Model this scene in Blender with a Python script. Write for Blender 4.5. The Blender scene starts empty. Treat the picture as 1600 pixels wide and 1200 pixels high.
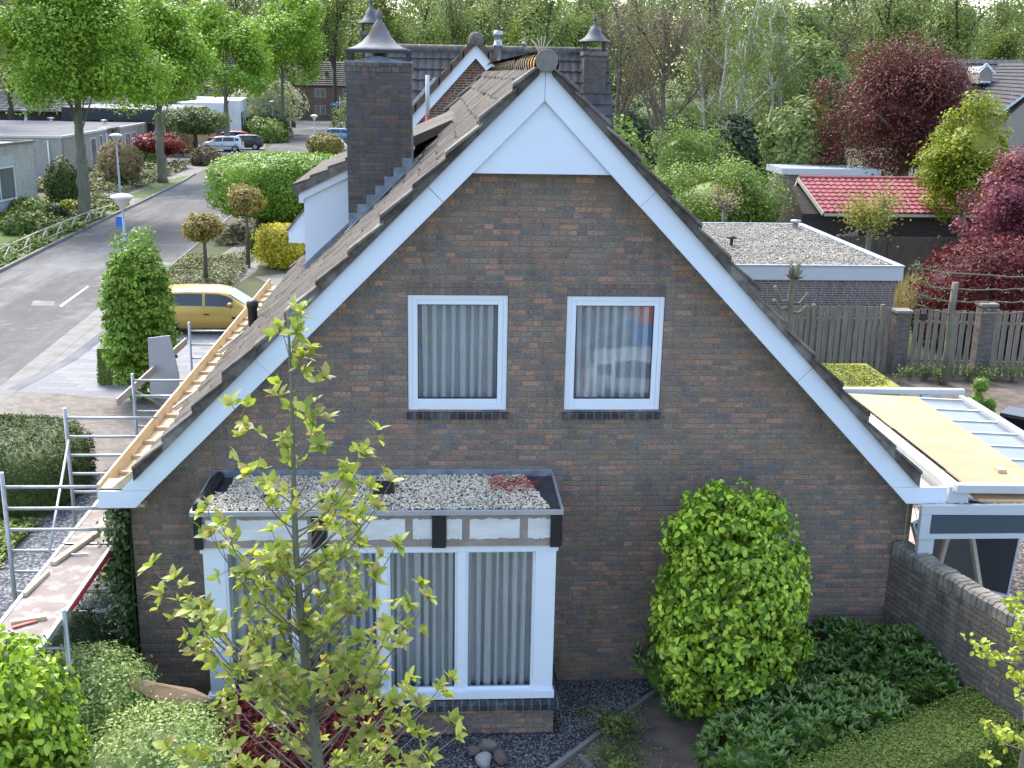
import bpy, math, random
import numpy as np
from mathutils import Vector, Matrix
PI=math.pi
sc=bpy.context.scene
C=sc.collection
# ------------------------------------------------------------ camera
FPX=1754.44; YAW,PITCH,ROLL=.06515,.26895,-.01856; CAMP=np.array([0,-13.2,7.7186])
def cam_basis():
    cy,sy=math.cos(YAW),math.sin(YAW); cp,sp=math.cos(PITCH),math.sin(PITCH)
    f=np.array([sy*cp,cy*cp,-sp]); r=np.array([cy,-sy,0.]); d=np.cross(f,r)
    cr,sr=math.cos(ROLL),math.sin(ROLL)
    return cr*r+sr*d, -sr*r+cr*d, f
BR,BD,BF=cam_basis()
def ray(u,v): return BR*((u-800)/FPX)+BD*((v-600)/FPX)+BF
def at(u,v,x=None,y=None,z=None):
    r=ray(u,v)
    if z is not None: t=(z-CAMP[2])/r[2]
    elif y is not None: t=(y-CAMP[1])/r[1]
    else: t=(x-CAMP[0])/r[0]
    return CAMP+r*t
cd=bpy.data.cameras.new('camera'); co=bpy.data.objects.new('camera',cd); C.objects.link(co)
cd.sensor_width=36; cd.lens=36*FPX/1600; cd.clip_end=3000; cd.clip_start=.05
m=Matrix.Identity(4)
for i in range(3):
    m[i][0]=BR[i]; m[i][1]=-BD[i]; m[i][2]=-BF[i]; m[i][3]=CAMP[i]
co.matrix_world=m; sc.camera=co
# ------------------------------------------------------------ world, sun, exposure
SUN_EL,SUN_AZ=52,-28      # degrees; azimuth from +y towards +x: the sun stands behind the house, a little left
w=bpy.data.worlds.new('World'); sc.world=w; w.use_nodes=True
nt=w.node_tree; sky=nt.nodes.new('ShaderNodeTexSky'); sky.sky_type='NISHITA'; sky.sun_disc=False
sky.sun_elevation=math.radians(SUN_EL); sky.sun_rotation=math.radians(SUN_AZ)
sky.air_density=1.0; sky.dust_density=2.5; sky.ozone_density=1.0
hs=nt.nodes.new('ShaderNodeHueSaturation'); hs.inputs['Saturation'].default_value=.88
nt.links.new(sky.outputs[0],hs.inputs['Color'])
nt.links.new(hs.outputs[0],nt.nodes['Background'].inputs[0]); nt.nodes['Background'].inputs[1].default_value=.15
sd=bpy.data.lights.new('sun','SUN'); sd.energy=1.25; sd.angle=math.radians(22); sd.color=(1,.965,.91)
so=bpy.data.objects.new('sun',sd); C.objects.link(so)
a,e=math.radians(SUN_AZ),math.radians(SUN_EL)
sv=Vector((math.sin(a)*math.cos(e),math.cos(a)*math.cos(e),math.sin(e)))
so.rotation_euler=sv.to_track_quat('Z','Y').to_euler()
sc.view_settings.view_transform='Standard'; sc.view_settings.look='None'; sc.view_settings.gamma=1
sc.view_settings.exposure=1.88
sc.cycles.max_bounces=6; sc.cycles.transparent_max_bounces=10; sc.cycles.use_denoising=True
sc.cycles.diffuse_bounces=3; sc.cycles.glossy_bounces=3; sc.cycles.transmission_bounces=4

# ------------------------------------------------------------ node helpers
class NT:
    def __init__(s,name):
        s.m=bpy.data.materials.new(name); s.m.use_nodes=True; s.t=s.m.node_tree
        s.b=s.t.nodes['Principled BSDF']; s.out=s.t.nodes['Material Output']
    def n(s,t,**k):
        o=s.t.nodes.new('ShaderNode'+t)
        for a,b in k.items(): setattr(o,a,b)
        return o
    def set(s,sock,v):
        if hasattr(v,'links') or isinstance(v,bpy.types.NodeSocket): s.t.links.new(v,sock)
        else:
            if isinstance(v,(tuple,list)) and len(v)==3 and sock.type=='RGBA': v=(*v,1)
            sock.default_value=v
    def math(s,op,a,b=0,c=0,clamp=False):
        o=s.n('Math',operation=op,use_clamp=clamp); s.set(o.inputs[0],a); s.set(o.inputs[1],b)
        s.set(o.inputs[2],c); return o.outputs[0]
    def obj(s): return s.n('TexCoord').outputs['Object']
    def sep(s,v):
        o=s.n('SeparateXYZ'); s.set(o.inputs[0],v); return o.outputs
    def comb(s,x=0,y=0,z=0):
        o=s.n('CombineXYZ'); s.set(o.inputs[0],x); s.set(o.inputs[1],y); s.set(o.inputs[2],z); return o.outputs[0]
    def scale(s,v,sx,sy,sz):
        o=s.n('VectorMath',operation='MULTIPLY'); s.set(o.inputs[0],v); o.inputs[1].default_value=(sx,sy,sz); return o.outputs[0]
    def noise(s,v,sc_,detail=3,rough=.55,color=False):
        o=s.n('TexNoise'); s.set(o.inputs['Vector'],v); o.inputs['Scale'].default_value=sc_
        o.inputs['Detail'].default_value=detail; o.inputs['Roughness'].default_value=rough
        return o.outputs['Color' if color else 'Fac']
    def white(s,v):
        o=s.n('TexWhiteNoise'); s.set(o.inputs['Vector'],v); return o.outputs['Value']
    def vor(s,v,sc_,feature='F1'):
        o=s.n('TexVoronoi',feature=feature); s.set(o.inputs['Vector'],v); o.inputs['Scale'].default_value=sc_; return o.outputs
    def ramp(s,f,stops,const=False):
        o=s.n('ValToRGB'); r=o.color_ramp
        if const: r.interpolation='CONSTANT'
        while len(r.elements)<len(stops): r.elements.new(.5)
        for e_,(p,c) in zip(r.elements,stops): e_.position=p; e_.color=(*c,1) if len(c)==3 else c
        s.set(o.inputs[0],f); return o.outputs[0]
    def rf(s,f,a,b):
        o=s.n('MapRange'); s.set(o.inputs[0],f); o.inputs[1].default_value=a; o.inputs[2].default_value=b; return o.outputs[0]
    def mix(s,f,a,b,mode='MIX'):
        o=s.n('Mix',data_type='RGBA',blend_type=mode); s.set(o.inputs[0],f); s.set(o.inputs[6],a); s.set(o.inputs[7],b); return o.outputs[2]
    def bump(s,h,strength=.5,dist=.01):
        o=s.n('Bump'); s.set(o.inputs['Height'],h); o.inputs['Strength'].default_value=strength; o.inputs['Distance'].default_value=dist
        s.t.links.new(o.outputs[0],s.b.inputs['Normal']); return o.outputs[0]
    def fin(s,col=None,rough=.8,metal=0,spec=.3):
        if col is not None: s.set(s.b.inputs['Base Color'],col)
        s.set(s.b.inputs['Roughness'],rough); s.set(s.b.inputs['Metallic'],metal); s.b.inputs['Specular IOR Level'].default_value=spec
        return s.m
def mottled(name,c1,c2,scale=5,rough=.8,bump=0,bscale=None,spec=.3,metal=0,c3=None,scale2=None,stretch=(1,1,1)):
    s=NT(name); v=s.scale(s.obj(),*stretch); f=s.rf(s.noise(v,scale,5),.32,.68); col=s.mix(f,c1,c2)
    if c3: col=s.mix(s.rf(s.noise(v,scale2 or scale*.23,3),.48,.66),col,c3)
    if bump: s.bump(s.noise(v,bscale or scale*4,4),bump,.01)
    return s.fin(col,rough,metal,spec)
def brick(name,axis,h,wd,cols,mortar,mw=.1,rough=.85,halves=.25,bump=.6,wob=.012,soldier=False,dirt=0,origin=0):
    s=NT(name); o=s.obj(); xs=s.sep(o); a=xs[axis]; z=xs[2]
    if axis==3: pass
    wn=s.noise(s.scale(o,1,1,1),26,3,.6,color=True); wv=s.n('SeparateColor'); s.set(wv.inputs[0],wn)
    z2=s.math('ADD',s.math('MULTIPLY',s.math('SUBTRACT',wv.outputs[0],.5),wob*2),z); a2=s.math('ADD',s.math('MULTIPLY',s.math('SUBTRACT',wv.outputs[1],.5),wob*2),a)
    if soldier: z2,a2=a2,z2
    rv=s.math('DIVIDE',s.math('ADD',z2,origin+50*h),h); row=s.math('FLOOR',rv); fz=s.math('FRACT',rv)
    off=s.white(s.comb(row,7.3,1.1))
    if soldier: off=.1
    u=s.math('ADD',s.math('DIVIDE',a2,wd),s.math('ADD',s.math('MULTIPLY',off,1),200)); cl=s.math('FLOOR',u); fu=s.math('FRACT',u)
    hv=s.math('LESS_THAN',s.white(s.comb(row,cl,3.7)),halves)
    hb=s.math('GREATER_THAN',fu,.5); idc=s.math('ADD',cl,s.math('MULTIPLY',s.math('MULTIPLY',hv,hb),.5))
    rnd=s.white(s.comb(row,idc,9.1)); rnd2=s.white(s.comb(row,idc,4.4))
    du=s.math('MINIMUM',fu,s.math('SUBTRACT',1,fu)); dh=s.math('ABSOLUTE',s.math('SUBTRACT',fu,.5))
    dh=s.math('ADD',dh,s.math('MULTIPLY',s.math('SUBTRACT',1,hv),9)); du=s.math('MULTIPLY',s.math('MINIMUM',du,dh),wd/h)
    dz=s.math('MINIMUM',fz,s.math('SUBTRACT',1,fz)); dd=s.math('MINIMUM',du,dz)
    mk=s.rf(dd,mw*.45,mw)          # 0 in mortar, 1 on brick
    n=len(cols); bc=s.ramp(rnd,[(i/n,c) for i,c in enumerate(cols)],const=True); bc=s.mix(s.math('MULTIPLY',s.rf(s.noise(s.scale(o,1,1,2.5),13,3,.6),.42,.62),.6),bc,s.ramp(rnd2,[(i/n,c) for i,c in enumerate(cols)],const=True))
    fine=s.noise(s.scale(o,1,1,2.2),32,4,.65); bc=s.mix(s.rf(fine,.3,.7),s.mix(1,bc,(.5,.5,.52),'MULTIPLY'),s.mix(1,bc,(1.5,1.48,1.45),'MULTIPLY'))
    bc=s.mix(s.math('MULTIPLY',s.rf(s.noise(s.scale(o,1.4,1.4,.7),.9,6,.62),.38,.66),.5),bc,s.mix(1,bc,(.66,.66,.68),'MULTIPLY')); bc=s.mix(s.math('MULTIPLY',s.rf(s.noise(o,5,5,.65),.55,.75),.35),bc,(.3,.29,.27))
    if dirt: bc=s.mix(s.math('MULTIPLY',s.rf(s.noise(o,3.1,5),.45,.7),dirt),bc,(.1,.1,.085))
    col=s.mix(mk,s.mix(s.rf(fine,.3,.7),tuple(x*.7 for x in mortar),mortar),bc)
    col=s.mix(s.math('MULTIPLY',s.rf(s.noise(s.scale(o,5,5,.35),1,5,.6),.54,.7),.3),col,(.27,.26,.24)); col=s.mix(s.math('MULTIPLY',s.rf(s.noise(s.scale(o,3,3,.5),1.3,5,.6),.55,.68),.45),col,s.mix(1,col,(.55,.55,.56),'MULTIPLY'))
    hgt=s.math('ADD',s.math('ADD',mk,s.math('MULTIPLY',rnd2,.5)),s.math('MULTIPLY',fine,.8))
    s.bump(hgt,bump,.012)
    return s.fin(col,rough,0,.2)
def leafmat(name,cols,rough=.5,trans=.35,spec=.35,big=None):
    s=NT(name); g=s.n('NewGeometry'); r=g.outputs['Random Per Island']
    n=len(cols); col=s.ramp(r,[(i/max(1,n-1),c) for i,c in enumerate(cols)])
    nz=s.noise(s.obj(),1.1,2)
    col=s.mix(s.rf(nz,.3,.7),s.mix(1,col,(.8,.83,.8),'MULTIPLY'),s.mix(1,col,(1.2,1.18,1.1),'MULTIPLY'))
    s.set(s.b.inputs['Base Color'],col); s.b.inputs['Roughness'].default_value=rough; s.b.inputs['Specular IOR Level'].default_value=spec
    if trans:
        tr=s.n('BsdfTranslucent'); s.set(tr.inputs[0],s.mix(1,col,(1.0,1.05,.6),'MULTIPLY')); mx=s.n('MixShader'); mx.inputs[0].default_value=trans
        s.t.links.new(s.b.outputs[0],mx.inputs[1]); s.t.links.new(tr.outputs[0],mx.inputs[2]); s.t.links.new(mx.outputs[0],s.out.inputs[0])
    return s.m
def flat(name,c,rough=.5,spec=.4,metal=0,var=.12,vs=3):
    s=NT(name); f=s.noise(s.obj(),vs,4); d=tuple(x*(1-var) for x in c); l=tuple(min(1,x*(1+var*.5)) for x in c)
    return s.fin(s.mix(s.rf(f,.3,.7),d,l),rough,metal,spec)
def glassmat(name,tint=(.75,.8,.82),gl=.5):
    s=NT(name); s.t.nodes.remove(s.b); t=s.n('BsdfTransparent'); t.inputs[0].default_value=(*tint,1)
    g=s.n('BsdfGlossy'); g.inputs[1].default_value=.02; g.inputs[0].default_value=(.9,.95,1,1)
    fr=s.n('Fresnel'); fr.inputs[0].default_value=1.5; wv=s.noise(s.obj(),1.3,1); bp=s.n('Bump'); s.set(bp.inputs['Height'],wv); bp.inputs['Strength'].default_value=.05; bp.inputs['Distance'].default_value=.05
    s.t.links.new(bp.outputs[0],g.inputs['Normal'])
    mx=s.n('MixShader'); s.set(mx.inputs[0],s.math('ADD',s.math('MULTIPLY',fr.outputs[0],1.0),gl*.18))
    s.t.links.new(t.outputs[0],mx.inputs[1]); s.t.links.new(g.outputs[0],mx.inputs[2]); s.t.links.new(mx.outputs[0],s.out.inputs[0]); return s.m
def gravelmat(name,cols,scale,bump=1,dist=.02):
    s=NT(name); v=s.vor(s.obj(),scale); r=s.n('SeparateColor'); s.set(r.inputs[0],v['Color']); n=len(cols)
    col=s.ramp(r.outputs[0],[(i/n,c) for i,c in enumerate(cols)],const=True)
    edge=s.rf(v['Distance'],.75,.35); col=s.mix(edge,s.mix(1,col,(.35,.34,.33),'MULTIPLY'),col)
    col=s.mix(s.math('MULTIPLY',s.rf(s.noise(s.obj(),.8,4),.4,.7),.35),col,s.mix(1,col,(.6,.6,.58),'MULTIPLY'))
    s.bump(s.math('SUBTRACT',1,v['Distance']),bump,dist); return s.fin(col,.85,0,.2)

# ------------------------------------------------------------ mesh helpers
class MB:
    def __init__(s): s.V=[]; s.F=[]; s.n=0; s.sm=[]
    def add(s,V,F,smooth=False):
        V=np.asarray(V,float).reshape(-1,3); 
        if isinstance(F,np.ndarray): s.F.append(F+s.n); s.sm.append((len(F),smooth))
        else:
            by={}
            for f in F: by.setdefault(len(f),[]).append(f)
            for k,l in by.items(): s.F.append(np.array(l,int)+s.n); s.sm.append((len(l),smooth))
        s.V.append(V); s.n+=len(V); return s
    def box(s,x0,x1,y0,y1,z0,z1):
        V=[(x,y,z) for x in (x0,x1) for y in (y0,y1) for z in (z0,z1)]
        return s.add(V,[(0,1,3,2),(4,6,7,5),(0,4,5,1),(2,3,7,6),(0,2,6,4),(1,5,7,3)])
    def bar(s,p,q,wd,ht,up=(0,0,1)):
        p=np.array(p,float);q=np.array(q,float);d=q-p;d/=np.linalg.norm(d);u=np.array(up,float)
        if abs(d@u)>.95: u=np.array([1.,0,0]) 
        sd=np.cross(d,u);sd/=np.linalg.norm(sd);u=np.cross(sd,d)
        V=[c+sd*a*wd/2+u*b*ht/2 for c in (p,q) for a in (-1,1) for b in (-1,1)]
        return s.add(V,[(0,1,3,2),(4,6,7,5),(0,4,5,1),(2,3,7,6),(0,2,6,4),(1,5,7,3)])
    def prism(s,pts,a0,a1,axis='y'):
        # pts 2-D polygon (x,z) for axis y; (y,z) for axis x; (x,y) for axis z
        n=len(pts); V=[]
        for a in (a0,a1):
            for p in pts: V.append({'y':(p[0],a,p[1]),'x':(a,p[0],p[1]),'z':(p[0],p[1],a)}[axis])
        F=[tuple(range(n))[::-1],tuple(range(n,2*n))]+[(i,(i+1)%n,n+(i+1)%n,n+i) for i in range(n)]
        return s.add(V,F)
    def tube(s,P,R,n=6,caps=True,smooth=True):
        P=np.array(P,float); m_=len(P); R=np.broadcast_to(np.array(R,float),(m_,)) 
        T=np.gradient(P,axis=0) if m_>1 else P; T/=np.linalg.norm(T,axis=1)[:,None]+1e-9
        ref=np.array([0,0,1.]) if abs(T[:,2]).mean()<.8 else np.array([1.,.3,0])
        A=np.cross(T,ref); A/=np.linalg.norm(A,axis=1)[:,None]+1e-9; B=np.cross(T,A)
        th=np.linspace(0,2*PI,n,endpoint=False)
        V=(P[:,None]+R[:,None,None]*(A[:,None]*np.cos(th)[None,:,None]+B[:,None]*np.sin(th)[None,:,None])).reshape(-1,3)
        i=np.arange(m_-1)[:,None]*n; j=np.arange(n)[None]; k=(j+1)%n
        F=np.stack([i+j,i+k,i+n+k,i+n+j],-1).reshape(-1,4)
        s.add(V,F,smooth)
        if caps: s.F.append(np.array([list(range(s.n-n,s.n))])); s.sm.append((1,False)); s.F.append(np.array([list(range(s.n-m_*n,s.n-m_*n+n))[::-1]])); s.sm.append((1,False))
        return s
    def lathe(s,prof,c=(0,0,0),n=16,smooth=True):
        V=[];F=[]
        for r,z in prof:
            for i in range(n): t=2*PI*i/n; V.append((c[0]+r*math.cos(t),c[1]+r*math.sin(t),c[2]+z))
        for k in range(len(prof)-1):
            for i in range(n): j=(i+1)%n; F.append((k*n+i,k*n+j,k*n+n+j,k*n+n+i))
        return s.add(V,F,smooth)
    def grid(s,fn,nu,nv,smooth=True):
        u,v=np.meshgrid(np.linspace(0,1,nu+1),np.linspace(0,1,nv+1),indexing='ij'); V=np.stack(fn(u,v),-1).reshape(-1,3)
        i=np.arange(nu)[:,None]*(nv+1)+np.arange(nv)[None]
        return s.add(V,np.stack([i,i+nv+1,i+nv+2,i+1],-1).reshape(-1,4),smooth)
    def build(s,name,mat,parent=None,loc=None):
        me=bpy.data.meshes.new(name); V=np.concatenate(s.V).astype(np.float32)
        me.vertices.add(len(V)); me.vertices.foreach_set('co',V.ravel())
        L=np.concatenate([f.ravel() for f in s.F]).astype(np.int32)
        sz=np.concatenate([np.full(len(f),f.shape[1],np.int32) for f in s.F])
        me.loops.add(len(L)); me.loops.foreach_set('vertex_index',L)
        me.polygons.add(len(sz)); me.polygons.foreach_set('loop_start',np.concatenate([[0],np.cumsum(sz)[:-1]]).astype(np.int32))
        me.polygons.foreach_set('use_smooth',np.concatenate([np.full(k,b) for k,b in s.sm]))
        me.update(calc_edges=True); me.materials.append(mat)
        o=bpy.data.objects.new(name,me); C.objects.link(o)
        if loc is not None: o.location=loc
        if parent: o.parent=parent
        return o
def thing(name,label,cat,loc=(0,0,0),rz=0,group=None):
    o=bpy.data.objects.new(name,None); C.objects.link(o); o.location=loc; o.rotation_euler=(0,0,rz); o.empty_display_size=.2
    return tag(o,label,cat,group)
def tag(o,label=None,cat=None,group=None,kind=None):
    if label: o['label']=label
    if cat: o['category']=cat
    if group: o['group']=group
    if kind: o['kind']=kind
    return o
def struct(o): o['kind']='structure'; return o
def copy_tree(o,loc,rz=0,scale=1,label=None,group=None):
    r=o.copy(); C.objects.link(r); r.location=loc; r.rotation_euler=(0,0,rz); r.scale=(scale,)*3 if np.isscalar(scale) else scale
    if label: r['label']=label
    if group: r['group']=group
    def rec(a,b):
        for ch in list(a.children):
            c=ch.copy(); C.objects.link(c); c.parent=b; rec(ch,c)
    rec(o,r); return r
def flush_mesh(o,bw):   # bevel
    md=o.modifiers.new('bevel','BEVEL'); md.width=bw; md.segments=2; md.limit_method='ANGLE'; return o
rs=np.random.RandomState
# ---- leaves
def norm(a): return a/(np.linalg.norm(a,axis=-1,keepdims=True)+1e-9)
def add_leaves(mb,P,N,rng,size,aspect=.55,kind=0,up=.3,sv=.3,droop=0):
    """P base points, N facing normals (leaf surface normal tends to N); kind 0 = diamond, 1 = oval with a fold"""
    n=len(P)
    if n==0: return
    U=norm(N+rng.normal(0,.45,(n,3))+np.array([0,0,up])); D=norm(np.cross(U,rng.normal(0,1,(n,3)))-np.array([0,0,droop])); S=norm(np.cross(D,U)); U=np.cross(S,D)
    L=(size*(1+rng.uniform(-sv,sv,n)))[:,None]; W=L*aspect
    if kind==0:
        V=np.stack([P,P+D*L*.5+S*W*.5+U*L*.06,P+D*L,P+D*L*.5-S*W*.5+U*L*.06],1).reshape(-1,3)
        i=np.arange(n)[:,None]*4
        mb.add(V,i+np.array([[0,1,2,3]]))
    else:
        f=.12; V=np.stack([P,P+D*L*.3+S*W*.45+U*L*f,P+D*L*.3-S*W*.45+U*L*f,P+D*L*.35,P+D*L*.7+S*W*.36+U*L*(f-.06),P+D*L*.7-S*W*.36+U*L*(f-.06),P+D*L*.72-U*L*.03,P+D*L*1.0-U*L*.14],1).reshape(-1,3)
        i=np.arange(n)[:,None]*8
        mb.add(V,i+np.array([[0,1,3]]),True)
        base=mb.n-len(V)
        for q in ([[0,3,2]],[[4,7,6]],[[6,7,5]]): mb.F.append(i+np.array(q)+base); mb.sm.append((n,True))
        for q in ([[1,4,6,3]],[[3,6,5,2]]): mb.F.append(i+np.array(q)+base); mb.sm.append((n,True))
def sphere_dirs(rng,n):
    return norm(rng.normal(0,1,(n,3)))
def bumpf(rng,k=14,kappa=9,amp=.16):
    d=sphere_dirs(rng,k); a_=rng.uniform(-amp,amp,k)
    return lambda D: 1+(a_[None]*np.exp(kappa*(D@d.T-1))).sum(1)
def super_r(D,r,p):
    q=np.abs(D)/np.array(r); return (q**p).sum(1)**(-1/p)
def shape_cloud(mb,rng,c,r,n,size,p=2.2,amp=.16,kappa=9,clump=8,cs=.09,inner=.12,kind=0,aspect=.55,up=.3,zmin=None,fn=None,droop=0,k=14):
    """leaf sprigs over the surface of a lumpy superellipsoid"""
    c=np.array(c,float); m_=n//clump; D=sphere_dirs(rng,m_); fn=fn or bumpf(rng,k,kappa,amp)
    R_=super_r(D,r,p)*fn(D)*(1-np.abs(rng.normal(0,inner,m_)))
    P=D*R_[:,None]; N=norm(P/np.array(r)**2)
    P=np.repeat(P,clump,0)+rng.normal(0,cs*np.mean(r),(m_*clump,3)); N=np.repeat(N,clump,0)
    P=P+c
    if zmin is not None: k_=P[:,2]>zmin; P=P[k_];N=N[k_]
    add_leaves(mb,P,N,rng,size,aspect,kind,up,.3,droop); return fn
def core(mb,c,r,p=2.2,s=.8,fn=None,nu=20,nv=28):
    u,v=np.meshgrid(np.linspace(0,PI,nu+1),np.linspace(0,2*PI,nv,endpoint=False),indexing='ij')
    D=np.stack([np.sin(u)*np.cos(v),np.sin(u)*np.sin(v),np.cos(u)],-1).reshape(-1,3)
    R_=super_r(D,r,p)*s*(fn(D) if fn else 1); V=D*R_[:,None]+np.array(c)
    i=np.arange(nu)[:,None]*nv; j=np.arange(nv)[None]; k=(j+1)%nv
    mb.add(V,np.stack([i+j,i+nv+j,i+nv+k,i+k],-1).reshape(-1,4),True)
def box_cloud(mb,rng,x0,x1,y0,y1,z0,z1,n,size,rough=.03,aspect=.6,kind=0,cored=True,rot=0,cx=None,round_=.0):
    """clipped hedge: dense leaves over a box, with a solid twiggy body inside"""
    lx,ly,lz=x1-x0,y1-y0,z1-z0; A=np.array([lx*ly,lx*lz,lx*lz,ly*lz,ly*lz]); k=rng.choice(5,n,p=A/A.sum()); a_,b_=rng.rand(n),rng.rand(n)
    P=np.zeros((n,3));N=np.zeros((n,3))
    for f in range(5):
        q=k==f
        if f==0: P[q]=np.stack([x0+lx*a_[q],y0+ly*b_[q],np.full(q.sum(),z1)],1); N[q]=(0,0,1)
        if f in (1,2): P[q]=np.stack([x0+lx*a_[q],np.full(q.sum(),y0 if f==1 else y1),z0+lz*b_[q]],1); N[q]=(0,-1 if f==1 else 1,0)
        if f in (3,4): P[q]=np.stack([np.full(q.sum(),x0 if f==3 else x1),y0+ly*a_[q],z0+lz*b_[q]],1); N[q]=(-1 if f==3 else 1,0,0)
    wv=np.sin(P[:,0]*3.1+1)*np.sin(P[:,1]*2.7)*np.cos(P[:,2]*3.3)*rough*1.2
    P=P+N*(wv+rng.normal(0,rough*.6,n))[:,None]-N*size*.5
    if round_:
        cc=np.array([(x0+x1)/2,(y0+y1)/2,z0]); h=np.array([lx/2,ly/2,lz]); q=(P-cc)/h; l4=(np.abs(q)**4).sum(1)**.25; P=cc+(P-cc)/np.maximum(1,l4/1.0)[:,None]**round_
    if cored:
        s=size*.7+rough; mb.box(x0+s,x1-s,y0+s,y1-s,z0,z1-s)
    add_leaves(mb,P,N,rng,size,aspect,kind,.2)
def rotz_pts(mb,ang,c):
    ca,sa=math.cos(ang),math.sin(ang)
    for i,V in enumerate(mb.V):
        q=V-np.array([c[0],c[1],0]); mb.V[i]=np.stack([q[:,0]*ca-q[:,1]*sa+c[0],q[:,0]*sa+q[:,1]*ca+c[1],q[:,2]],1)
# ---- tree skeleton
def skeleton(rng,h,trunk,r0,spread,levels=3,nb=5,lean=.0,upb=.5,wig=.12,ratio=.62,lowest=.35,start=None):
    lines=[];tips=[]
    def grow(p,d,L,r,lv):
        n=5 if lv else 7; P=[p];dd=d.copy()
        for i in range(n-1):
            dd=norm(dd+rng.normal(0,wig,3)*(1 if lv else .35)+np.array([0,0,upb*.12 if lv else .05])); P.append(P[-1]+dd*L/(n-1))
        P=np.array(P); R_=np.linspace(r,r*(.45 if lv<levels else .3),n); lines.append((P,R_,lv))
        if lv>=levels:
            for q in P[1:]: tips.append((q,dd.copy()))
            return
        k=nb if lv else int(nb*1.6); 
        for j in range(k):
            t=rng.uniform(lowest if lv==0 else .25,1.0); f=t*(n-1); i=min(int(f),n-2); q=P[i]+(P[i+1]-P[i])*(f-i); rr=np.interp(f,range(n),R_)
            ax=norm(np.cross(dd,rng.normal(0,1,3))); an=rng.uniform(.45,1.0)*spread
            nd=norm(dd*math.cos(an)+ax*math.sin(an)+np.array([0,0,upb*.3]))
            grow(q,nd,L*ratio*rng.uniform(.7,1.15)*(1.15-t*.45 if lv==0 else 1),rr*.62,lv+1)
        grow(P[-1],dd,L*ratio*.8,R_[-1]*.9,lv+1)
    d0=norm(np.array([lean,0,1.])); grow(np.zeros(3),d0,h*trunk,r0,0) if start is None else None
    return lines,tips
def tree_mesh(rng,h,trunk=.62,r0=.25,spread=1.0,levels=3,nb=5,leaf=.3,ln=6,ls=.5,barkm=None,leafm=None,name='tree',minlv=9,**k):
    lines,tips=skeleton(rng,h,trunk,r0,spread,levels,nb,**k)
    T=MB()
    top=max(l[0][:,2].max() for l in lines); sc_=h/top
    for P,R_,lv in lines: T.tube(P*sc_,R_*(1 if lv else 1),7 if lv==0 else (5 if lv==1 else 3),caps=False)
    Cm=MB(); tp=np.array([t[0] for t in tips])*sc_
    P=np.repeat(tp,ln,0)+rng.normal(0,ls,(len(tp)*ln,3)); ctr=np.array([0,0,h*.6]); add_leaves(Cm,P,norm(P-ctr),rng,leaf,.7,0,.4)
    return T,Cm
# ------------------------------------------------------------ materials
BR_COLS=[(c[0]*2.7,c[1]*2.58,c[2]*2.42) for c in [(.092,.073,.06),(.066,.06,.06),(.128,.08,.066),(.088,.073,.06),(.06,.062,.07),(.12,.082,.06),(.08,.067,.058),(.16,.1,.076),(.1,.09,.074),(.07,.066,.067),(.105,.084,.068),(.083,.069,.06)]]
M_brick=brick('brick_front',0,.0685,.225,BR_COLS,(.26,.225,.185),.13,wob=.011,halves=.3)
M_bricky=brick('brick_side',1,.0685,.225,BR_COLS,(.26,.225,.185),.13,wob=.011,halves=.3)
M_soldier=brick('brick_soldier',0,.076,.24,[(.17,.145,.12),(.2,.16,.13),(.25,.17,.13),(.15,.145,.15),(.22,.18,.15)],(.19,.165,.14),.14,soldier=True,halves=0)
CH_COLS=[tuple(v*2.1 for v in c) for c in [(.062,.055,.05),(.045,.045,.048),(.08,.062,.052),(.055,.05,.046),(.05,.053,.064),(.1,.065,.05),(.06,.056,.05),(.04,.04,.042)]]
M_chim=brick('brick_chimney',0,.066,.22,CH_COLS,(.14,.13,.115),.13,wob=.01,dirt=.3)
M_chimy=brick('brick_chimney_side',1,.066,.22,CH_COLS,(.14,.13,.115),.13,wob=.01,dirt=.3)
M_gwall=brick('brick_garden_wall',1,.072,.225,[(.17,.15,.12),(.14,.13,.12),(.21,.17,.13),(.12,.12,.13),(.24,.19,.14),(.18,.165,.14)],(.12,.11,.095),.13,wob=.012,dirt=.5)
M_garage=brick('brick_garage',0,.066,.22,[(.15,.118,.115),(.13,.105,.105),(.17,.13,.12),(.14,.11,.105)],(.4,.37,.34),.2,wob=.004,halves=.15,bump=.2)
M_red=brick('brick_neighbour',0,.07,.23,[(.22,.1,.075),(.17,.085,.07),(.26,.12,.09),(.14,.08,.07)],(.5,.45,.4),.16,wob=.004,bump=.2)
M_pillar=brick('brick_pillar',0,.065,.2,[(.17,.15,.135),(.13,.12,.115),(.2,.17,.15)],(.11,.1,.09),.13,wob=.008)
M_woodhouse=brick('brick_far',0,.2,.6,[(.19,.12,.085),(.16,.105,.08)],(.2,.15,.12),.1,bump=0)
M_grey=brick('brick_pale_grey',0,.07,.22,[(.4,.385,.35),(.36,.35,.325),(.44,.42,.38)],(.4,.385,.36),.1,wob=.003,bump=.15)
M_greyy=brick('brick_pale_grey_side',1,.07,.22,[(.41,.37,.32),(.38,.345,.3),(.44,.4,.345)],(.4,.375,.34),.1,wob=.003,bump=.15)
M_white=flat('white_board',(.7,.785,.885),.35,.5,var=.05,vs=1.2)
M_pvc=flat('white_frame',(.74,.805,.88),.3,.5,var=.03)
M_alu=flat('white_aluminium',(.5,.54,.58),.3,.5,var=.04)
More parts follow.
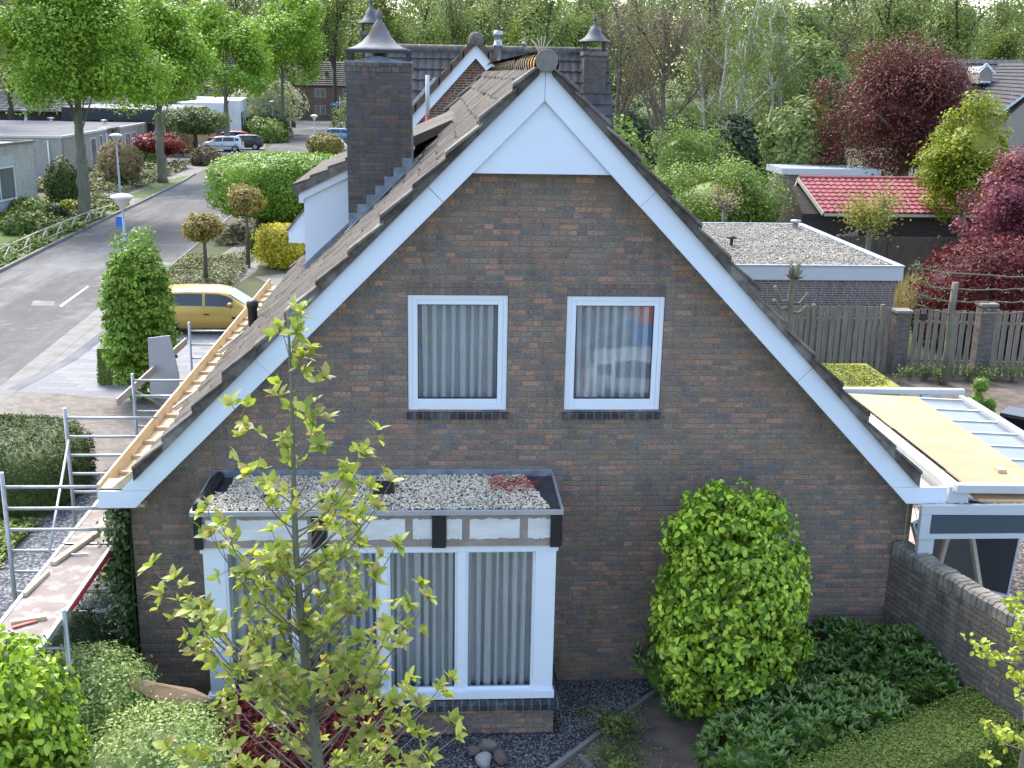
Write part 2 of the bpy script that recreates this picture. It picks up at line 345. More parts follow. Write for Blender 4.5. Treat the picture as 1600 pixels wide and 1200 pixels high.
def tilemat():
    s=NT('roof_tile'); o=s.obj(); x=s.sep(o); idv=s.comb(s.math('FLOOR',s.math('DIVIDE',x[2],.2415)),s.math('FLOOR',s.math('DIVIDE',s.math('ADD',x[1],.36),.302)),1)
    r=s.white(idv); f=s.noise(s.scale(o,1.2,2.4,1.2),9,6,.65); f2=s.noise(o,1.1,4,.6); c=s.mix(s.rf(f,.33,.67),(.07,.06,.05),(.165,.144,.12)); c=s.mix(s.math('MULTIPLY',s.rf(f2,.45,.65),.5),c,(.2,.178,.148)); c=s.mix(s.math('MULTIPLY',r,.4),c,(.07,.064,.058))
    s.bump(s.noise(o,45,4,.7),.7,.012); return s.fin(c,.92,0,.2)
M_tile=tilemat()
def island(m_,lo=.5,hi=1.5):
    t=m_.node_tree; b=t.nodes['Principled BSDF']; lk=b.inputs['Base Color'].links[0]; src=lk.from_socket; g=t.nodes.new('ShaderNodeNewGeometry'); mr=t.nodes.new('ShaderNodeMapRange'); mr.inputs[3].default_value=lo; mr.inputs[4].default_value=hi
    t.links.new(g.outputs['Random Per Island'],mr.inputs[0]); mx=t.nodes.new('ShaderNodeVectorMath'); mx.operation='SCALE'; t.links.new(src,mx.inputs[0]); t.links.new(mr.outputs[0],mx.inputs['Scale']); t.links.new(mx.outputs[0],b.inputs['Base Color']); return m_
M_verge=island(mottled('verge_tile',(.075,.064,.056),(.16,.142,.122),9,.95,1.0,26,c3=(.19,.185,.17),scale2=3))
def ridge_mat():
    s=NT('ridge_tile'); o=s.obj(); y=s.sep(o)[1]; f=s.noise(o,8,4); base=s.mix(s.rf(f,.35,.65),(.2,.165,.12),(.36,.31,.24))
    k=s.math('MULTIPLY',s.rf(s.noise(o,11,4,.6),.42,.52),s.math('ADD',s.math('MULTIPLY',s.rf(y,1.2,.1),.9),.12),clamp=True)
    s.bump(f,.6,.02); return s.fin(s.mix(k,base,(.5,.24,.05)),.95,0,.1)
M_ridge=ridge_mat()
M_ridgecap=mottled('ridge_end_cap',(.15,.145,.13),(.24,.23,.21),9,.9,.3)
M_lead=mottled('lead_flashing',(.16,.19,.23),(.3,.33,.37),6,.55,.3,12,metal=.3)
M_zinc=NT('zinc_cowl'); _o=M_zinc.obj(); _z=M_zinc.sep(_o)
_r=M_zinc.math('MULTIPLY',M_zinc.rf(M_zinc.noise(M_zinc.scale(_o,6,6,1.2),1.1,4),.5,.6),M_zinc.rf(_z[2],7.95,8.5))
M_zinc=M_zinc.fin(M_zinc.mix(_r,M_zinc.mix(M_zinc.noise(_o,5,3),(.11,.125,.14),(.2,.22,.24)),(.25,.11,.05)),.65,.25,.3)
M_black=flat('black_board',(.018,.019,.022),.5,.4)
M_rubber=flat('black_plastic',(.02,.02,.022),.45,.5)
M_sill=brick('dark_glazed_sill',0,.3,.105,[(.045,.05,.06),(.055,.06,.07),(.04,.044,.052)],(.16,.16,.16),.03,halves=0,wob=0,bump=.1,rough=.25,soldier=False)
M_stucco=mottled('rough_plaster',(.6,.61,.6),(.74,.75,.74),3,.8,.9,9,stretch=(1,1,2.5))
M_cement=mottled('bare_cement',(.24,.205,.18),(.34,.3,.265),6,.9,.3)
M_glass=glassmat('window_glass',(.9,.94,.97),.35); M_glass2=NT('car_glass').fin((.025,.032,.04),.06,0,.9); M_glass3=glassmat('far_glass',(.25,.29,.32),.9)
def curtain_mat():
    s=NT('curtain'); f=s.noise(s.scale(s.obj(),40,1,3),1,2); return s.fin(s.mix(f,(.6,.63,.64),(.78,.8,.81)),.9,0,.1)
M_curt=curtain_mat(); M_room=flat('dark_room',(.03,.03,.033),.9,.1)
def wood(name,c1,c2,ax=1,sc_=9):
    s=NT(name); st=[14,14,14]; st[ax]=1.2; f=s.noise(s.scale(s.obj(),*st),1.4,4,.6); s.bump(f,.15,.004)
    return s.fin(s.mix(s.rf(f,.3,.7),c1,c2),.75,0,.25)
M_newy=wood('new_timber',(.5,.4,.26),(.66,.54,.37)); M_ply=mottled('plywood',(.36,.26,.14),(.44,.325,.19),2.2,.7,.05,stretch=(.6,1.6,1),c3=(.47,.35,.21))
M_deck=mottled('scaffold_deck',(.2,.165,.145),(.27,.225,.2),3,.8,.1,c3=(.36,.34,.32),scale2=5)
M_galv=flat('galvanised_tube',(.42,.44,.46),.42,.5,.55,var=.2,vs=8)
M_card=mottled('cardboard',(.42,.27,.16),(.47,.31,.19),4,.85)
M_screen=flat('screen_fabric',(.07,.09,.11),.8,.1,var=.05)
M_asph=NT('street_paving'); _o=M_asph.obj(); _x=M_asph.sep(_o)
_f=M_asph.noise(M_asph.scale(_o,1,.45,1),.22,6,.62); _c=M_asph.mix(M_asph.rf(_f,.35,.65),(.08,.078,.075),(.118,.116,.112))
_c=M_asph.mix(M_asph.math('MULTIPLY',M_asph.rf(M_asph.noise(M_asph.scale(_o,.8,.3,1),.35,7,.68),.47,.62),.85),_c,(.18,.178,.173))
_c=M_asph.mix(M_asph.math('MULTIPLY',M_asph.rf(M_asph.noise(M_asph.scale(_o,3.2,.12,1),.6,4,.6),.5,.62),.45),_c,(.075,.073,.071))
_c=M_asph.mix(M_asph.math('MULTIPLY',M_asph.rf(M_asph.noise(M_asph.scale(_o,.5,.5,1),.9,5,.7),.56,.66),.5),_c,(.225,.22,.212))
_r=M_asph.math('FLOOR',M_asph.math('MULTIPLY',_x[1],9)); _k=M_asph.math('FLOOR',M_asph.math('ADD',M_asph.math('MULTIPLY',_x[0],4.6),M_asph.math('MULTIPLY',M_asph.math('MODULO',_r,2),.5)))
_w=M_asph.white(M_asph.comb(_r,_k,1)); _c=M_asph.mix(M_asph.math('MULTIPLY',_w,.4),_c,M_asph.mix(1,_c,(.6,.6,.6),'MULTIPLY'))
M_asph=M_asph.fin(_c,.85,0,.25)
def pavers(name,sx,sy,cols,gap,rot=0,rough=.85):
    s=NT(name); mp=s.n('Mapping'); mp.inputs['Rotation'].default_value=(0,0,rot); s.set(mp.inputs[0],s.obj()); x=s.sep(mp.outputs[0])
    rv=s.math('DIVIDE',s.math('ADD',x[1],300),sy); row=s.math('FLOOR',rv); u=s.math('ADD',s.math('DIVIDE',s.math('ADD',x[0],300),sx),s.math('MULTIPLY',s.math('MODULO',row,2),.5)); cl=s.math('FLOOR',u)
    r=s.white(s.comb(row,cl,2.2)); n=len(cols); c=s.ramp(r,[(i/n,q) for i,q in enumerate(cols)],const=True)
    fu,fv=s.math('FRACT',u),s.math('FRACT',rv); d=s.math('MINIMUM',s.math('MULTIPLY',s.math('MINIMUM',fu,s.math('SUBTRACT',1,fu)),sx),s.math('MULTIPLY',s.math('MINIMUM',fv,s.math('SUBTRACT',1,fv)),sy))
    k=s.rf(d,gap*.4,gap); c=s.mix(k,(.14,.13,.11),c); c=s.mix(s.math('MULTIPLY',s.rf(s.noise(s.obj(),.6,5,.6),.4,.68),.4),c,(.26,.25,.225))
    s.bump(k,.3,.01); return s.fin(c,rough,0,.2)
M_pave=pavers('driveway_slabs',.6,.3,[(.22,.225,.235),(.26,.265,.275),(.24,.245,.255),(.2,.205,.22)],.01,.12)
M_pavedark=pavers('border_setts',.2,.5,[(.1,.108,.13),(.12,.13,.15),(.14,.15,.165)],.01,.12)
M_cobble=pavers('cobbles',.2,.1,[(.17,.15,.13),(.2,.175,.15),(.15,.135,.12),(.22,.19,.16)],.012,.5)
M_walk=pavers('footpath_slabs',.3,.3,[(.2,.19,.17),(.225,.21,.19),(.18,.17,.155)],.012,.0)
M_kerb=mottled('kerb_concrete',(.17,.162,.148),(.24,.232,.215),2,.9)
M_slate=gravelmat('slate_gravel',[(.1,.11,.13),(.16,.17,.19),(.22,.23,.26),(.13,.14,.16),(.3,.31,.33)],22)
M_darkgr=gravelmat('dark_gravel',[(.07,.075,.085),(.11,.115,.125),(.16,.165,.175),(.09,.09,.1),(.27,.28,.29),(.06,.06,.065)],34)
M_browngr=gravelmat('brown_gravel',[(.15,.125,.11),(.2,.17,.155),(.26,.225,.21),(.12,.1,.095)],18)
M_whitegr=gravelmat('roof_gravel',[(.28,.27,.24),(.36,.34,.3),(.22,.2,.17),(.42,.4,.37),(.19,.17,.14),(.3,.28,.26)],13)
M_peb=leafmat('pebbles',[(.12,.1,.08),(.7,.6,.46),(.85,.77,.64),(.5,.4,.3),(.88,.82,.72),(.3,.23,.17),(.78,.67,.53)],.8,0,.2)
M_pebd=leafmat('dark_chippings',[(.07,.075,.08),(.15,.16,.17),(.1,.1,.11),(.45,.46,.47),(.2,.2,.21),(.08,.08,.085)],.8,0,.2)
M_soil=mottled('soil',(.1,.078,.062),(.175,.14,.115),3.5,.95,.7,14,c3=(.21,.17,.145),scale2=.9)
M_earth=mottled('garden_ground',(.05,.062,.025),(.1,.11,.05),.35,.95,.5,3,c3=(.11,.09,.065),scale2=.12)
M_lawn=mottled('lawn',(.075,.12,.03),(.12,.17,.045),1.2,.95,.5,25)
M_felt=mottled('roof_felt',(.1,.1,.105),(.145,.145,.15),.8,.85,.1)
M_tilefar=mottled('far_roof_tile',(.05,.05,.055),(.085,.082,.085),3,.8,.3)
M_redroof=flat('red_roof',(.37,.125,.125),.75,.2,var=.3,vs=2.5)
M_darkwood=wood('dark_boards',(.03,.025,.022),(.06,.05,.043),0)
M_fence=wood('weathered_fence',(.15,.135,.11),(.28,.255,.21),2)
M_fence2=wood('brown_fence',(.065,.055,.045),(.12,.1,.085),2)
M_rail=wood('pale_pole',(.42,.38,.31),(.55,.5,.42),1)
M_bark=mottled('bark',(.1,.085,.068),(.19,.165,.135),4,.95,.8,18,stretch=(1,1,.35))
M_barkg=mottled('bark_grey_green',(.13,.13,.095),(.21,.2,.15),5,.95,.6,18,stretch=(1,1,.4))
M_barkd=mottled('bark_dark',(.045,.04,.033),(.085,.075,.06),3,.95,.6,10,stretch=(1,1,.35))
M_barkw=mottled('bark_birch',(.35,.33,.3),(.62,.6,.56),3,.9,.3,c3=(.1,.09,.08))
M_twig=mottled('twig',(.14,.11,.08),(.22,.18,.13),8,.9)
def G(*c): return list(c)
L_horn=leafmat('hornbeam_leaf',G((.06,.12,.012),(.11,.2,.018),(0.214,0.348,0.029),(0.362,0.538,0.043),(0.493,0.664,0.065),(0.296,0.459,0.038),(0.625,0.777,0.102)),.42,.25,.4)
L_hornd=leafmat('hornbeam_leaf_deep',G((0.089,0.193,0.022),(0.164,0.295,0.031),(0.253,0.398,0.042),(0.327,0.474,0.061)),.45,.25)
L_mag=leafmat('magnolia_leaf',G((0.240,0.327,0.054),(0.380,0.436,0.087),(0.316,0.399,0.066),(0.455,0.460,0.131),(0.380,0.303,0.142),(0.216,0.303,0.054),(0.531,0.544,0.153)),.38,.45)
L_plane=leafmat('street_tree_leaf',G((0.146,0.266,0.026),(0.229,0.381,0.038),(0.311,0.475,0.052),(0.176,0.304,0.029)),.5,.25)
L_globe=leafmat('globe_maple_leaf',G((0.203,0.216,0.041),(0.270,0.243,0.054),(0.338,0.257,0.081),(0.351,0.203,0.095),(0.230,0.270,0.047)),.5,.3)
L_euon=leafmat('variegated_leaf',G((0.150,0.245,0.060),(0.255,0.360,0.096),(0.450,0.547,0.204),(0.195,0.302,0.072),(0.600,0.662,0.312)),.45,.2)
L_red=leafmat('red_maple_leaf',G((.1,.012,.015),(.17,.02,.025),(.07,.01,.014),(.22,.03,.03)),.5,.3)
L_beech=leafmat('copper_leaf',G((0.089,0.025,0.031),(0.152,0.035,0.043),(0.216,0.051,0.053),(0.113,0.044,0.037),(0.127,0.089,0.057)),.5,.3)
L_pink=leafmat('pink_leaf',G((.22,.05,.085),(.3,.08,.13),(.16,.045,.06),(.36,.12,.18)),.5,.3)
L_laur=leafmat('laurel_leaf',G((0.054,0.112,0.024),(0.099,0.185,0.033),(0.136,0.245,0.035),(0.075,0.143,0.030),(0.224,0.328,0.059)),.28,.12,.6)
L_laur2=leafmat('laurel_leaf_fresh',G((0.046,0.104,0.022),(0.078,0.169,0.030),(0.111,0.215,0.035),(0.169,0.273,0.060)),.3,.15,.6)
L_box=leafmat('box_leaf',G((0.073,0.121,0.025),(0.115,0.175,0.031),(0.157,0.225,0.041),(0.211,0.253,0.055)),.55,.15)
L_yew=leafmat('yew_leaf',G((0.027,0.059,0.015),(0.043,0.089,0.022),(0.074,0.125,0.031),(0.105,0.151,0.037),(0.123,0.145,0.040)),.6,.15)
L_yel=leafmat('yellow_leaf',G((.5,.43,.03),(.6,.52,.04),(.4,.38,.04),(.68,.6,.08)),.5,.35)
L_gold=leafmat('golden_tip_leaf',G((.1,.16,.03),(.3,.32,.03),(.42,.4,.035),(.17,.23,.03)),.5,.2)
L_lime=leafmat('lime_leaf',G((0.133,0.219,0.040),(0.188,0.282,0.047),(0.232,0.319,0.066),(0.099,0.164,0.033)),.5,.25)
L_acid=leafmat('acid_leaf',G((0.220,0.286,0.022),(0.308,0.352,0.028),(0.154,0.220,0.022),(0.374,0.363,0.044)),.5,.35)
L_wood=leafmat('woodland_leaf',G((0.108,0.166,0.040),(0.167,0.234,0.056),(0.224,0.289,0.081),(0.143,0.198,0.050)),.6,.25)
L_wood2=leafmat('woodland_leaf_pale',G((0.193,0.213,0.090),(0.247,0.258,0.114),(0.151,0.175,0.072),(0.275,0.271,0.147)),.6,.25)
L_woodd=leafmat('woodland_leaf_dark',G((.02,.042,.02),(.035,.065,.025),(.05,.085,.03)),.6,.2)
L_brown=leafmat('bud_leaf',G((.17,.14,.1),(.2,.15,.1),(.15,.14,.08),(.19,.12,.09)),.7,.3)
L_birch=leafmat('birch_leaf',G((0.187,0.251,0.075),(0.244,0.303,0.098),(0.144,0.198,0.061)),.6,.25)
L_ground=leafmat('ground_cover_leaf',G((0.088,0.150,0.025),(0.138,0.213,0.037),(0.200,0.263,0.050),(0.062,0.112,0.025)),.55,.2)
L_ivy=leafmat('ivy_leaf',G((.045,.09,.022),(.07,.13,.03),(.1,.17,.05),(.035,.07,.02)),.35,.2,.5)
L_straw=leafmat('straw_blade',G((.4,.31,.17),(.48,.38,.22),(.32,.24,.13)),.7,.3)
L_white=leafmat('white_blossom',G((.6,.6,.52),(.5,.52,.42),(.3,.36,.18)),.6,.3)
L_rose=leafmat('rose_leaf',G((.12,.19,.04),(.18,.25,.05),(.09,.14,.03),(.22,.22,.07)),.45,.3)
# ------------------------------------------------------------ ground, street and other setting surfaces
def sheet(name,pts,z,mat,kind='structure'):
    mb=MB(); mb.add([(p[0],p[1],z) for p in pts],[tuple(range(len(pts)))]); o=mb.build(name,mat); o['kind']=kind
    # keep normals upward
    if o.data.polygons[0].normal.z<0: o.data.flip_normals()
    return o
def pg(*uv): return [tuple(at(u,v,z=0)[:2]) for u,v in uv]
gb=MB(); gb.grid(lambda u,v:(-500+1000*u,-60+900*v,-.0+0*u),10,10,False); struct(gb.build('ground',M_earth))
# curb line of the left verge and the street's right edge
kL=[(-17.0,8),(-17.0,20),(-17.04,30.9),(-17.5,42.8),(-17.8,56),(-18.2,68),(-18.6,74)]
kR=[(-10.3,8),(-10.43,14.7),(-10.8,23.8),(-11.06,33.5),(-11.5,47),(-12.1,61.9),(-11.9,80),(-11.9,100),(-12.4,125),(-11,150),(10,165)]
kL2=[(-18.9,80),(-17.5,92),(-18.1,110),(-19.0,135),(-24,148),(-60,160)]
street=kL+kL2+[(-60,172),(10,176)]+kR[::-1]
sheet('street',street,.004,M_asph)
sheet('street_near',[(-40,-40),(-10.3,-40),(-10.3,8),(-17,8),(-40,8)],.004,M_asph)
sheet('street_front',[(-10.3,-60),(60,-60),(60,-8.5),(-10.3,-8.5)],.0045,M_asph)
def kerb(name,line,off,wd=.15,h=.12):
    mb=MB(); L=np.array(line,float)
    for a_,b_ in zip(L[:-1],L[1:]): mb.bar((*a_,h/2),(*b_,h/2),wd,h)
    struct(mb.build(name,M_kerb))
kerb('kerb_left',kL,0)
kerb('kerb_right',[(p[0]+.1,p[1]) for p in kR[2:6]],0,.12,.03)
sheet('side_strip',[(-10.35,8),(-10.45,14.7),(-10.7,20),(-10.85,23.8),(-11.0,30),(-9.4,30),(-9.4,8)],.0035,M_kerb)
# gutter strip of pale setts along the right edge
gr=[(p[0],p[1]) for p in kR[:4]]
sheet('gutter_strip',[(x-.55,y) for x,y in gr]+[(x,y) for x,y in gr[::-1]],.009,M_kerb)
sheet('lane_mark',pg((93,478),(96,480),(139,448),(137,447)),.009,M_white)
sheet('drain_cover',pg((48,478),(84,478),(86,471),(52,470)),.009,M_kerb)
# driveways right
sheet('driveway',[(-10.4,14.1),(-9.95,17.2),(-9.93,20.9),(-9.6,23.2),(-4.5,23.2),(-4.5,16.5),(-6.5,12.9)],.005,M_pave)
b1=[(-10.4,14.1),(-9.95,17.2),(-9.93,23.2)]
sheet('driveway_border',[(x-.32,y) for x,y in b1]+[(x+.02,y) for x,y in b1[::-1]],.010,M_pavedark)
sheet('cobbles',[(-16,3.5),(-10.45,14.0),(-6.4,13.0),(-4.0,13.0),(-4.0,9.8),(-6.3,9.0),(-7.0,7),(-9,6.5),(-10,3.5)],.006,M_cobble)
sheet('slate_path',[(-7.1,-6),(-6.9,1.5),(-7.05,4.2),(-6.9,7.2),(-6.4,9.6),(-6.0,13),(-3.9,13),(-3.9,-6)],.007,M_slate)
sheet('side_bed',[(-5.6,-6),(-5.6,3),(-4.9,7),(-3.9,7),(-3.9,-6)],.011,M_soil)
# front strip of chippings and bed
sheet('chippings_strip',[(-1.5,-.02),(3.1,-.02),(2.75,-.35),(1.7,-1.55),(.9,-2.4),(-1.5,-2.4)],.008,M_darkgr)
sheet('soil_bed',[(3.1,-.02),(2.75,-.35),(1.7,-1.55),(.9,-2.5),(.9,-6),(9,-6),(9,-.02)],.006,M_soil)
e=MB(); e.bar((3.0,-.12,.03),(1.72,-1.52,.03),.06,.08); e.bar((1.72,-1.52,.03),(.9,-2.4,.03),.06,.08); e.bar((1.62,-1.72,.02),(2.05,-2.6,.02),.05,.05); struct(e.build('bed_edging',M_kerb))
# left gardens
sheet('lawn_left',pg((-40,470),(0,420),(90,380),(60,345),(-80,360))+[],.006,M_lawn)
sheet('footpath_left',[(-19.9,54),(-18.1,54),(-18.5,62),(-18.6,64),(-22,64),(-22,57)],.007,M_walk)
sheet('court',[(-19.3,70),(-18.7,73.5),(-18.9,82),(-19.8,96),(-17.6,92),(-17.9,104),(-19,112),(-28,112),(-28,75),(-22.5,70)],.006,M_walk)
sheet('verge_grass',[(-19.6,57.5),(-18,57.5),(-18.5,68),(-18.7,74),(-19.3,72)],.012,M_lawn)
# beds at the right of the street
sheet('path_right',pg((268,450),(330,408),(392,368),(425,372),(400,425),(360,452)),.007,M_walk)
sheet('patio_slab',[(-7.2,30.2),(-5.9,31.2),(-3,30.5),(-3,26.5),(-5.2,26.5)],.008,M_walk)
# back garden
sheet('garden_soil',[(6.5,6),(20,6),(20,15.2),(6.5,15.6)],.006,M_soil)
sheet('gravel_terrace',[(8.9,-3),(22,-3),(22,11.0),(12.9,11.2),(10.5,10.6),(8.9,9)],.009,M_browngr)
M_crazy=NT('crazy_paving'); _v=M_crazy.vor(M_crazy.obj(),2.2); _e=M_crazy.vor(M_crazy.obj(),2.2,'DISTANCE_TO_EDGE')['Distance']; _s=M_crazy.n('SeparateColor'); M_crazy.set(_s.inputs[0],_v['Color'])
M_crazy=M_crazy.fin(M_crazy.mix(M_crazy.rf(_e,.02,.05),(.42,.4,.37),M_crazy.ramp(_s.outputs[0],[(0,(.35,.22,.18)),(.5,(.42,.33,.28)),(1,(.36,.34,.33))])),.8)
sheet('crazy_paving',[(6.2,-3),(8.9,-3),(8.9,6),(6.2,6)],.010,M_crazy)
# ------------------------------------------------------------ the brick house
CX=1.15
def iL(x): return 7.44-1.004*(CX-x)          # lower edge of the barge boards, left
def iR(x): return 7.44-1.031*(x-CX)
BW=.385                                       # board height measured straight down
H=thing('brick_house','dark brick gable house with white barge boards and grey tiled roof, scaffolded on its left','house',(1.12,0,0))
def hb(mb,name,mat,parent=H):
    for i,V in enumerate(mb.V): mb.V[i]=V-np.array([1.12,0,0])
    return mb.build(name,mat,parent)
WL,WR,YB=-3.83,6.07,13.3
wallpoly=[(WL,0),(WR,0),(WR,iR(WR)+.12),(CX,7.44+.15),(WL,iL(WL)+.15)]
# front wall with two window openings, built as strips
W1=(-.409,.802,3.738,5.176); W2=(1.503,2.70,3.738,5.172)
def top(x): return min(iL(x)+.15,iR(x)+.12)
def wall_strip(mb,x0,x1,z0,z1=None):
    xs=sorted({x0,x1}|({CX} if x0<CX<x1 else set()))
    if z1 is None: poly=[(x0,z0),(x1,z0)]+[(x,top(x)) for x in xs[::-1]]
    else: poly=[(x0,z0),(x1,z0),(x1,z1),(x0,z1)]
    mb.prism(poly,0,.3)
wm=MB()
BX0,BX1=-2.72,1.30                              # bay opening
wall_strip(wm,WL,BX0,0); wall_strip(wm,BX0,W1[0],2.55); wall_strip(wm,W1[0],W1[1],W1[3]); wall_strip(wm,W1[0],W1[1],2.55,W1[2]); wall_strip(wm,W1[1],BX1,2.55); wall_strip(wm,BX1,W2[0],0)
wall_strip(wm,W2[0],W2[1],W2[3]); wall_strip(wm,W2[0],W2[1],0,W2[2]); wall_strip(wm,W2[1],WR,0)
hb(wm,'wall',M_brick)
wm=MB(); wm.box(WL,WL+.3,.3,YB,0,2.6); hb(wm,'wall',M_bricky); wm=MB(); wm.box(WR-.3,WR,.3,YB,0,2.5); hb(wm,'wall',M_bricky)
wm=MB(); wm.prism([(WL,0),(WR,0),(WR,2.5),(CX,7.5),(WL,2.5)],YB,YB+.3); hb(wm,'wall',M_brick)
for W_ in (W1,W2): wm=MB(); wm.box(W_[0],W_[1],-.003,.05,W_[3]+.002,W_[3]+.15); hb(wm,'lintel',M_soldier)
fl=MB(); fl.box(WL+.3,WR-.3,.3,YB,2.62,2.7); hb(fl,'floor_slab',M_room)
# triangle panel and barge boards
tz=6.63; xl=CX-(7.44-tz)/1.004-.03; xr=CX+(7.44-tz)/1.031+.03
t_=MB(); t_.prism([(xl-.2,tz),(xr+.2,tz),(CX,7.5)],-.27,-.05); hb(t_,'gable_panel',M_white)
y0,y1=-.33,-.29
def board(name,pts): b=MB(); b.prism(pts,y0,y1); flush_mesh(hb(b,name,M_white),.003)
g=.004
def seg(a,b,f): return [(a,f(a)),(b,f(b)),(b,f(b)+BW),(a,f(a)+BW)]
# left boards: seams perpendicular-ish to the slope
def bl(xa,xb,f,sgn):
    s_=BW*.5*sgn   # slanted joints
    return [(xa,f(xa)),(xb,f(xb)),(xb-s_,f(xb-s_)+BW),(xa-s_,f(xa-s_)+BW)]
xsL=[-3.46,-1.98,-.05]
zz=2.83
board('barge_board',[(-3.67,2.61),(-4.11,2.61),(-4.10,zz-g),(iL and -3.462,zz-g)])
board('barge_board',[(-3.46,zz),(-3.83,zz),(-2.0-g-BW*.5,iL(-2.0-BW*.5)+BW),(-2.0-g,iL(-2.0))])
board('barge_board',bl(-2.0,.02-g,iL,1))
board('barge_board',[(.02,iL(.02)),(CX-g,7.44),(CX-g,7.44+BW),(.02-BW*.5,iL(.02-BW*.5)+BW)])
board('barge_board',[(CX,7.44),(2.28-g,iR(2.28)),(2.28+BW*.5-g,iR(2.28+BW*.5)+BW),(CX,7.44+BW)])
board('barge_board',bl(2.28,4.3-g,iR,-1))
board('barge_board',[(4.3,iR(4.3)),(5.62,zz),(5.99,zz),(4.3+BW*.5,iR(4.3+BW*.5)+BW)])
board('barge_board',[(5.625,zz-g),(6.33,zz-g),(6.34,2.61),(5.83,2.61)])
# soffit behind the boards
sf=MB(); sf.prism([(-4.08,2.62),(-3.7,2.62),(CX,7.47),(CX,7.55),(-3.78,2.69),(-4.08,2.69)],-.27,0.0); sf.prism([(6.3,2.62),(5.86,2.62),(CX,7.47),(CX,7.55),(5.95,2.69),(6.3,2.69)],-.27,0.0); hb(sf,'soffit',M_white)
# roof structure under the tiles
rf=MB(); rf.prism([(-3.6,iL(-3.6)+.2),(CX,7.44+.2),(CX,7.44+BW-.02),(-3.6,iL(-3.6)+BW-.02)],-.262,YB+.5); rf.prism([(5.88,iR(5.88)+.2),(CX,7.44+.2),(CX,7.44+BW-.02),(5.88,iR(5.88)+BW-.02)],-.262,YB+.5); hb(rf,'roof_deck',M_room)
rn=rs(5)
def tiles(sign):
    """courses of tiles, each lifted at its lower edge, with a shallow roll across"""
    mb=MB(); sl=1.004 if sign<0 else 1.031; n=20; xe=-3.66 if sign<0 else 5.92
    ny=46*6
    for k in range(n):
        a0=k/n; a1=(k+1.25)/n
        xa=xe+(CX-xe)*a0; xb=xe+(CX-xe)*min(a1,1)
        jit=np.repeat(rn.normal(0,.006,47),6)[:ny+1]; jx=np.repeat(rn.normal(0,.012,47),6)[:ny+1]
        ys=np.linspace(-.36,YB+.5,ny+1); ph=np.arange(ny+1)/6*2*PI
        wv=.014*np.cos(ph)+jit
        za=7.44+BW-sl*abs(CX-xa)+.085+wv; zb=7.44+BW-sl*abs(CX-xb)+.045+wv*.8
        xa_=xa+jx*sign
        V=np.concatenate([np.stack([xa_,ys,za-.075],1),np.stack([xa_,ys,za],1),np.stack([np.full_like(ys,xb),ys,zb],1)])
        i=np.arange(ny); m_=ny+1
        F=np.concatenate([np.stack([i,i+1,i+1+m_,i+m_],1),np.stack([i+m_,i+1+m_,i+1+2*m_,i+2*m_],1)])
        mb.add(V,F)
    return mb
hb(tiles(-1),'roof_tiles',M_tile); hb(tiles(1),'roof_tiles',M_tile)
def verge(sign,yv,yt,n=13):
    mb=MB(); xe=-3.66 if sign<0 else 5.95; f=iL if sign<0 else iR
    for k in range(n):
        a0=k/n;a1=(k+1.12)/n; xa=xe+(CX-xe)*a0; xb=xe+(CX-xe)*min(a1,.985); j=rn.normal(0,.013)
        lo=.0 if True else 0; up0=.145+j; up1=.07+j
        pts=[(xa,f(xa)+BW-.03),(xb,f(xb)+BW-.03+.0),(xb,f(xb)+BW+up1),(xa,f(xa)+BW+up0)]
        mb.prism(pts,yv+rn.normal(0,.007)-.012*(k%2),yt)
        mb.prism([(xa,f(xa)+BW+up0-.02),(xb,f(xb)+BW+up1-.02),(xb,f(xb)+BW+up1+.015),(xa,f(xa)+BW+up0+.03)],yv-.03,yt+.2)
    return mb
o=hb(verge(-1,-.40,-.335),'verge_tiles',M_verge); flush_mesh(o,.008)
o=hb(verge(1,-.40,-.335),'verge_tiles',M_verge); flush_mesh(o,.008)
o=hb(verge(-1,YB+.5,YB+.56),'verge_tiles',M_verge)
# ridge tiles: half-round caps along the ridge
rd=MB(); zt=7.44+BW
for k in range(35):
    ya=-.43+k*.41; yb=ya+.45; r_a,r_b=.14,.122; dz=rn.normal(0,.006)
    th=np.linspace(-.15*PI,1.15*PI,13)
    A=[(CX+r_a*math.cos(t),ya,zt+.02+dz+r_a*math.sin(t)) for t in th]; B=[(CX+r_b*math.cos(t),yb,zt+.02+dz+r_b*math.sin(t)) for t in th]
    rd.add(A+B,[(i,i+1,14+i-0,13+i) for i in range(12)],True)
hb(rd,'ridge_tiles',M_ridge)
rc=MB(); pts=[(CX+.128*math.cos(t),zt+.045+.128*math.sin(t)) for t in np.linspace(-.35*PI,1.35*PI,12)]; rc.prism(pts,-.445,-.40); flush_mesh(hb(rc,'ridge_end_cap',M_ridgecap),.008)
sp=MB()
for k,(dx,dz) in enumerate([(-.13,.12),(-.1,.1),(.0,.17),(.05,.15),(.13,.13),(-.05,.14)]): sp.tube([(CX-.02+dx*.25,.1,zt+.15),(CX-.02+dx*.6,.1,zt+.18+dz*.5),(CX-.02+dx,.1,zt+.17+dz)],[.008,.006,.002],4)
hb(sp,'weed_tuft',M_rail)
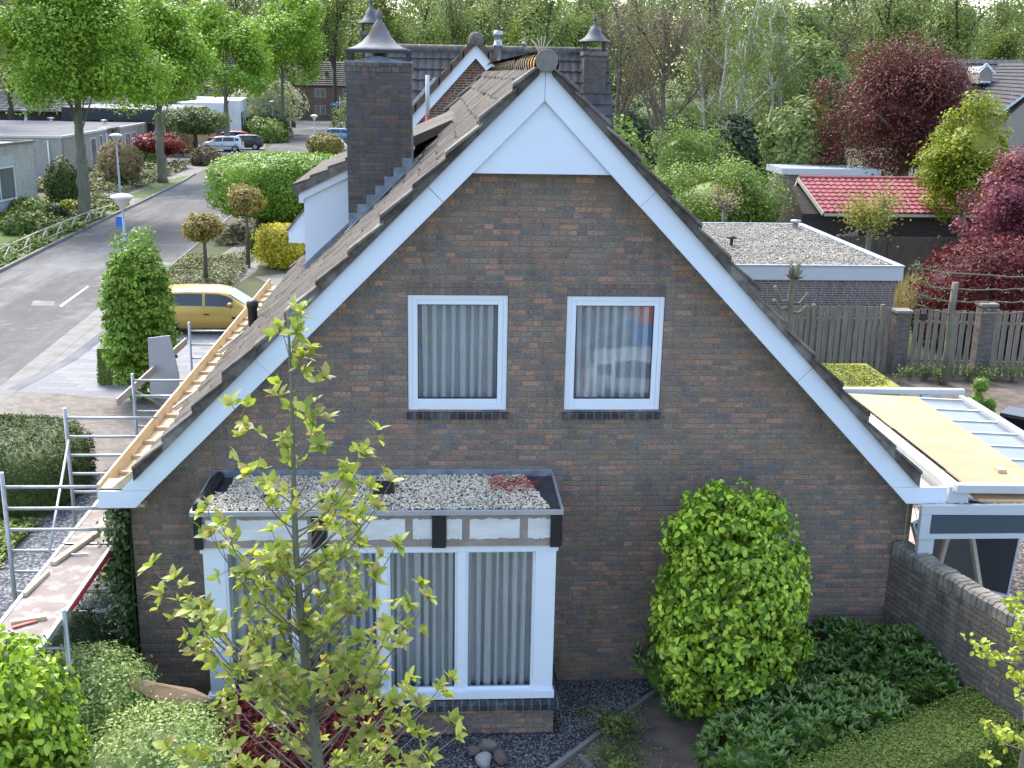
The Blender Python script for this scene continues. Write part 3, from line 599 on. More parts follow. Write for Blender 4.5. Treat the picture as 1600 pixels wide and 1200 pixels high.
# eaves: fresh timber gutter boards on the left, remains on the right
ev=MB(); ev.box(-4.12,-4.09,-.29,YB+.4,2.70,2.90); hb(ev,'eaves_board',M_newy)
ev=MB(); ev.box(-4.09,-3.70,-.28,YB+.4,2.70,2.72); ev.box(-4.09,-3.6,-.28,.05,2.835,2.85); ev.prism([(-3.95,2.85),(-3.6,2.85),(-3.6,3.14)],-.28,-.24); hb(ev,'eaves_board',M_newy)
ev=MB(); ev.box(-3.74,-3.705,-.27,YB+.4,2.72,2.95)
for k in range(22): ev.box(-4.085,-3.74,-.1+k*.62,-.05+k*.62,2.72,2.77)
hb(ev,'eaves_batten',M_newy)
ev=MB(); ev.box(-3.74,-3.68,-.27,YB+.4,2.93,2.97); ev.bar((-3.95,3,2.85),(-3.6,3.1,3.1),.05,.07); ev.bar((-3.95,6.5,2.85),(-3.5,6.6,3.2),.05,.07); hb(ev,'eaves_batten',M_rail)
ev=MB(); ev.box(6.12,6.3,-.27,YB+.4,2.64,2.7); ev.box(5.98,6.03,-.2,YB+.4,2.66,2.92); hb(ev,'eaves_board',M_newy)
for a_,b_ in ((-4.02,-3.95),(-3.75,-3.6),(5.98,6.1),(6.2,6.3)): br=MB(); br.box(a_,b_,-.2,-.05,2.57,2.61); hb(br,'packing_block',M_newy)
# ---- upper windows
def pleats(mb,x0,x1,y,z0,z1,n,amp=.03,rng=rs(3),hem=0):
    m0=n*16+1; u=np.linspace(0,1,m0); wd=rng.uniform(.8,1.2,n); ed=np.concatenate([[0],np.cumsum(wd)/wd.sum()]); ph=np.interp(u,ed,np.arange(n+1))*2*PI
    rows=[]
    for t,z in ((0,z1),(.25,z1+(z0-z1)*.25),(.5,(z0+z1)/2),(.75,z1+(z0-z1)*.75),(1,z0)):
        wig=.25*np.sin(np.arange(n)*1.7+t*1.3)[np.minimum((ph/2/PI).astype(int),n-1)]; yy=y+amp*np.tanh(4.5*(np.cos(ph+wig)-.3))+.008*np.sin(ph*3.1+t*2); rows.append(np.stack([x0+(x1-x0)*u+.006*np.sin(ph*.7+t*2.2),yy,np.full(m0,z)],1))
    V=np.concatenate(rows); i=np.arange(m0-1); mb.add(V,np.concatenate([np.stack([i+k*m0,i+1+k*m0,i+1+(k+1)*m0,i+(k+1)*m0],1) for k in range(4)]),True)
def ring(mb,x0,x1,z0,z1,t,ya,yb,tb=None):
    tb=tb or t
    mb.box(x0,x0+t,ya,yb,z0,z1); mb.box(x1-t,x1,ya,yb,z0,z1); mb.box(x0+t,x1-t,ya,yb,z1-t,z1); mb.box(x0+t,x1-t,ya,yb,z0,z0+tb)
def window(wn,name='window'):
    x0,x1,z0,z1=wn; f=MB(); ring(f,x0+.005,x1-.005,z0,z1-.01,.055,.02,.12,.06); F=flush_mesh(hb(f,name,M_pvc),.004)
    s_=MB(); ring(s_,x0+.06,x1-.06,z0+.06,z1-.065,.062,.03,.1,.075); s=hb(s_,'sash',M_pvc); s.parent=F; flush_mesh(s,.006)
    s_=MB(); ring(s_,x0+.122,x1-.122,z0+.135,z1-.127,.008,.045,.09); s=hb(s_,'glazing_seal',M_rubber); s.parent=F
    p=MB(); p.add([(x0+.12,.06,z0+.13),(x1-.12,.06,z0+.13),(x1-.12,.06,z1-.12),(x0+.12,.06,z1-.12)],[(0,1,2,3)]); s=hb(p,'pane',M_glass); s.parent=F
    c=MB(); pleats(c,x0+.02,x1-.02,.2,z0+.08,z1,10,.065,rs(int(x0*10)+50)); s=hb(c,'curtain',M_curt); s.parent=F
    c=MB(); c.add([(x0-.1,.55,z0-.1),(x1+.1,.55,z0-.1),(x1+.1,.55,z1+.1),(x0-.1,.55,z1+.1)],[(0,1,2,3)]); s=hb(c,'dark_backdrop',M_room); s.parent=F
    sl=MB(); sl.prism([(.02,z0-.015),(-.055,z0-.035),(-.055,z0-.1),(.0,z0-.1)],x0-.01,x1+.02,'x'); s=hb(sl,'sill',M_sill); s.parent=F
    for q in (.15,.85):
        h_=MB(); h_.box(x0+(x1-x0)*q-.03,x0+(x1-x0)*q+.03,.012,.02,z0+.02,z0+.035); s=hb(h_,'drain_cap',M_pvc); s.parent=F
window(W1); window(W2)
# ---- bay window
FY=-1.15; bx0,bx1=-2.72,1.33
B_=MB(); B_.box(-2.76,1.36,-1.2,0,.0,.40); bay=hb(B_,'bay_window',M_brick)
def bb(mb,name,mat): return hb_child(mb,name,mat,bay)
def hb_child(mb,name,mat,par): o=hb(mb,name,mat,par); return o
m_=MB(); m_.prism([(-1.13,.475),(-1.30,.44),(-1.30,.37),(-1.19,.37)],-2.84,1.44,'x'); m_.box(1.37,1.44,-1.12,-.01,.37,.46); bb(m_,'sill',M_sill)
m_=MB(); m_.box(-2.75,1.36,-1.2,-1.08,.475,.57); m_.box(-2.75,1.36,-1.17,-1.08,2.38,2.46); bb(m_,'bottom_rail',M_pvc)
posts=[(-2.72,-2.48),(-1.72,-1.62),(-.73,-.62),(.19,.29),(1.10,1.34)]
for a_,b_ in posts: m_=MB(); m_.box(a_,b_,-1.16,-1.07,.57,2.38); flush_mesh(bb(m_,'post',M_pvc),.006)
m_=MB()
for sx in (bx0,bx1-.05):
    m_.box(sx,sx+.05,-1.07,-.02,.5,.62); m_.box(sx,sx+.05,-1.07,-.02,2.36,2.46); m_.box(sx,sx+.05,-.2,-.02,.62,2.36)
bb(m_,'side_frame',M_pvc)
for k in range(4):
    a_,b_=posts[k][1],posts[k+1][0]
    m_=MB(); ring(m_,a_,b_,.57,2.38,.028,-1.13,-1.1); bb(m_,'glazing_bead',M_rubber if False else M_pvc)
    m_=MB(); m_.add([(a_,-1.11,.57),(b_,-1.11,.57),(b_,-1.11,2.38),(a_,-1.11,2.38)],[(0,1,2,3)]); bb(m_,'pane',M_glass)
m_=MB()
for sx in (bx0+.025,bx1-.025): m_.add([(sx,-1.07,.62),(sx,-.2,.62),(sx,-.2,2.36),(sx,-1.07,2.36)],[(0,1,2,3)])
bb(m_,'side_pane',M_glass)
m_=MB(); pleats(m_,-2.66,1.27,-.97,.52,2.4,36,.07,rs(8)); bb(m_,'curtain',M_curt)
m_=MB(); m_.box(-2.72,1.3,.8,.85,0,2.6); m_.box(-2.7,1.3,-1.1,.8,.41,.47); bb(m_,'dark_backdrop',M_room)
# parapet: bare cement with plaster panels and black boards
m_=MB(); m_.box(-2.77,1.37,-1.2,-.0,2.46,2.86); bb(m_,'parapet',M_cement)
px_=[(-2.62,-2.42),(-2.33,-1.62),(-1.28,-1.1),(-1.0,-.37),(-.27,-.02),(.24,.43),(.55,.98),(1.07,1.2)]
def panel(u0,u1): # photo columns on the parapet plane
    return at(u0,820,y=-1.2)[0],at(u1,820,y=-1.2)[0]
for u0,u1 in ((321,357),(370,480),(512,540),(560,633),(645,675),(698,722),(734,812),(825,860)):
    a_,b_=panel(u0,u1); q=MB(); rr=rs(u0); n=14
    def jl(v): return v+rr.normal(0,.006,n)
    xs=np.linspace(a_,b_,n); zb=jl(2.555); ztp=jl(2.80); pts=[(x,z) for x,z in zip(xs,zb)]+[(x,z) for x,z in zip(xs[::-1],ztp)]
    q.prism(pts,-1.206,-1.198); bb(q,'plaster_panel',M_stucco)
for u0,u1 in ((303,316),(487,510),(675,697),(860,875)):
    a_,b_=panel(u0,u1); q=MB(); q.box(a_,b_,-1.235,-1.2,2.455,2.85); bb(q,'black_board',M_black)
q=MB(); q.box(1.372,1.395,-1.2,-.01,2.455,2.85); q.box(-2.8,-2.775,-1.2,-.01,2.455,2.85); bb(q,'black_board',M_black)
m_=MB(); m_.box(-2.82,1.40,-1.26,-1.225,2.865,2.925); m_.box(1.375,1.40,-1.225,-.0,2.87,2.93); m_.box(-2.82,-2.795,-1.225,0,2.87,2.93); flush_mesh(bb(m_,'roof_trim',flat('grey_trim',(.42,.44,.46),.4,.5,.3)),.004)
m_=MB(); m_.box(-2.795,1.375,-1.225,-.02,2.86,2.885); bb(m_,'roof_felt',mottled('wet_felt',(.035,.037,.04),(.07,.07,.075),4,.45,.2))
m_=MB(); m_.box(-2.80,1.38,-.03,-.004,2.86,2.985); bb(m_,'flashing',M_lead)
m_=MB(); m_.tube([(-2.7,-.1,2.93),(-2.72,-.6,2.93),(-2.75,-1.0,2.93),(-2.74,-1.17,2.93)],[.06,.055,.075,.07],8); bb(m_,'lead_roll',M_rubber)
# pebbles
def pebble_field(mb,rng,n,fn,size,z):
    P=fn(rng,n); D=norm(rng.normal(0,1,(n,6,3))); 
    base=np.array([(1,0,0),(-1,0,0),(0,1,0),(0,-1,0),(0,0,1),(0,0,-1)],float)
    S_=size*rng.uniform(.55,1.35,(n,1,1)); A=rng.uniform(0,2*PI,n); ca,sa=np.cos(A)[:,None],np.sin(A)[:,None]
    Q=base[None]*rng.uniform(.6,1.15,(n,6,1))*np.stack([np.ones(n),rng.uniform(.6,.9,n),rng.uniform(.45,.7,n)],1)[:,None]*S_
    X=Q[...,0]*ca-Q[...,1]*sa; Y=Q[...,0]*sa+Q[...,1]*ca; Q=np.stack([X,Y,Q[...,2]],-1)+np.concatenate([P,np.full((n,1),z)],1)[:,None]+np.stack([np.zeros(n),np.zeros(n),rng.uniform(0,size*.6,n)],1)[:,None]
    i=np.arange(n)[:,None]*6; b0=mb.n
    F=np.concatenate([i+np.array([f]) for f in ((0,2,4),(2,1,4),(1,3,4),(3,0,4),(2,0,5),(1,2,5),(3,1,5),(0,3,5))]); mb.add(Q.reshape(-1,3),F)
def baygrid(rng,n):
    x=rng.uniform(-2.66,1.25,n); y=rng.uniform(-1.18,-.05,n); k=(x<-2.52)&(y>-.6); x[k]+=.3
    k=(x>1.0)&(x>1.26-.2*(y+1.2)); x[k]-=rng.uniform(.3,3,k.sum()); return np.stack([x,y],1)
m_=MB(); pebble_field(m_,rs(11),12500,baygrid,.021,2.905); bb(m_,'gravel',M_peb)['kind']='stuff'
q=MB(); rr=rs(2)
for k in range(16):
    t=np.linspace(0,1,9); x=.55+.6*t*rr.uniform(.6,1.1)+rr.uniform(0,.15); x=np.minimum(x,1.27); y=-.35+rr.uniform(-.2,.2)+.15*np.sin(t*rr.uniform(3,8)+rr.uniform(0,6)); q.tube(np.stack([x,y,np.full(9,2.935)+.02*np.sin(t*9)],1),.004,3)
bb(q,'red_mesh_scrap',flat('red_plastic',(.5,.05,.05),.5))
q=MB(); q.prism([(-.82,2.89),(-.55,2.89),(-.57,2.99),(-.80,2.99)],-.72,-.45); bb(q,'roof_outlet',M_rubber)
# ---- chimney on the left slope
ch=MB(); cx0,cx1,cy0,cy1=-1.49,-.48,5.0,5.95; ch.box(cx0,cx1,cy0,cy1,5.0,7.72); chim=hb(ch,'chimney',M_chim)
q=MB(); q.box(cx0-.012,cx1+.012,cy0-.012,cy1+.012,7.72,7.86); hb_child(q,'coping',brick('brick_coping',0,.14,.12,CH_COLS,(.08,.075,.065),.06,halves=0,origin=.04),chim)
q=MB(); q.box(cx0+.0,cx1-.0,cy0+.0,cy1,7.86,7.885); q.prism([(cx0+.1,7.885),(cx1-.1,7.885),(-.985,7.96)],cy0+.1,cy1-.1); hb_child(q,'cap_slab',M_lead,chim)
for x in (cx0+.05,cx1-.05):
    for y in (cy0+.05,cy1-.05): q=MB(); q.box(x-.03,x+.03,y-.02,y+.02,7.88,8.04); hb_child(q,'leg',M_rubber,chim)
q=MB(); q.box(cx0-.0,cx1,cy0-.01,cy0+.01,8.0,8.045); hb_child(q,'rail',M_rubber,chim)
q=MB(); q.lathe([(.13,0),(.13,.12)],(-.985,5.47,7.9)); hb_child(q,'flue',M_rubber,chim)
q=MB(); cxm,cym=-.985,5.475; prof=[(.60,0),(.595,.015),(.46,.05),(.33,.12),(.22,.22),(.135,.34),(.08,.42),(.04,.455)]
V=[];F=[]
for r_,z_ in prof:
    n8=8
    for i in range(4):
        a0=PI/4+i*PI/2; p0=np.array([math.cos(a0),math.sin(a0)])*r_*1.2; a1=a0+PI/2; p1=np.array([math.cos(a1),math.sin(a1)])*r_*1.2
        for t in np.linspace(0,1,5)[:-1]:
            pt=p0*(1-t)+p1*t; V.append((cxm+pt[0]*.93,cym+pt[1]*.93,8.05+z_))
for k in range(len(prof)-1):
    for i in range(16): j=(i+1)%16; F.append((k*16+i,k*16+j,k*16+16+j,k*16+16+i))
q.add(V,F,True); q.lathe([(.03,.44),(.035,.46),(.02,.47),(.045,.5),(.055,.54),(.045,.58),(.02,.62),(0.002,.64)],(cxm,cym,8.05),10)
for i,V_ in enumerate(q.V): pass
o=hb_child(q,'cowl',M_zinc,chim)
# stepped lead flashing along the roof line on the chimney front
q=MB()
for k in range(7):
    xa=cx0+k*.145; zr=iL(xa)+BW+.06; q.box(xa,xa+.16,cy0-.012-.001*k,cy0-.002,zr-.05,zr+.30)
hb_child(q,'stepped_flashing',M_lead,chim)
q=MB(); q.box(cx1+.002,cx1+.015,cy0,cy1,6.25,6.75); q.bar((cx0-.05,cy0-.1,iL(cx0-.05)+BW+.1),(cx1+.1,cy0-.1,iL(cx1+.1)+BW+.1),.22,.02,(-.7,0,.7)); hb_child(q,'apron_flashing',M_lead,chim)
# ---- dormer behind the chimney
dy=6.25; q=MB(); q.prism([(-2.34,4.4),(-1.2,5.4),(-1.2,6.3),(-2.34,5.72)],dy,dy+.05); dorm=hb(q,'dormer',M_white)
q=MB(); q.box(-2.34,-2.3,dy+.05,11,4.4,5.72); hb_child(q,'front_panel',M_white,dorm)
q=MB(); q.prism([(-2.42,5.55),(-2.34,5.55),(-2.34,5.62),(-1.1,6.22),(-1.1,6.35),(-2.42,5.74)],dy-.06,dy-.005); hb_child(q,'barge_board',M_white,dorm)
q=MB()
for k in range(5):
    xa=-2.5+k*.3; za=5.77+k*.15; q.prism([(xa,za-.1),(xa+.33,za+.06),(xa+.33,za+.2),(xa,za+.06)],dy-.10-.004*k,dy-.065)
hb_child(q,'verge_tiles',M_verge,dorm)
q=MB()
for k in range(5):
    xa=-2.52+k*.3; za=5.84+k*.15; q.prism([(xa,za-.02),(xa+.36,za+.13),(xa+.36,za+.15),(xa,za+.03)],dy-.1,11.2)
q.prism([(-1.1,6.2),(CX-.2,7.2),(CX-.2,7.3),(-1.1,6.4)],dy+.2,11.2)
hb_child(q,'roof_tiles',M_tile,dorm)
q=MB(); q.prism([(-2.72,5.0),(-2.40,5.36),(-2.35,5.36),(-2.35,4.75),(-2.72,4.75)],7.0,7.06); hb_child(q,'window_hood',M_white,dorm)
q=MB(); q.prism([(-2.76,4.98),(-2.40,5.42),(-2.38,5.38),(-2.72,4.96)],6.95,10); hb_child(q,'hood_roof',M_redroof if False else M_verge,dorm)
q=MB(); q.bar((-2.35,dy-.02,4.45),(-1.5,dy-.02,iL(-1.5)+BW+.08),.06,.09); hb_child(q,'flashing',M_lead,dorm)
# roof vent pipe
q=MB(); p_=at(388,500,x=-3.35); zr=iL(-3.1)+BW; yy=6.0
xv=-3.28; zv=iL(xv)+BW; q.lathe([(.085,0),(.085,.33),(.105,.34),(.105,.42),(.06,.46),(.001,.47)],(xv,6.2,zv+.03),14); hb(q,'vent_pipe',M_rubber)
# ------------------------------------------------------------ garden wall
def wallpath(mb,pts,th,z0,z1):
    for (a,b) in zip(pts[:-1],pts[1:]): mb.bar((a[0],a[1],(z0+z1)/2),(b[0],b[1],(z0+z1)/2),th,z1-z0)
gw=thing('garden_wall','weathered brick garden wall with rough rounded top beside the laurels','wall',(6.0,-.1,0))
def ch(mb,name,mat,par,off):
    for i,V in enumerate(mb.V): mb.V[i]=V-np.array(off)
    return mb.build(name,mat,par)
q=MB(); wallpath(q,[(5.96,-.0),(6.30,-1.3),(6.75,-2.75)],.24,0,1.82); ch(q,'wall',M_gwall if False else brick('brick_gwall_side',1,.072,.225,[(.17,.15,.12),(.14,.13,.12),(.21,.17,.13),(.12,.12,.13),(.24,.19,.14),(.18,.165,.14)],(.12,.11,.095),.13,wob=.012,dirt=.5),gw,(6.0,-.1,0))
q=MB(); rr=rs(4); pth=[(5.96,-.02),(6.30,-1.3),(6.75,-2.75)]
for (a,b) in zip(pth[:-1],pth[1:]):
    L=math.dist(a,b); n=int(L/.078); d=np.array([(b[0]-a[0])/L,(b[1]-a[1])/L]); s_=np.array([-d[1],d[0]])
    for k in range(n):
        p=np.array(a)+d*(k+.5)*L/n; h=rr.uniform(-.008,.012); hw=.125+rr.uniform(-.006,.008); w2=.034
        V=[]
        for e_ in (-w2,w2):
            for (c_,z) in ((-hw,1.80),(-hw*1.0,1.93+h),(-hw*.7,1.965+h),(hw*.7,1.965+h),(hw,1.93+h),(hw,1.80)): V.append((p[0]+d[0]*e_+s_[0]*c_,p[1]+d[1]*e_+s_[1]*c_,z))
        q.add(V,[(0,1,2,3,4,5),(11,10,9,8,7,6)]+[(i,(i+1)%6,6+(i+1)%6,6+i)[::-1] for i in range(6)])
ch(q,'coping',mottled('coping_brick',(.14,.13,.11),(.25,.23,.2),7,.95,.7,20,c3=(.3,.28,.23),scale2=4),gw,(6.0,-.1,0))
# thin string hanging from the right barge board
q=MB(); q.tube([(5.86,-.32,2.62),(5.87,-.3,2.2),(5.88,-.28,1.9)],.004,4); q.tube([(5.93,-.32,2.6),(6.02,-.3,2.35)],.004,4); tag(q.build('hanging_string',M_hornd if False else flat('green_string',(.3,.4,.2),.6)),'thin green string hanging under the right end of the white barge board','string')
# ------------------------------------------------------------ veranda roof (pergola) right
VX,VY=6.42,-.38
ver=thing('veranda','white aluminium veranda frame with glass and plywood roof beside the right eaves','veranda',(VX,VY,0))
def vb(mb,name,mat,bev=0):
    o=ch(mb,name,mat,ver,(VX,VY,0)); 
    if bev: flush_mesh(o,bev)
    return o
q=MB(); q.box(6.36,6.62,-.35,4.3,2.62,2.78); q.box(6.36,6.40,-.35,4.3,2.78,2.84); vb(q,'gutter',M_alu,.01)
q=MB(); q.box(6.0,12.5,-.42,-.36,2.5,2.62); vb(q,'front_beam',M_alu,.008)
q=MB(); q.prism([(6.42,2.78),(12.5,2.68),(12.5,2.79),(6.42,2.89)],-.42,-.30); vb(q,'front_beam',M_alu,.008)
q=MB(); q.box(6.02,6.22,-.40,-.30,1.95,2.52); vb(q,'corner_post',M_alu,.008)
q=MB(); q.box(6.0,12.5,-.43,-.36,2.17,2.235); q.box(6.0,6.13,-.43,-.36,2.235,2.5); q.prism([(6.13,2.5),(12.5,2.42),(12.5,2.5),(6.13,2.505)],-.43,-.36); vb(q,'screen_frame',M_alu,.005)
q=MB(); q.prism([(6.12,2.235),(12.5,2.235),(12.5,2.43),(6.12,2.51)],-.41,-.38); vb(q,'screen',M_screen)
q=MB(); q.prism([(6.63,2.79),(7.77,2.735),(7.77,2.755),(6.63,2.81)],.36,4.02); vb(q,'plywood_sheet',M_ply)
q=MB(); q.prism([(6.63,2.793),(7.77,2.738),(7.77,2.76),(6.63,2.815)],-.24,2.2); vb(q,'plywood_sheet',M_ply)
q=MB(); q.prism([(6.75,2.64),(9.5,2.58),(9.5,2.6),(6.75,2.66)],-.36,-.1); vb(q,'plywood_sheet',M_ply)
for k in range(8):
    y=-.1+k*.61; q=MB(); q.prism([(6.65,2.70),(8.62,2.60),(8.62,2.66),(6.65,2.76)],y-.03,y+.03); vb(q,'rafter',M_alu,.004)
for k in range(7):
    y=-.1+k*.61; q=MB(); q.prism([(6.65,2.735),(8.6,2.635),(8.6,2.642),(6.65,2.742)],y+.032,y+.578); vb(q,'glass_panel',flat('roof_glass',(.15,.165,.175),.18,.5,var=.15,vs=1.5) if k==0 else bpy.data.materials['roof_glass'])
q=MB(); q.box(8.6,8.68,-.4,4.3,2.50,2.70); q.box(8.74,8.80,-.4,4.3,2.48,2.66); q.box(8.68,8.74,-.4,4.3,2.48,2.52); vb(q,'eaves_beam',M_alu,.006)
q=MB(); q.prism([(6.45,2.70),(8.75,2.68),(8.75,2.77),(6.45,2.79)],4.38,4.5); q.prism([(8.0,2.56),(8.15,2.56),(8.15,2.68),(8.0,2.68)],4.35,4.45); vb(q,'rear_beam',M_alu,.01)
q=MB(); q.box(8.3,8.4,.2,.3,0,2.5); q.box(8.3,8.4,4.2,4.3,0,2.5); vb(q,'post',flat('dark_post',(.03,.04,.045),.5))
q=MB(); q.prism([(7.3,2.78),(7.42,2.775),(7.42,2.83),(7.3,2.835)],.30,.42); tag(q.build('wood_block',M_newy),'small offcut of pale timber lying on the plywood sheet','wood block')
for i,(a,b) in enumerate((((6.95,.55,2.45),(6.55,.3,.6)),((7.15,.9,2.45),(7.45,.3,.5)))):
    q=MB(); q.bar(a,b,.07,.05); tag(q.build('timber_prop',M_rail),('slanting timber prop under the veranda, the one nearer the brick wall','slanting timber prop under the veranda, in front of the black boards')[i],'timber prop',group='timber props under the veranda')
for i,(c,rz,w_,h_) in enumerate((((7.75,2.3,.75),.5,1.1,1.3),((8.55,2.6,.72),-.35,.85,1.35),((7.1,3.4,.8),.8,1.0,1.2))):
    q=MB(); q.box(-w_/2,w_/2,-.02,.02,-h_/2,h_/2); o=q.build('black_panel',M_black,None,(c[0],c[1],c[2])); o.rotation_euler=(-.35,.12*(1 if i else -1),rz)
    fr=MB(); ring(fr,-w_/2-.01,w_/2+.01,-h_/2-.01,h_/2+.01,.03,-.03,.03); fr.build('edge_trim',M_alu,o)
    tag(o,('black panel leaning behind the timber props under the veranda','black panel with pale edge standing outermost beside the brown gravel','black panel leaning farthest back on the crazy paving')[i],'panel',group='black panels under the veranda')
q=MB(); q.box(-.5,.5,-.35,.35,0,.12); q.box(-.45,.45,-.3,.3,.12,.14); o=q.build('stone_slab',mottled('pale_stone',(.45,.45,.43),(.55,.55,.53),3),None,(8.9,1.3,.011)); tag(o,'pale stone slab on the ground by the garden wall','slab')
# ------------------------------------------------------------ scaffold
SC=thing('scaffold','galvanised tube scaffold with two decks along the left eaves','scaffold',(-4.7,0,0))
def sb(mb,name,mat=None): return ch(mb,name,mat or M_galv,SC,(-4.7,0,0))
XA,XB=-5.33,-4.03
def frame(y,ztop,zb=0,dz=.28,zr0=None,xa=XA,xb=XB,x2=True):
    q=MB(); q.tube([(xa,y,zb),(xa,y,ztop)],.026,8); sb(q,'upright'); q=MB(); q.tube([(xb,y,zb),(xb,y,min(ztop,2.5) if y>-1 else ztop)],.026,8); sb(q,'upright')
    q=MB(); z=zr0 or ztop-.17
    while z>zb+.1:
        q.tube([(xa,y,z),(xb,y,z)],.021,6); z-=dz
    sb(q,'rungs')
    for x in (xa,xb):
        q=MB(); q.lathe([(.031,0),(.031,.12)],(x,y,zb+1.0),8); sb(q,'coupler'); q=MB(); q.lathe([(.05,0),(.05,.012),(.02,.02),(.02,.1)],(x,y,zb+.005),8); sb(q,'foot_plate')
frame(-2.0,2.12,0,.28,1.94)
frame(0.0,2.95,0,.28,2.76); frame(2.4,3.05,0,.28,2.90); frame(5.9,2.62,0,.28,2.5); frame(10.4,2.55,0,.3,2.36)
for a_,b_ in (((-5.28,2.3,2.6),(-4.75,-.3,2.02)),((-5.28,-1.9,1.2),(-5.3,2.3,.4)),((-5.28,5.9,2.3),(-5.2,8,1.3)),((-4.9,-.2,1.25),(-4.6,-2.2,2.0))): q=MB(); q.tube([a_,b_],.019,6); sb(q,'brace')
for ya,yb in ((-2.62,-.02),(.02,2.5)):
    q=MB(); q.box(-4.66,-4.10,ya,yb,1.985,2.0); sb(q,'deck',M_deck)
    q=MB(); q.box(-4.70,-4.66,ya,yb,1.94,2.01); q.box(-4.10,-4.06,ya,yb,1.94,2.01); q.box(-4.66,-4.10,ya-.0,ya+.03,1.95,2.004); sb(q,'deck_rail')
q=MB(); q.box(-4.058,-4.054,-1.7,-.1,1.93,1.99); sb(q,'red_strip',flat('red_strip',(.45,.04,.04),.5))
for i,(a,b,lb,wd_) in enumerate((((-4.60,-.62,2.03),(-4.35,.32,2.03),'longest pale timber beam lying on the scaffold deck',.075),((-4.64,-1.45,2.03),(-4.58,-.85,2.02),'short pale batten near the left edge of the deck',.045),((-4.52,-.35,2.02),(-4.28,-.33,2.02),'thin grey stick lying across the scaffold deck',.02),((-4.55,-2.1,2.02),(-4.22,-1.98,2.02),'pale timber offcut at the near end of the deck',.06))):
    q=MB(); q.bar(a,b,wd_,.045 if wd_>.03 else .015); tag(q.build('timber_beam',M_newy if i!=2 else M_galv),lb,'timber',group='timber lying on the scaffold deck')
q=MB(); q.bar((-4.5,-2.2,2.015),(-4.3,-2.05,2.015),.04,.02); tag(q.build('red_strap',flat('red_strap',(.5,.1,.08),.5)),'red strip beside the offcut at the near end of the deck','strip')
a=at(183,629,y=5.7); b=at(291,533,y=9.0)
q=MB(); q.bar(a,b,.03,.14,(0,0,1)); tag(q.build('long_plank',M_rail),'long pale plank slanting across the far scaffold frames','plank')
a=at(234,600,y=7.4)
q=MB(); q.prism([(a[0],1.75),(a[0]+.52,1.72),(a[0]+.55,2.2),(a[0]+.42,2.95),(a[0]+.02,2.9)],7.4,7.43); tag(q.build('grey_sheet',flat('grey_sheet',(.42,.42,.44),.5)),'pale grey sheet standing upright against the far scaffold frame','sheet')
# cardboard in the corner
q=MB(); cp=[at(u,v,y=y) for u,v,y in ((198,1058,-1.7),(203,1077,-1.8),(235,1090,-1.8),(262,1103,-1.85),(300,1106,-1.85),(332,1092,-1.8),(300,1076,-1.7),(250,1068,-1.7))]
q.add(list(cp)+[p+np.array([.01,.02,-.01]) for p in cp],[tuple(range(8)),tuple(range(15,7,-1))]+[(i,(i+1)%8,8+(i+1)%8,8+i) for i in range(8)]); tag(q.build('cardboard_sheet',M_card),'torn brown cardboard sheet lying on the shrubs at the house corner','cardboard')
# ------------------------------------------------------------ near planting
def plant(name,label,cat,loc,group=None): return thing(name,label,cat,loc,0,group)
def stem(par,pts,R_,mat,name='trunk',n=7): q=MB(); q.tube(pts,R_,n); return q.build(name,mat,par)
def trunk_branches(par,rng,h0,h1,r,k,mat,sp=.6,r0=.07,base=0.0):
    q=MB(); q.tube([(0,0,base),(.02,.01,h0*.5),(0,0,h0),(0,.02,h1)],[r0,r0*.8,r0*.7,r0*.3],8)
    for i in range(k):
        t=rng.uniform(h0*.9,h1*.9); a_=rng.uniform(0,2*PI); L=sp*rng.uniform(.6,1); q.tube([(0,0,t),(L*.5*math.cos(a_),L*.5*math.sin(a_),t+L*.3),(L*math.cos(a_),L*math.sin(a_),t+L*.75)],[r0*.4,r0*.25,r0*.1],5)
    return q.build('trunk',mat,par)
def sprays(q,rg,c,r,p,fn,nl,npl,leaf,rl=.2,kind=1):
    nc=nl*12; cand=norm(rg.normal(0,1,(nc,3))*np.array(r)); S3=cand*super_r(cand,r,p)[:,None]; keep=[0]; dm=np.linalg.norm(S3-S3[0],axis=1)
    for _ in range(nl-1): i_=int(np.argmax(dm*rg.uniform(.75,1,nc))); keep.append(i_); dm=np.minimum(dm,np.linalg.norm(S3-S3[i_],axis=1))
    D=cand[keep]; Rr=super_r(D,r,p)*fn(D)
    n2=nl*22; D2=norm(rg.normal(0,1,(n2,3))*np.array(r)); R2=super_r(D2,r,p)*fn(D2)*rg.uniform(.5,.74,n2); add_leaves(q,D2*R2[:,None]+np.array(c),norm(D2+np.array([0,0,.4])),rg,leaf*1.1,.65,kind,.1,.3,.4); ctr=D*(Rr*rg.uniform(.8,.97,nl))[:,None]; out=norm(ctr/np.array(r)**2)
    for k in range(nl):
        m=int(npl*rg.uniform(.6,1.4)); s_=rl*rg.uniform(.6,1.35); d=sphere_dirs(rg,m); d[:,2]=np.where(rg.rand(m)<.65,np.abs(d[:,2]),d[:,2]); P=ctr[k]+d*np.array([s_,s_,s_*.55])*(rg.rand(m)**.45)[:,None]+out[k]*s_*.3
        P[:,2]-=np.linalg.norm(P-ctr[k],axis=1)*.35; add_leaves(q,P+np.array(c),norm(d*.6+out[k]*.5+np.array([0,0,.55])),rg,leaf,.6,kind,.15,.3,.55)
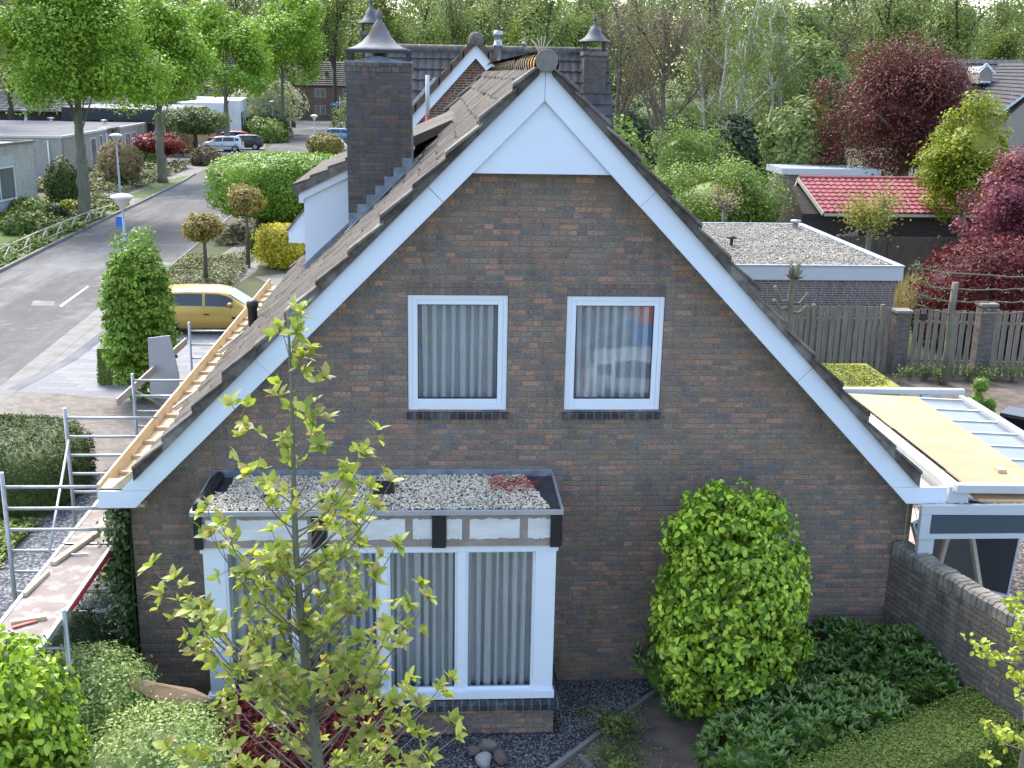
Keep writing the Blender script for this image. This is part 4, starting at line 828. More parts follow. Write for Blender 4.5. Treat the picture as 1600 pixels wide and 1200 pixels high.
# hornbeam right
rg=rs(21); t=plant('hornbeam_tree','bright green hornbeam on a short trunk before the brick gable, right of the bay','tree',(3.44,-1.15,0))
trunk_branches(t,rg,.75,2.2,.9,16,M_bark,.75,.085)
q=MB(); fn=bumpf(rg,34,22,.24); sprays(q,rg,(0,0,1.74),(.80,.75,1.36),2.15,fn,200,80,.085,.185)
for c_,r_ in (((-.28,-.1,2.85),(.4,.4,.28)),((.3,0,2.83),(.38,.35,.22)),((-.5,-.1,2.5),(.3,.3,.28)),((.62,0,2.2),(.25,.3,.3)),((-.66,-.1,1.9),(.25,.3,.3))): shape_cloud(q,rg,c_,r_,520,.085,2,clump=6,cs=.12,kind=1,aspect=.62,up=.2,droop=.4)
m_=rg.normal(0,1,(60,3)); D=norm(m_*np.array([.8,.76,1.3])); P=D*super_r(D,(.80,.76,1.38),2.15)[:,None]*rg.uniform(1.0,1.1,(60,1))+np.array([0,0,1.78]); P=np.repeat(P,6,0)+rg.normal(0,.045,(360,3)); add_leaves(q,P,norm(P-np.array([0,0,1.8])),rg,.085,.62,1,.2)
core(q,(0,0,1.78),(.80,.76,1.34),2.15,.5,fn); q.build('crown',L_horn,t)
# hornbeam bottom left
HT=at(30,985,y=-4.1)[2]; rg=rs(22); t=plant('hornbeam_tree','bright green hornbeam cut off by the lower left corner, in front of the scaffold','tree',(at(95,1100,y=-4.1)[0]-.98,-4.1,0))
trunk_branches(t,rg,.5,1.7,.9,12,M_bark,.5,.085)
q=MB(); fn=bumpf(rg,36,20,.12); sprays(q,rg,(0,0,HT-1.55),(.96,.9,1.48),2.4,fn,210,85,.092,.21)
core(q,(0,0,HT-1.55),(.98,.9,1.5),2.6,.52,fn); q.build('crown',L_horn,t)
# hornbeam by the driveway
rg=rs(23); t=plant('hornbeam_tree','tall egg-shaped clipped hornbeam between driveway and scaffold, left of the gold car','tree',(-7.15,13.3,0))
trunk_branches(t,rg,.4,3,.9,8,M_bark,.6,.08)
q=MB(); fn=bumpf(rg,40,22,.11); sprays(q,rg,(0,0,2.02),(.74,.74,1.9),2.6,fn,260,65,.095,.165,0)
shape_cloud(q,rg,(.2,0,3.85),(.3,.3,.3),250,.09,2,clump=5,cs=.2); shape_cloud(q,rg,(-.2,0,3.8),(.3,.3,.2),200,.09,2,clump=5,cs=.2)
core(q,(0,0,2.0),(.76,.76,1.9),2.6,.55,fn); q.build('crown',L_hornd,t)
# small box hedge by it
rg=rs(24); t=plant('clipped_bush','small dark box bush clipped square beside the driveway hornbeam','bush',(-8.15,15.0,0)); q=MB(); box_cloud(q,rg,-.5,.42,-.45,.45,0,1.0,2600,.06,.02,round_=.6); q.build('foliage',L_box,t); stem(t,[(0,0,0),(0,0,.6)],.03,M_bark)
# yew dome hedge left
rg=rs(25); t=plant('yew_hedge','large domed yew hedge with pale brown top and dark side beside the cobbles','hedge',(-8.75,7.0,0))
q=MB(); fn=lambda D: 1+.03*np.sin(D[:,0]*6)*np.cos(D[:,1]*5)
fr=bumpf(rg,20,10,.04); shape_cloud(q,rg,(0,0,.2),(2.1,1.4,1.05),85000,.05,4.6,fn=fr,clump=6,cs=.012,inner=.02,up=.1,zmin=0.02)
core(q,(0,0,.2),(2.1,1.4,1.05),4.6,.96,fr,30,48); q.build('foliage',L_yew,t)
# ground cover beside the slate path
rg=rs(26); poly=[(-12,-3),(-7.0,-3),(-6.95,1.5),(-7.15,4.2),(-7.1,5.3),(-12,5.3)]
n=26000; P=np.stack([rg.uniform(-12,-7.0,n),rg.uniform(-3,5.5,n),np.zeros(n)],1); hgt=.1+.08*np.sin(P[:,0]*1.7)*np.sin(P[:,1]*1.3+1)+.05*np.sin(P[:,0]*5+P[:,1]*4); P[:,2]=hgt*rg.uniform(.4,1.1,n)+.02; q=MB(); add_leaves(q,P,np.tile([0,0,1.],(n,1)),rg,.10,.6,0,.3)
q.box(-12,-7.05,-3,5.4,0,.03); tag(q.build('ground_cover',L_ground),'low leafy ground cover between yew hedge and slate path','ground cover',kind='stuff')
# ivy on the house corner
rg=rs(27); n=7000; z=rg.uniform(0,2.5,n); P=np.stack([WL-.05-np.abs(rg.normal(0,.13,n))*(1-.25*np.sin(z*3)),rg.uniform(-.12,.55,n)+rg.normal(0,.05,n),z],1); q=MB(); add_leaves(q,P,norm(np.stack([-np.ones(n)*.8,-np.ones(n)*.7,np.full(n,.3)],1)),rg,.07,.85,1,.2)
q.tube([(-3.86,-.02,0),(-3.88,.0,1.2),(-3.87,.1,2.4)],.02,5); tag(q.build('ivy_plant',L_ivy),'dark green ivy climbing the left corner of the brick house','climbing plant')
# conifers under the scaffold
def cone(name,label,loc,r,h,mat,n,seed,leafs=.05,p=1.6):
    rg=rs(seed); t=plant(name,label,'conifer',loc); stem(t,[(0,0,0),(0,0,h*.5)],.04,M_bark)
    q=MB(); fr=bumpf(rg,16,12,.12); shape_cloud(q,rg,(0,0,h*.42),(r,r,h*.58),n,leafs,p,fn=fr,clump=6,cs=.03,inner=.06,zmin=.03); core(q,(0,0,h*.42),(r,r,h*.57),p,.86,fr); q.build('crown',mat,t); return t
cone('conifer_shrub','dark green cone conifer behind the near end of the scaffold deck',(-4.55,-.25,0),.5,1.35,L_woodd,4200,31)
cone('conifer_shrub','blue-green dark conifer under the scaffold beside the ivy',(-4.35,.9,0),.55,1.2,leafmat('blue_conifer_leaf',G((.03,.055,.045),(.05,.085,.07),(.07,.11,.09)),.6,.1),4200,32)
cone('golden_conifer','flat golden-topped conifer under the scaffold by the ivy',(-4.45,2.3,0),.6,.95,L_gold,3200,33)
# variegated bushes, front left
def bush(name,label,loc,r,zc,mat,n,leaf,seed,p=2.1,kind=0,amp=.1,asp=.6,cat='bush',cs=.05,clump=7,inner=.07,up=.3,k=16,kap=10,corek=.84,parent=None,lobes=0):
    rg=rs(seed); t=plant(name,label,cat,loc) if parent is None else parent
    q=MB(); fr=bumpf(rg,k,kap,amp)
    if lobes: lobed(q,rg,(0,0,zc),r,n,leaf,lobes,fr,p,asp,0)
    else: shape_cloud(q,rg,(0,0,zc),r,n,leaf,p,fn=fr,clump=clump,cs=cs,inner=inner,kind=kind,aspect=asp,up=up,zmin=.02)
    core(q,(0,0,zc),r,p,corek,fr); q.build('foliage',mat,t)
    q=MB()
    for i in range(5): a_=rg.uniform(0,6.28); q.tube([(0,0,0),(r[0]*.3*math.cos(a_),r[1]*.3*math.sin(a_),zc*.7),(r[0]*.55*math.cos(a_),r[1]*.55*math.sin(a_),zc*1.1)],[.02,.015,.008],4)
    q.build('stems',M_bark,t); return t
bush('variegated_bush','round pale variegated bush behind the scaffold ladder, left of the cardboard',(-4.0,-1.6,0),(.80,.75,.72),.66,L_euon,15000,.045,41)
bush('variegated_bush','low spreading variegated bush at the bottom edge below the cardboard',(-2.95,-2.45,0),(1.0,.7,.62),.5,L_euon,13000,.045,42)
t=bush('red_maple_bush','dark red cut-leaf maple behind the magnolia, under the bay window',(-1.55,-2.2,0),(1.05,.75,.62),.62,L_red,12000,.11,43,2,0,.16,.28,cs=.06,up=.3)
# laurels
rg=rs(44)
def laurel(name,label,loc,lobes,mat,seed,n,leaf=.13):
    rg=rs(seed); t=plant(name,label,'laurel bush',loc); q=MB(); tot=sum(l[1][0]*l[1][1] for l in lobes)
    for c_,r_ in lobes:
        m=int(n*r_[0]*r_[1]/tot); fr=bumpf(rg,12,10,.12); D=sphere_dirs(rg,m//7); D[:,2]=np.abs(D[:,2])*1.0-.25; D=norm(D)
        P=D*(super_r(D,r_,2.2)*fr(D)*rg.uniform(.88,1.02,len(D)))[:,None]+np.array(c_)
        # rosettes of upright leaves
        ax=norm(norm(P-np.array(c_))*.7+np.array([0,0,.9])+rg.normal(0,.15,P.shape)); 
        for j in range(7):
            ph=j*2.4+rg.uniform(0,6.28,len(P)); ref=norm(np.cross(ax,np.array([.3,.9,.1]))); r2=np.cross(ax,ref)
            out=ref*np.cos(ph)[:,None]+r2*np.sin(ph)[:,None]; d_=norm(out*.75+ax*rg.uniform(.5,1.1,(len(P),1))); S=norm(np.cross(d_,ax)); U=np.cross(S,d_)
            L=(leaf*rg.uniform(.7,1.15,len(P)))[:,None]; W=L*.36; B=P
            V=np.stack([B,B+d_*L*.5+S*W*.5,B+d_*L,B+d_*L*.5-S*W*.5,],1)
            V[:,1]+=U*L*.05; V[:,3]+=U*L*.05; V[:,2]-=U*L*.08
            i=np.arange(len(P))[:,None]*4; q.add(V.reshape(-1,3),i+np.array([[0,1,2,3]]))
        core(q,c_,r_,2.2,.66,fr)
    q.build('foliage',mat,t); stem(t,[(0,0,0),(.1,0,.3)],.02,M_bark); return t
laurel('laurel_bush','large dark cherry laurel spreading at the foot of the hornbeam, near the clipped hedge',(4.35,-1.75,0),[((-.85,-.75,.35),(.62,.6,.55)),((-.2,-.4,.4),(.75,.7,.6)),((.45,-.1,.38),(.72,.65,.55)),((.0,.65,.4),(.8,.6,.55)),((-.65,.25,.35),(.5,.6,.5)),((.75,-.3,.3),(.55,.5,.5))],L_laur,45,24000,.115)
laurel('laurel_bush','fresher green cherry laurel in the corner against the garden wall',(5.35,-.75,0),[((-.15,.35,.45),(.62,.5,.5)),((.35,-.05,.45),(.62,.55,.55)),((.65,-.45,.42),(.5,.5,.5))],L_laur2,46,11500,.12)
laurel('laurel_bush','narrow dark laurel half hidden at the left of the hornbeam crown',(2.88,-.35,0),[((0,0,.4),(.4,.3,.6)),((.15,0,.75),(.3,.25,.35)),((.4,-.45,.2),(.5,.4,.3))],L_laur,47,2600,.1)
# clipped hedge bottom right
rg=rs(48); t=plant('clipped_hedge','low clipped olive-green hedge running diagonally across the lower right corner','hedge',(5.2,-2.75,0))
q=MB(); L=5.2; box_cloud(q,rg,-L/2,L/2,-.42,.42,0,.82,46000,.035,.018); ang=math.atan2(1.35,2.4)
rotz_pts(q,ang,(0,0)); q.build('foliage',L_box,t); stem(t,[(0,0,0),(0,0,.5)],.03,M_bark)
rg=rs(49); t=plant('clipped_hedge','second low clipped hedge behind, meeting the garden wall at the right edge','hedge',(6.4,-2.35,0))
q=MB(); box_cloud(q,rg,-.25,1.2,-.9,.3,0,.80,9000,.035,.018); rotz_pts(q,ang,(0,0)); q.build('foliage',L_box,t); stem(t,[(0,0,0),(0,0,.5)],.03,M_bark)
# sparse shrub on the soil
def twiggy(name,label,loc,h,r,n,mat,seed,leaf=.05,ns=14,cat='shrub',tm=None):
    rg=rs(seed); t=plant(name,label,cat,loc); q=MB(); c=MB(); P=[]
    for i in range(ns):
        a_=rg.uniform(0,6.28); rr_=r*rg.uniform(.3,1); hh=h*rg.uniform(.5,1); p=[np.array([rg.normal(0,.04),rg.normal(0,.04),0])]; e_=np.array([rr_*math.cos(a_),rr_*math.sin(a_),hh])
        pts=[p[0]*(1-s)+e_*s+np.array([0,0,.12*h*math.sin(s*PI)])+rg.normal(0,.01,3)*(s>0) for s in np.linspace(0,1,5)]; q.tube(pts,np.linspace(.007,.002,5),3,caps=False)
        for s in rg.uniform(.35,1,max(1,n//ns)): P.append(np.array([np.interp(s,np.linspace(0,1,5),[x[k] for x in pts]) for k in range(3)])+rg.normal(0,leaf*.7,3))
    P=np.array(P); add_leaves(c,P,norm(P*np.array([1,1,.2])+np.array([0,0,.5])),rg,leaf,.55,0,.4); q.build('stems',M_twig,t); c.build('foliage',mat,t); return t
twiggy('rose_shrub','sparse leafy shrub on the bare soil, upper of the two',(2.12,-1.35,0),.42,.38,520,L_rose,51,.055,26)
twiggy('rose_shrub','sparse leafy shrub at the bottom edge on the bare soil',(2.05,-2.05,0),.35,.5,700,L_rose,52,.055,26)
twiggy('seedling','small green seedling in the dark chippings beside the bay base',(1.75,-.85,0),.12,.12,40,L_rose,53,.05,6,'seedling')
# loose chippings and pebbles in view
def strip(rng,n):
    x=rng.uniform(-1.2,3.0,n); y=rng.uniform(-2.5,-.03,n); k=(y>-1.2)&(x<1.4); x[k]=rng.uniform(1.4,2.9,k.sum()); k=x>2.9+(y+.1)*1.05; x[k]=x[k]-rng.uniform(.2,.9,k.sum()); k=(x>1.45)|(y<-1.25); return np.stack([x,y],1)[k]
q=MB(); rg=rs(61); P=strip(rg,9000); pebble_field(q,rg,len(P),lambda r,n:P,.012,.012); tag(q.build('loose_chippings',M_pebd),'dark and pale stone chippings along the house foot','gravel',kind='stuff')
for i,(u,v,s_,c_) in enumerate(((762,1172,.13,(.2,.17,.14)),(755,1192,.10,(.34,.35,.34)),(782,1188,.11,(.15,.11,.1)),(742,1178,.08,(.17,.12,.11)))):
    rg=rs(70+i); p=at(u,v,z=.04); q=MB(); core(q,(0,0,.4*s_),(s_,s_*.8,s_*.7),2.3,1.,bumpf(rg,20,8,.25),8,11); o=q.build('rock',mottled('rock_stone',tuple(x*.8 for x in c_),c_,9,.9,.6),None,tuple(p)); o.rotation_euler=(0,0,i); o.data.polygons.foreach_set('use_smooth',[False]*len(o.data.polygons))
    tag(o,('tan rounded rock, the topmost of the pile below the bay','pale grey rock at the front of the pile below the bay','dark brown rock at the right of the pile below the bay','small reddish rock at the left of the pile below the bay')[i],'rock',group='rocks below the bay')
# ------------------------------------------------------------ the magnolia in the foreground
rg=rs(81); MY=-6.35
mg=thing('magnolia_tree','slender young magnolia with loose yellow-green leaves standing in front of the bay','tree',tuple(at(497,1200,y=MY)*np.array([1,1,0])+np.array([.15,0,0])))
MO=np.array(mg.location)
tr=[(497,1200),(489,1120),(478,1040),(470,960),(463,880),(460,800),(458,700),(455,600),(452,540),(450,485)]
T3=[at(u,v,y=MY) for u,v in tr]; low=np.array([MO[0],MY,0.]); mid=(T3[0]+low)/2+np.array([.02,0,0])
tp=np.array([low,mid]+T3)-MO; tq=MB(); tq.tube(tp,[.06,.048,.04,.036,.033,.027,.022,.019,.015,.011,.008,.005],8)
lf=MB()
tips=[(470,485),(438,512),(487,545),(508,590),(437,620),(362,632),(378,682),(490,650),(512,655),(445,690),(500,700),(590,672),(568,712),(604,742),(388,740),(330,838),(318,800),(345,820),(412,760),(545,740),(530,790),(612,752),(590,795),(505,815),(238,885),(250,925),(272,905),(300,952),(325,950),(290,1000),(330,1015),(345,980),(385,950),(425,830),(562,855),(570,885),(655,915),(640,945),(668,935),(605,985),(625,1005),(702,1060),(690,1080),(640,1060),(595,1048),(555,945),(550,905),(520,925),(395,905),(432,868),(398,1000),(440,960),(520,980),(500,880),(470,560),(463,520),(715,1150),(705,1130),(575,760),(395,865),(370,900),(415,905),(560,1000),(585,900),(620,850),(555,820)]
for i in range(40):
    v=rg.uniform(1030,1195); hw=60+(v-950)*.72; tips.append((rg.uniform(485-hw*1.15,485+hw),v))
for i in range(30):
    v=rg.uniform(850,1040); tips.append((rg.uniform(380,560),v))
tru=np.array([t_[0] for t_ in tr]);trv=np.array([t_[1] for t_ in tr])
def rosette(p,d,k,Lf):
    d=norm(d); ref=norm(np.cross(d,np.array([.2,.5,.83]))); r2=np.cross(d,ref)
    for j in range(k):
        ph=j*2.4+rg.uniform(-.4,.4); el=rg.uniform(.1,1.0); o_=ref*math.cos(ph)+r2*math.sin(ph); D=norm(o_*math.cos(el)+d*math.sin(el)+np.array([0,0,rg.uniform(-.1,.35)])); S=norm(np.cross(D,d)+rg.normal(0,.15,3)); U=np.cross(S,D)
        if U[2]<0: U=-U;S=-S
        L=Lf*rg.uniform(.6,1.15); W=L*rg.uniform(.5,.62); dr=rg.uniform(.05,.35); n=6; s=np.linspace(0,1,n+1)
        wv=W*.5*np.sin(PI*np.clip(s*.93+.04,0,1)**.85)**.9; wv[0]=.004; wv[-1]=.002
        c=p+D[None]*(s*L)[:,None]-U[None]*(dr*L*s**2)[:,None]; fold=.22+rg.uniform(-.1,.15)
        a_=c+S*wv[:,None]+U*(wv*fold)[:,None]; b_=c-S*wv[:,None]+U*(wv*fold)[:,None]
        V=np.concatenate([a_,c,b_]); m_=n+1; i=np.arange(n); lf.add(V,np.concatenate([np.stack([i,i+m_,i+m_+1,i+1],1),np.stack([i+m_,i+2*m_,i+2*m_+1,i+m_+1],1)]),True)
for (u,v) in tips:
    dep=rg.uniform(-1,1)*min(.75,.1+abs(u-470)/260+max(0,v-900)/420)
    P=at(u,v,y=MY+dep)-MO; dx=abs(u-np.interp(v,trv[::-1],tru[::-1])); vj=min(1200+80,v+30+dx*.75+rg.uniform(0,25)); 
    if vj>1200: zj=np.interp(vj,[1200,1500],[T3[0][2],T3[0][2]-1.0]); J=np.array([np.interp(zj,[0,T3[0][2]],[low[0],T3[0][0]]),MY,zj])-MO
    else: J=at(np.interp(vj,trv[::-1],tru[::-1]),vj,y=MY)-MO
    ctrl=J+(P-J)*np.array([.62,.62,.36])+rg.normal(0,.03,3); s=np.linspace(0,1,8)[:,None]; pts=J*(1-s)**2+2*ctrl*s*(1-s)+P*s**2; L=np.linalg.norm(P-J)
    tq.tube(pts,np.linspace(.003+.006*min(L,1.3),.002,8),5,caps=False)
    d=norm(pts[-1]-pts[-2]); rosette(pts[-1],d,rg.randint(6,10),.1)
    for s_ in (rg.uniform(.45,.95,max(1,int(L*5.6)))):
        k=int(s_*7); q_=pts[k]+(pts[min(k+1,7)]-pts[k])*(s_*7-k); dd=norm(rg.normal(0,.6,3)+np.array([0,0,.7])); e_=q_+dd*rg.uniform(.04,.12); tq.tube([q_,e_],[.003,.002],3,caps=False); rosette(e_,dd,rg.randint(3,6),.085)
for v in np.linspace(500,1180,26): 
    p=at(np.interp(v,trv[::-1],tru[::-1]),v,y=MY)-MO; dd=norm(rg.normal(0,1,3)+np.array([0,0,.5])); tq.tube([p,p+dd*.09],[.004,.002],3,caps=False); rosette(p+dd*.09,dd,rg.randint(3,6),.085)
tq.build('trunk',M_barkg,mg); lf.build('crown',L_mag,mg)
# yellow budding twigs at the right edge
rg=rs(83); t=plant('maple_sapling','thin young tree with bright yellow-green new leaves at the right edge','tree',(4.62,-5.6,0))
O=np.array([4.62,-5.6,0]); q=MB(); c=MB(); q.tube([(0,0,0),(.02,0,1.6),(.05,.02,3.2),(.1,.05,4.0)],[.04,.032,.022,.008],7); P=[]
for (u,v) in ((1515,1005),(1535,1015),(1545,1022),(1575,1020),(1580,1045),(1593,1058),(1575,940),(1583,935),(1590,985),(1598,1000),(1542,1127),(1558,1148),(1575,1150),(1595,1150),(1545,1180),(1590,960),(1597,1090)):
    e_=at(u,v,y=-5.6+rg.uniform(-.3,.3))-O; j=np.array([.05,0,max(1.2,e_[2]-.15)]); m_=(e_+j)/2+np.array([0,0,-.08]); q.tube([j,m_,e_],[.008,.005,.002],4,caps=False)
    for k in range(6): P.append(e_+(m_-e_)*rg.uniform(0,.35)+rg.normal(0,.028,3))
P=np.array(P); P=np.repeat(P,3,0)+rg.normal(0,.012,(len(P)*3,3)); add_leaves(c,P,norm(rg.normal(0,.5,P.shape)+np.array([0,-.4,.8])),rg,.055,.75,1,.3); q.build('trunk',M_twig,t); c.build('crown',leafmat('new_maple_leaf',G((.34,.42,.04),(.45,.5,.06),(.28,.36,.04),(.5,.5,.1))),t)
# ------------------------------------------------------------ cars
def car(label,loc,rz,paint,L=3.8,W=1.64,Hh=1.42,wagon=0,group='parked cars'):
    t=thing('parked_car',label,'car',loc,rz,group)
    X=np.array([-1,-.985,-.93,-.80,-.7,-.35,.1,.26,.55,.80,.93,.985,1])*L/2
    zb=np.array([.38,.28,.24,.22,.2,.2,.2,.2,.2,.22,.24,.3,.38]); belt=np.array([.62,.86,.92,.93,.93,.92,.90,.89,.86,.80,.72,.62,.5])*Hh/1.42
    tp=np.array([.63,.90,1.12 if not wagon else 1.25,1.34,1.39,1.42,1.40,1.33,.93,.84,.75,.65,.51])*Hh/1.42
    wb=np.array([.72,.9,.96,.985,1,1,1,1,.99,.96,.9,.82,.66])*W/2; wt=np.array([.6,.72,.74,.75,.76,.77,.76,.74,.78,.8,.78,.7,.55])*W/2
    secs=[]
    for i in range(len(X)):
        a,b=wb[i],wt[i]; z0,z1,z2=zb[i],belt[i],tp[i]
        h=[(a*.92,z0),(a,z0+.12*(z1-z0)),(a*1.0,z0+.6*(z1-z0)),(a*.97,z1),(b+(a-b)*.06,z1+(z2-z1)*.9),(b*.86,z2),(b*.4,z2+.012)]
        secs.append([(X[i],-y,z) for y,z in h]+[(X[i],y,z) for y,z in h[::-1]])
    xi=np.linspace(X[0],X[-1],49); S_=np.array(secs); V=[]
    for x in xi: V.append([[x,np.interp(x,X,S_[:,k,1]),np.interp(x,X,S_[:,k,2])] for k in range(14)])
    q=MB(); n=len(xi); V=np.array(V).reshape(-1,3); i=np.arange(n-1)[:,None]*14; j=np.arange(13)[None]; q.add(V,np.stack([i+j,i+j+1,i+14+j+1,i+14+j],-1).reshape(-1,4),True)
    q.add(V[:14],[tuple(range(14))]); q.add(V[-14:],[tuple(range(13,-1,-1))]); b=q.build('body',paint,t)
    f=lambda x,k:(np.interp(x,X,S_[:,k,1]),np.interp(x,X,S_[:,k,2]))
    def side(xa,xb,za,zc,sg,name,mat,off=.006,par=t):
        q=MB(); m_=8; V=[]
        for x in np.linspace(xa,xb,m_):
            y0,z0=f(x,3);y1,z1=f(x,4); lo=(abs(y0)+(abs(y1)-abs(y0))*za,z0+(z1-z0)*za); hi=(abs(y0)+(abs(y1)-abs(y0))*zc,z0+(z1-z0)*zc)
            V+= [(x,sg*(lo[0]+off),lo[1]),(x,sg*(hi[0]+off),hi[1])]
        q.add(V,[(2*i,2*i+2,2*i+3,2*i+1) for i in range(m_-1)],True); return q.build(name,mat,par)
    for sg in (-1,1):
        side(-.62*L/2,-.10*L/2,.1,.93,sg,'side_window',M_glass2); side(-.06*L/2,.36*L/2,.1,.93,sg,'side_window',M_glass2); side(-.84*L/2,-.66*L/2,.2,.85,sg,'side_window',M_glass2)
        for x in (-.02,-.36):
            q=MB(); y,z=f(x*L,2); q.box(x*L-.08,x*L+.08,sg*(abs(y))-.0-(.02 if sg<0 else -.0),sg*abs(y)+.02*(sg>0),z+.04,z+.075); q.build('handle',M_rubber,t)
        q=MB(); 
        for x in (-.52,-.08,.33):
            y0,z0=f(x*L/2,1); y1,z1=f(x*L/2,3); q.box(x*L/2-.006,x*L/2+.006,sg*abs(y1)-.004,sg*abs(y1)+.004,z0,z1+.02)
        q.build('door_gap',M_rubber,t)
        q=MB(); q.box(-.6*L/2,.6*L/2,sg*W/2*.985-.01,sg*W/2*.985+.015,.5,.57); q.build('side_strip',M_rubber,t)
        q=MB(); q.lathe([(.001,-.05),(.07,-.04),(.09,0),(.07,.05),(.001,.06)],(0,0,0),8); o=q.build('mirror',paint,t,(.33*L/2,sg*(W/2+.05),.95)); 
        for x in (-.66,.66):
            q=MB(); q.lathe([(.31,0),(.34,.02)],(0,0,0),20); q.lathe([(.001,-.02),(.33,-.02),(.36,0),(.36,.05)],(0,0,0),20); arch=q.build('wheel_arch',M_rubber,t,(x*L/2,sg*(W/2-.02),.31)); arch.rotation_euler=(PI/2*(1 if sg<0 else -1),0,0)
            q=MB(); q.lathe([(.20,.0),(.29,.0),(.305,.02),(.305,.17),(.29,.19),(.2,.19)],(0,0,-.12),20); wh=q.build('wheel',M_rubber,t,(x*L/2,sg*(W/2+.005),.305)); wh.rotation_euler=(PI/2*(1 if sg<0 else -1),0,0)
            q=MB(); q.lathe([(.001,.17),(.05,.175),(.19,.155),(.2,.16),(.2,.19)],(0,0,-.12),20)
            for a_ in range(5): q.bar((0,0,.062),(.19*math.cos(a_*1.2566),.19*math.sin(a_*1.2566),.055),.04,.01)
            q.build('rim',M_galv,wh)
    q=MB(); V=[]
    for x in np.linspace(.29,.53,6)*L/2:
        y,z=f(x,5); V+=[(x+.012,-abs(y)*1.02,z+.012),(x+.012,abs(y)*1.02,z+.012)]
    q.add(V,[(2*i,2*i+2,2*i+3,2*i+1) for i in range(5)],True); q.build('windscreen',M_glass2,t)
    q=MB(); V=[]
    for x in np.linspace(-.975,-.84,5)*L/2:
        y,z=f(x,5); V+=[(x-.012,-abs(y)*1.0,z+.012),(x-.012,abs(y)*1.0,z+.012)]
    q.add(V,[(2*i,2*i+2,2*i+3,2*i+1) for i in range(4)],True); q.build('rear_window',M_glass2,t)
    for sg in (-1,1):
        q=MB(); q.box(.91*L/2,.975*L/2,sg*.66*W/2-.12,sg*.66*W/2+.12,.58,.70); flush_mesh(q.build('headlight',flat('lamp_lens',(.6,.62,.65),.15),t),.02)
        q=MB(); q.box(-.995*L/2,-.95*L/2,sg*.78*W/2-.09,sg*.78*W/2+.09,.66,.95); flush_mesh(q.build('tail_light',flat('tail_red',(.4,.015,.02),.25),t),.02)
    for sx in (-1,1): q=MB(); q.box(sx*L/2-.03,sx*L/2+.03,-W*.4,W*.4,.3,.48); flush_mesh(q.build('bumper',paint,t),.025)
    return t
def carpaint(n,c,met=.2): m_=flat(n,c,.28,.6,met,var=.03); return m_
car('gold hatchback parked sideways on the driveway behind the hornbeam',(-6.95,20.95,0.006),0.03,carpaint('gold_paint',(.5,.34,.09),.35),3.85,1.64,1.33)
car('white small hatchback parked on the court behind the street tree',(-21.3,99.8,0.01),PI+.03,carpaint('white_paint',(.75,.77,.8),0),4.0,1.75,1.45)
car('dark red hatchback parked beyond the white one on the court',(-21.9,106.5,0.01),PI+.1,carpaint('red_paint',(.3,.02,.05),.2),4.2,1.75,1.6,1)
car('black car at the end of the row on the court',(-19.9,103,0.01),PI+.05,carpaint('black_paint',(.03,.03,.035),.1),4.0,1.7,1.45)
car('blue hatchback at the far end of the street beside the chimney',(-11.2,118,0.01),0.0,carpaint('blue_paint',(.16,.3,.5),.3),4.1,1.7,1.5)
car('white car nearer in the street, half hidden by the chimney and shrubs',(-9.9,96,0.01),0.0,carpaint('white_paint2',(.78,.79,.8),0),4.1,1.7,1.5)
car('silver car parked in the street before the gable, mirrored faintly in the upper right window',(5.3,-12.4,0.006),0.05,carpaint('silver_paint',(.4,.43,.46),0),4.0,1.7,1.42)
t=thing('ladder_lift_trailer','blue and red trailer with aluminium ladder lift, mirrored in the upper right window','trailer',(6.9,-16.6,0))
q=MB(); q.box(-1.6,2.2,-.9,.9,.55,1.9); flush_mesh(q.build('body',flat('trailer_blue',(.03,.16,.5),.4),t),.03)
q=MB(); q.box(-1.62,-1.0,-.91,.93,1.35,1.95); q.build('red_panel',flat('trailer_red',(.55,.08,.05),.4),t)
for x in (-.2,.8):
    for sg in (-1,1): q=MB(); q.lathe([(.001,-.1),(.3,-.1),(.32,-.06),(.32,.06),(.3,.1),(.001,.1)],(0,0,0),18); o=q.build('wheel',M_rubber,t,(x,sg*.95,.32)); o.rotation_euler=(PI/2,0,0)
q=MB()
for sy in (-.2,.2): q.bar((-3.2,sy,.5),(1.6,sy,3.4),.05,.1)
for k in range(14): f=k/13.; q.bar((-3.2+4.8*f,-.2,.5+2.9*f),(-3.2+4.8*f,.2,.5+2.9*f),.03,.03)
q.build('ladder',M_galv,t)
# ------------------------------------------------------------ street lamps and signs
M_pole=flat('lamp_pole',(.35,.44,.5),.5,.4,.3); M_lens=flat('lamp_glass',(.62,.6,.55),.3); M_cap=flat('lamp_cap',(.72,.73,.72),.4)
def lamp(label,x,y,h,s=1,rz=0):
    t=thing('street_lamp',label,'street lamp',(x,y,0),rz,'street lamps along the road')
    q=MB(); q.tube([(0,0,0),(0,0,1.2),(0,0,1.22),(0,0,h-.45)],[.075,.07,.05,.04],10); q.build('pole',M_pole,t)
    q=MB(); q.lathe([(.05,-.48),(.08,-.42),(.3,-.12),(.34,-.1),(.34,-.06)],(0,0,h),16); q.build('lamp_shade',M_lens,t)
    q=MB(); q.lathe([(.36,-.08),(.37,-.05),(.25,.02),(.08,.06),(.001,.065)],(0,0,h),16); q.build('cap',M_cap,t); return t
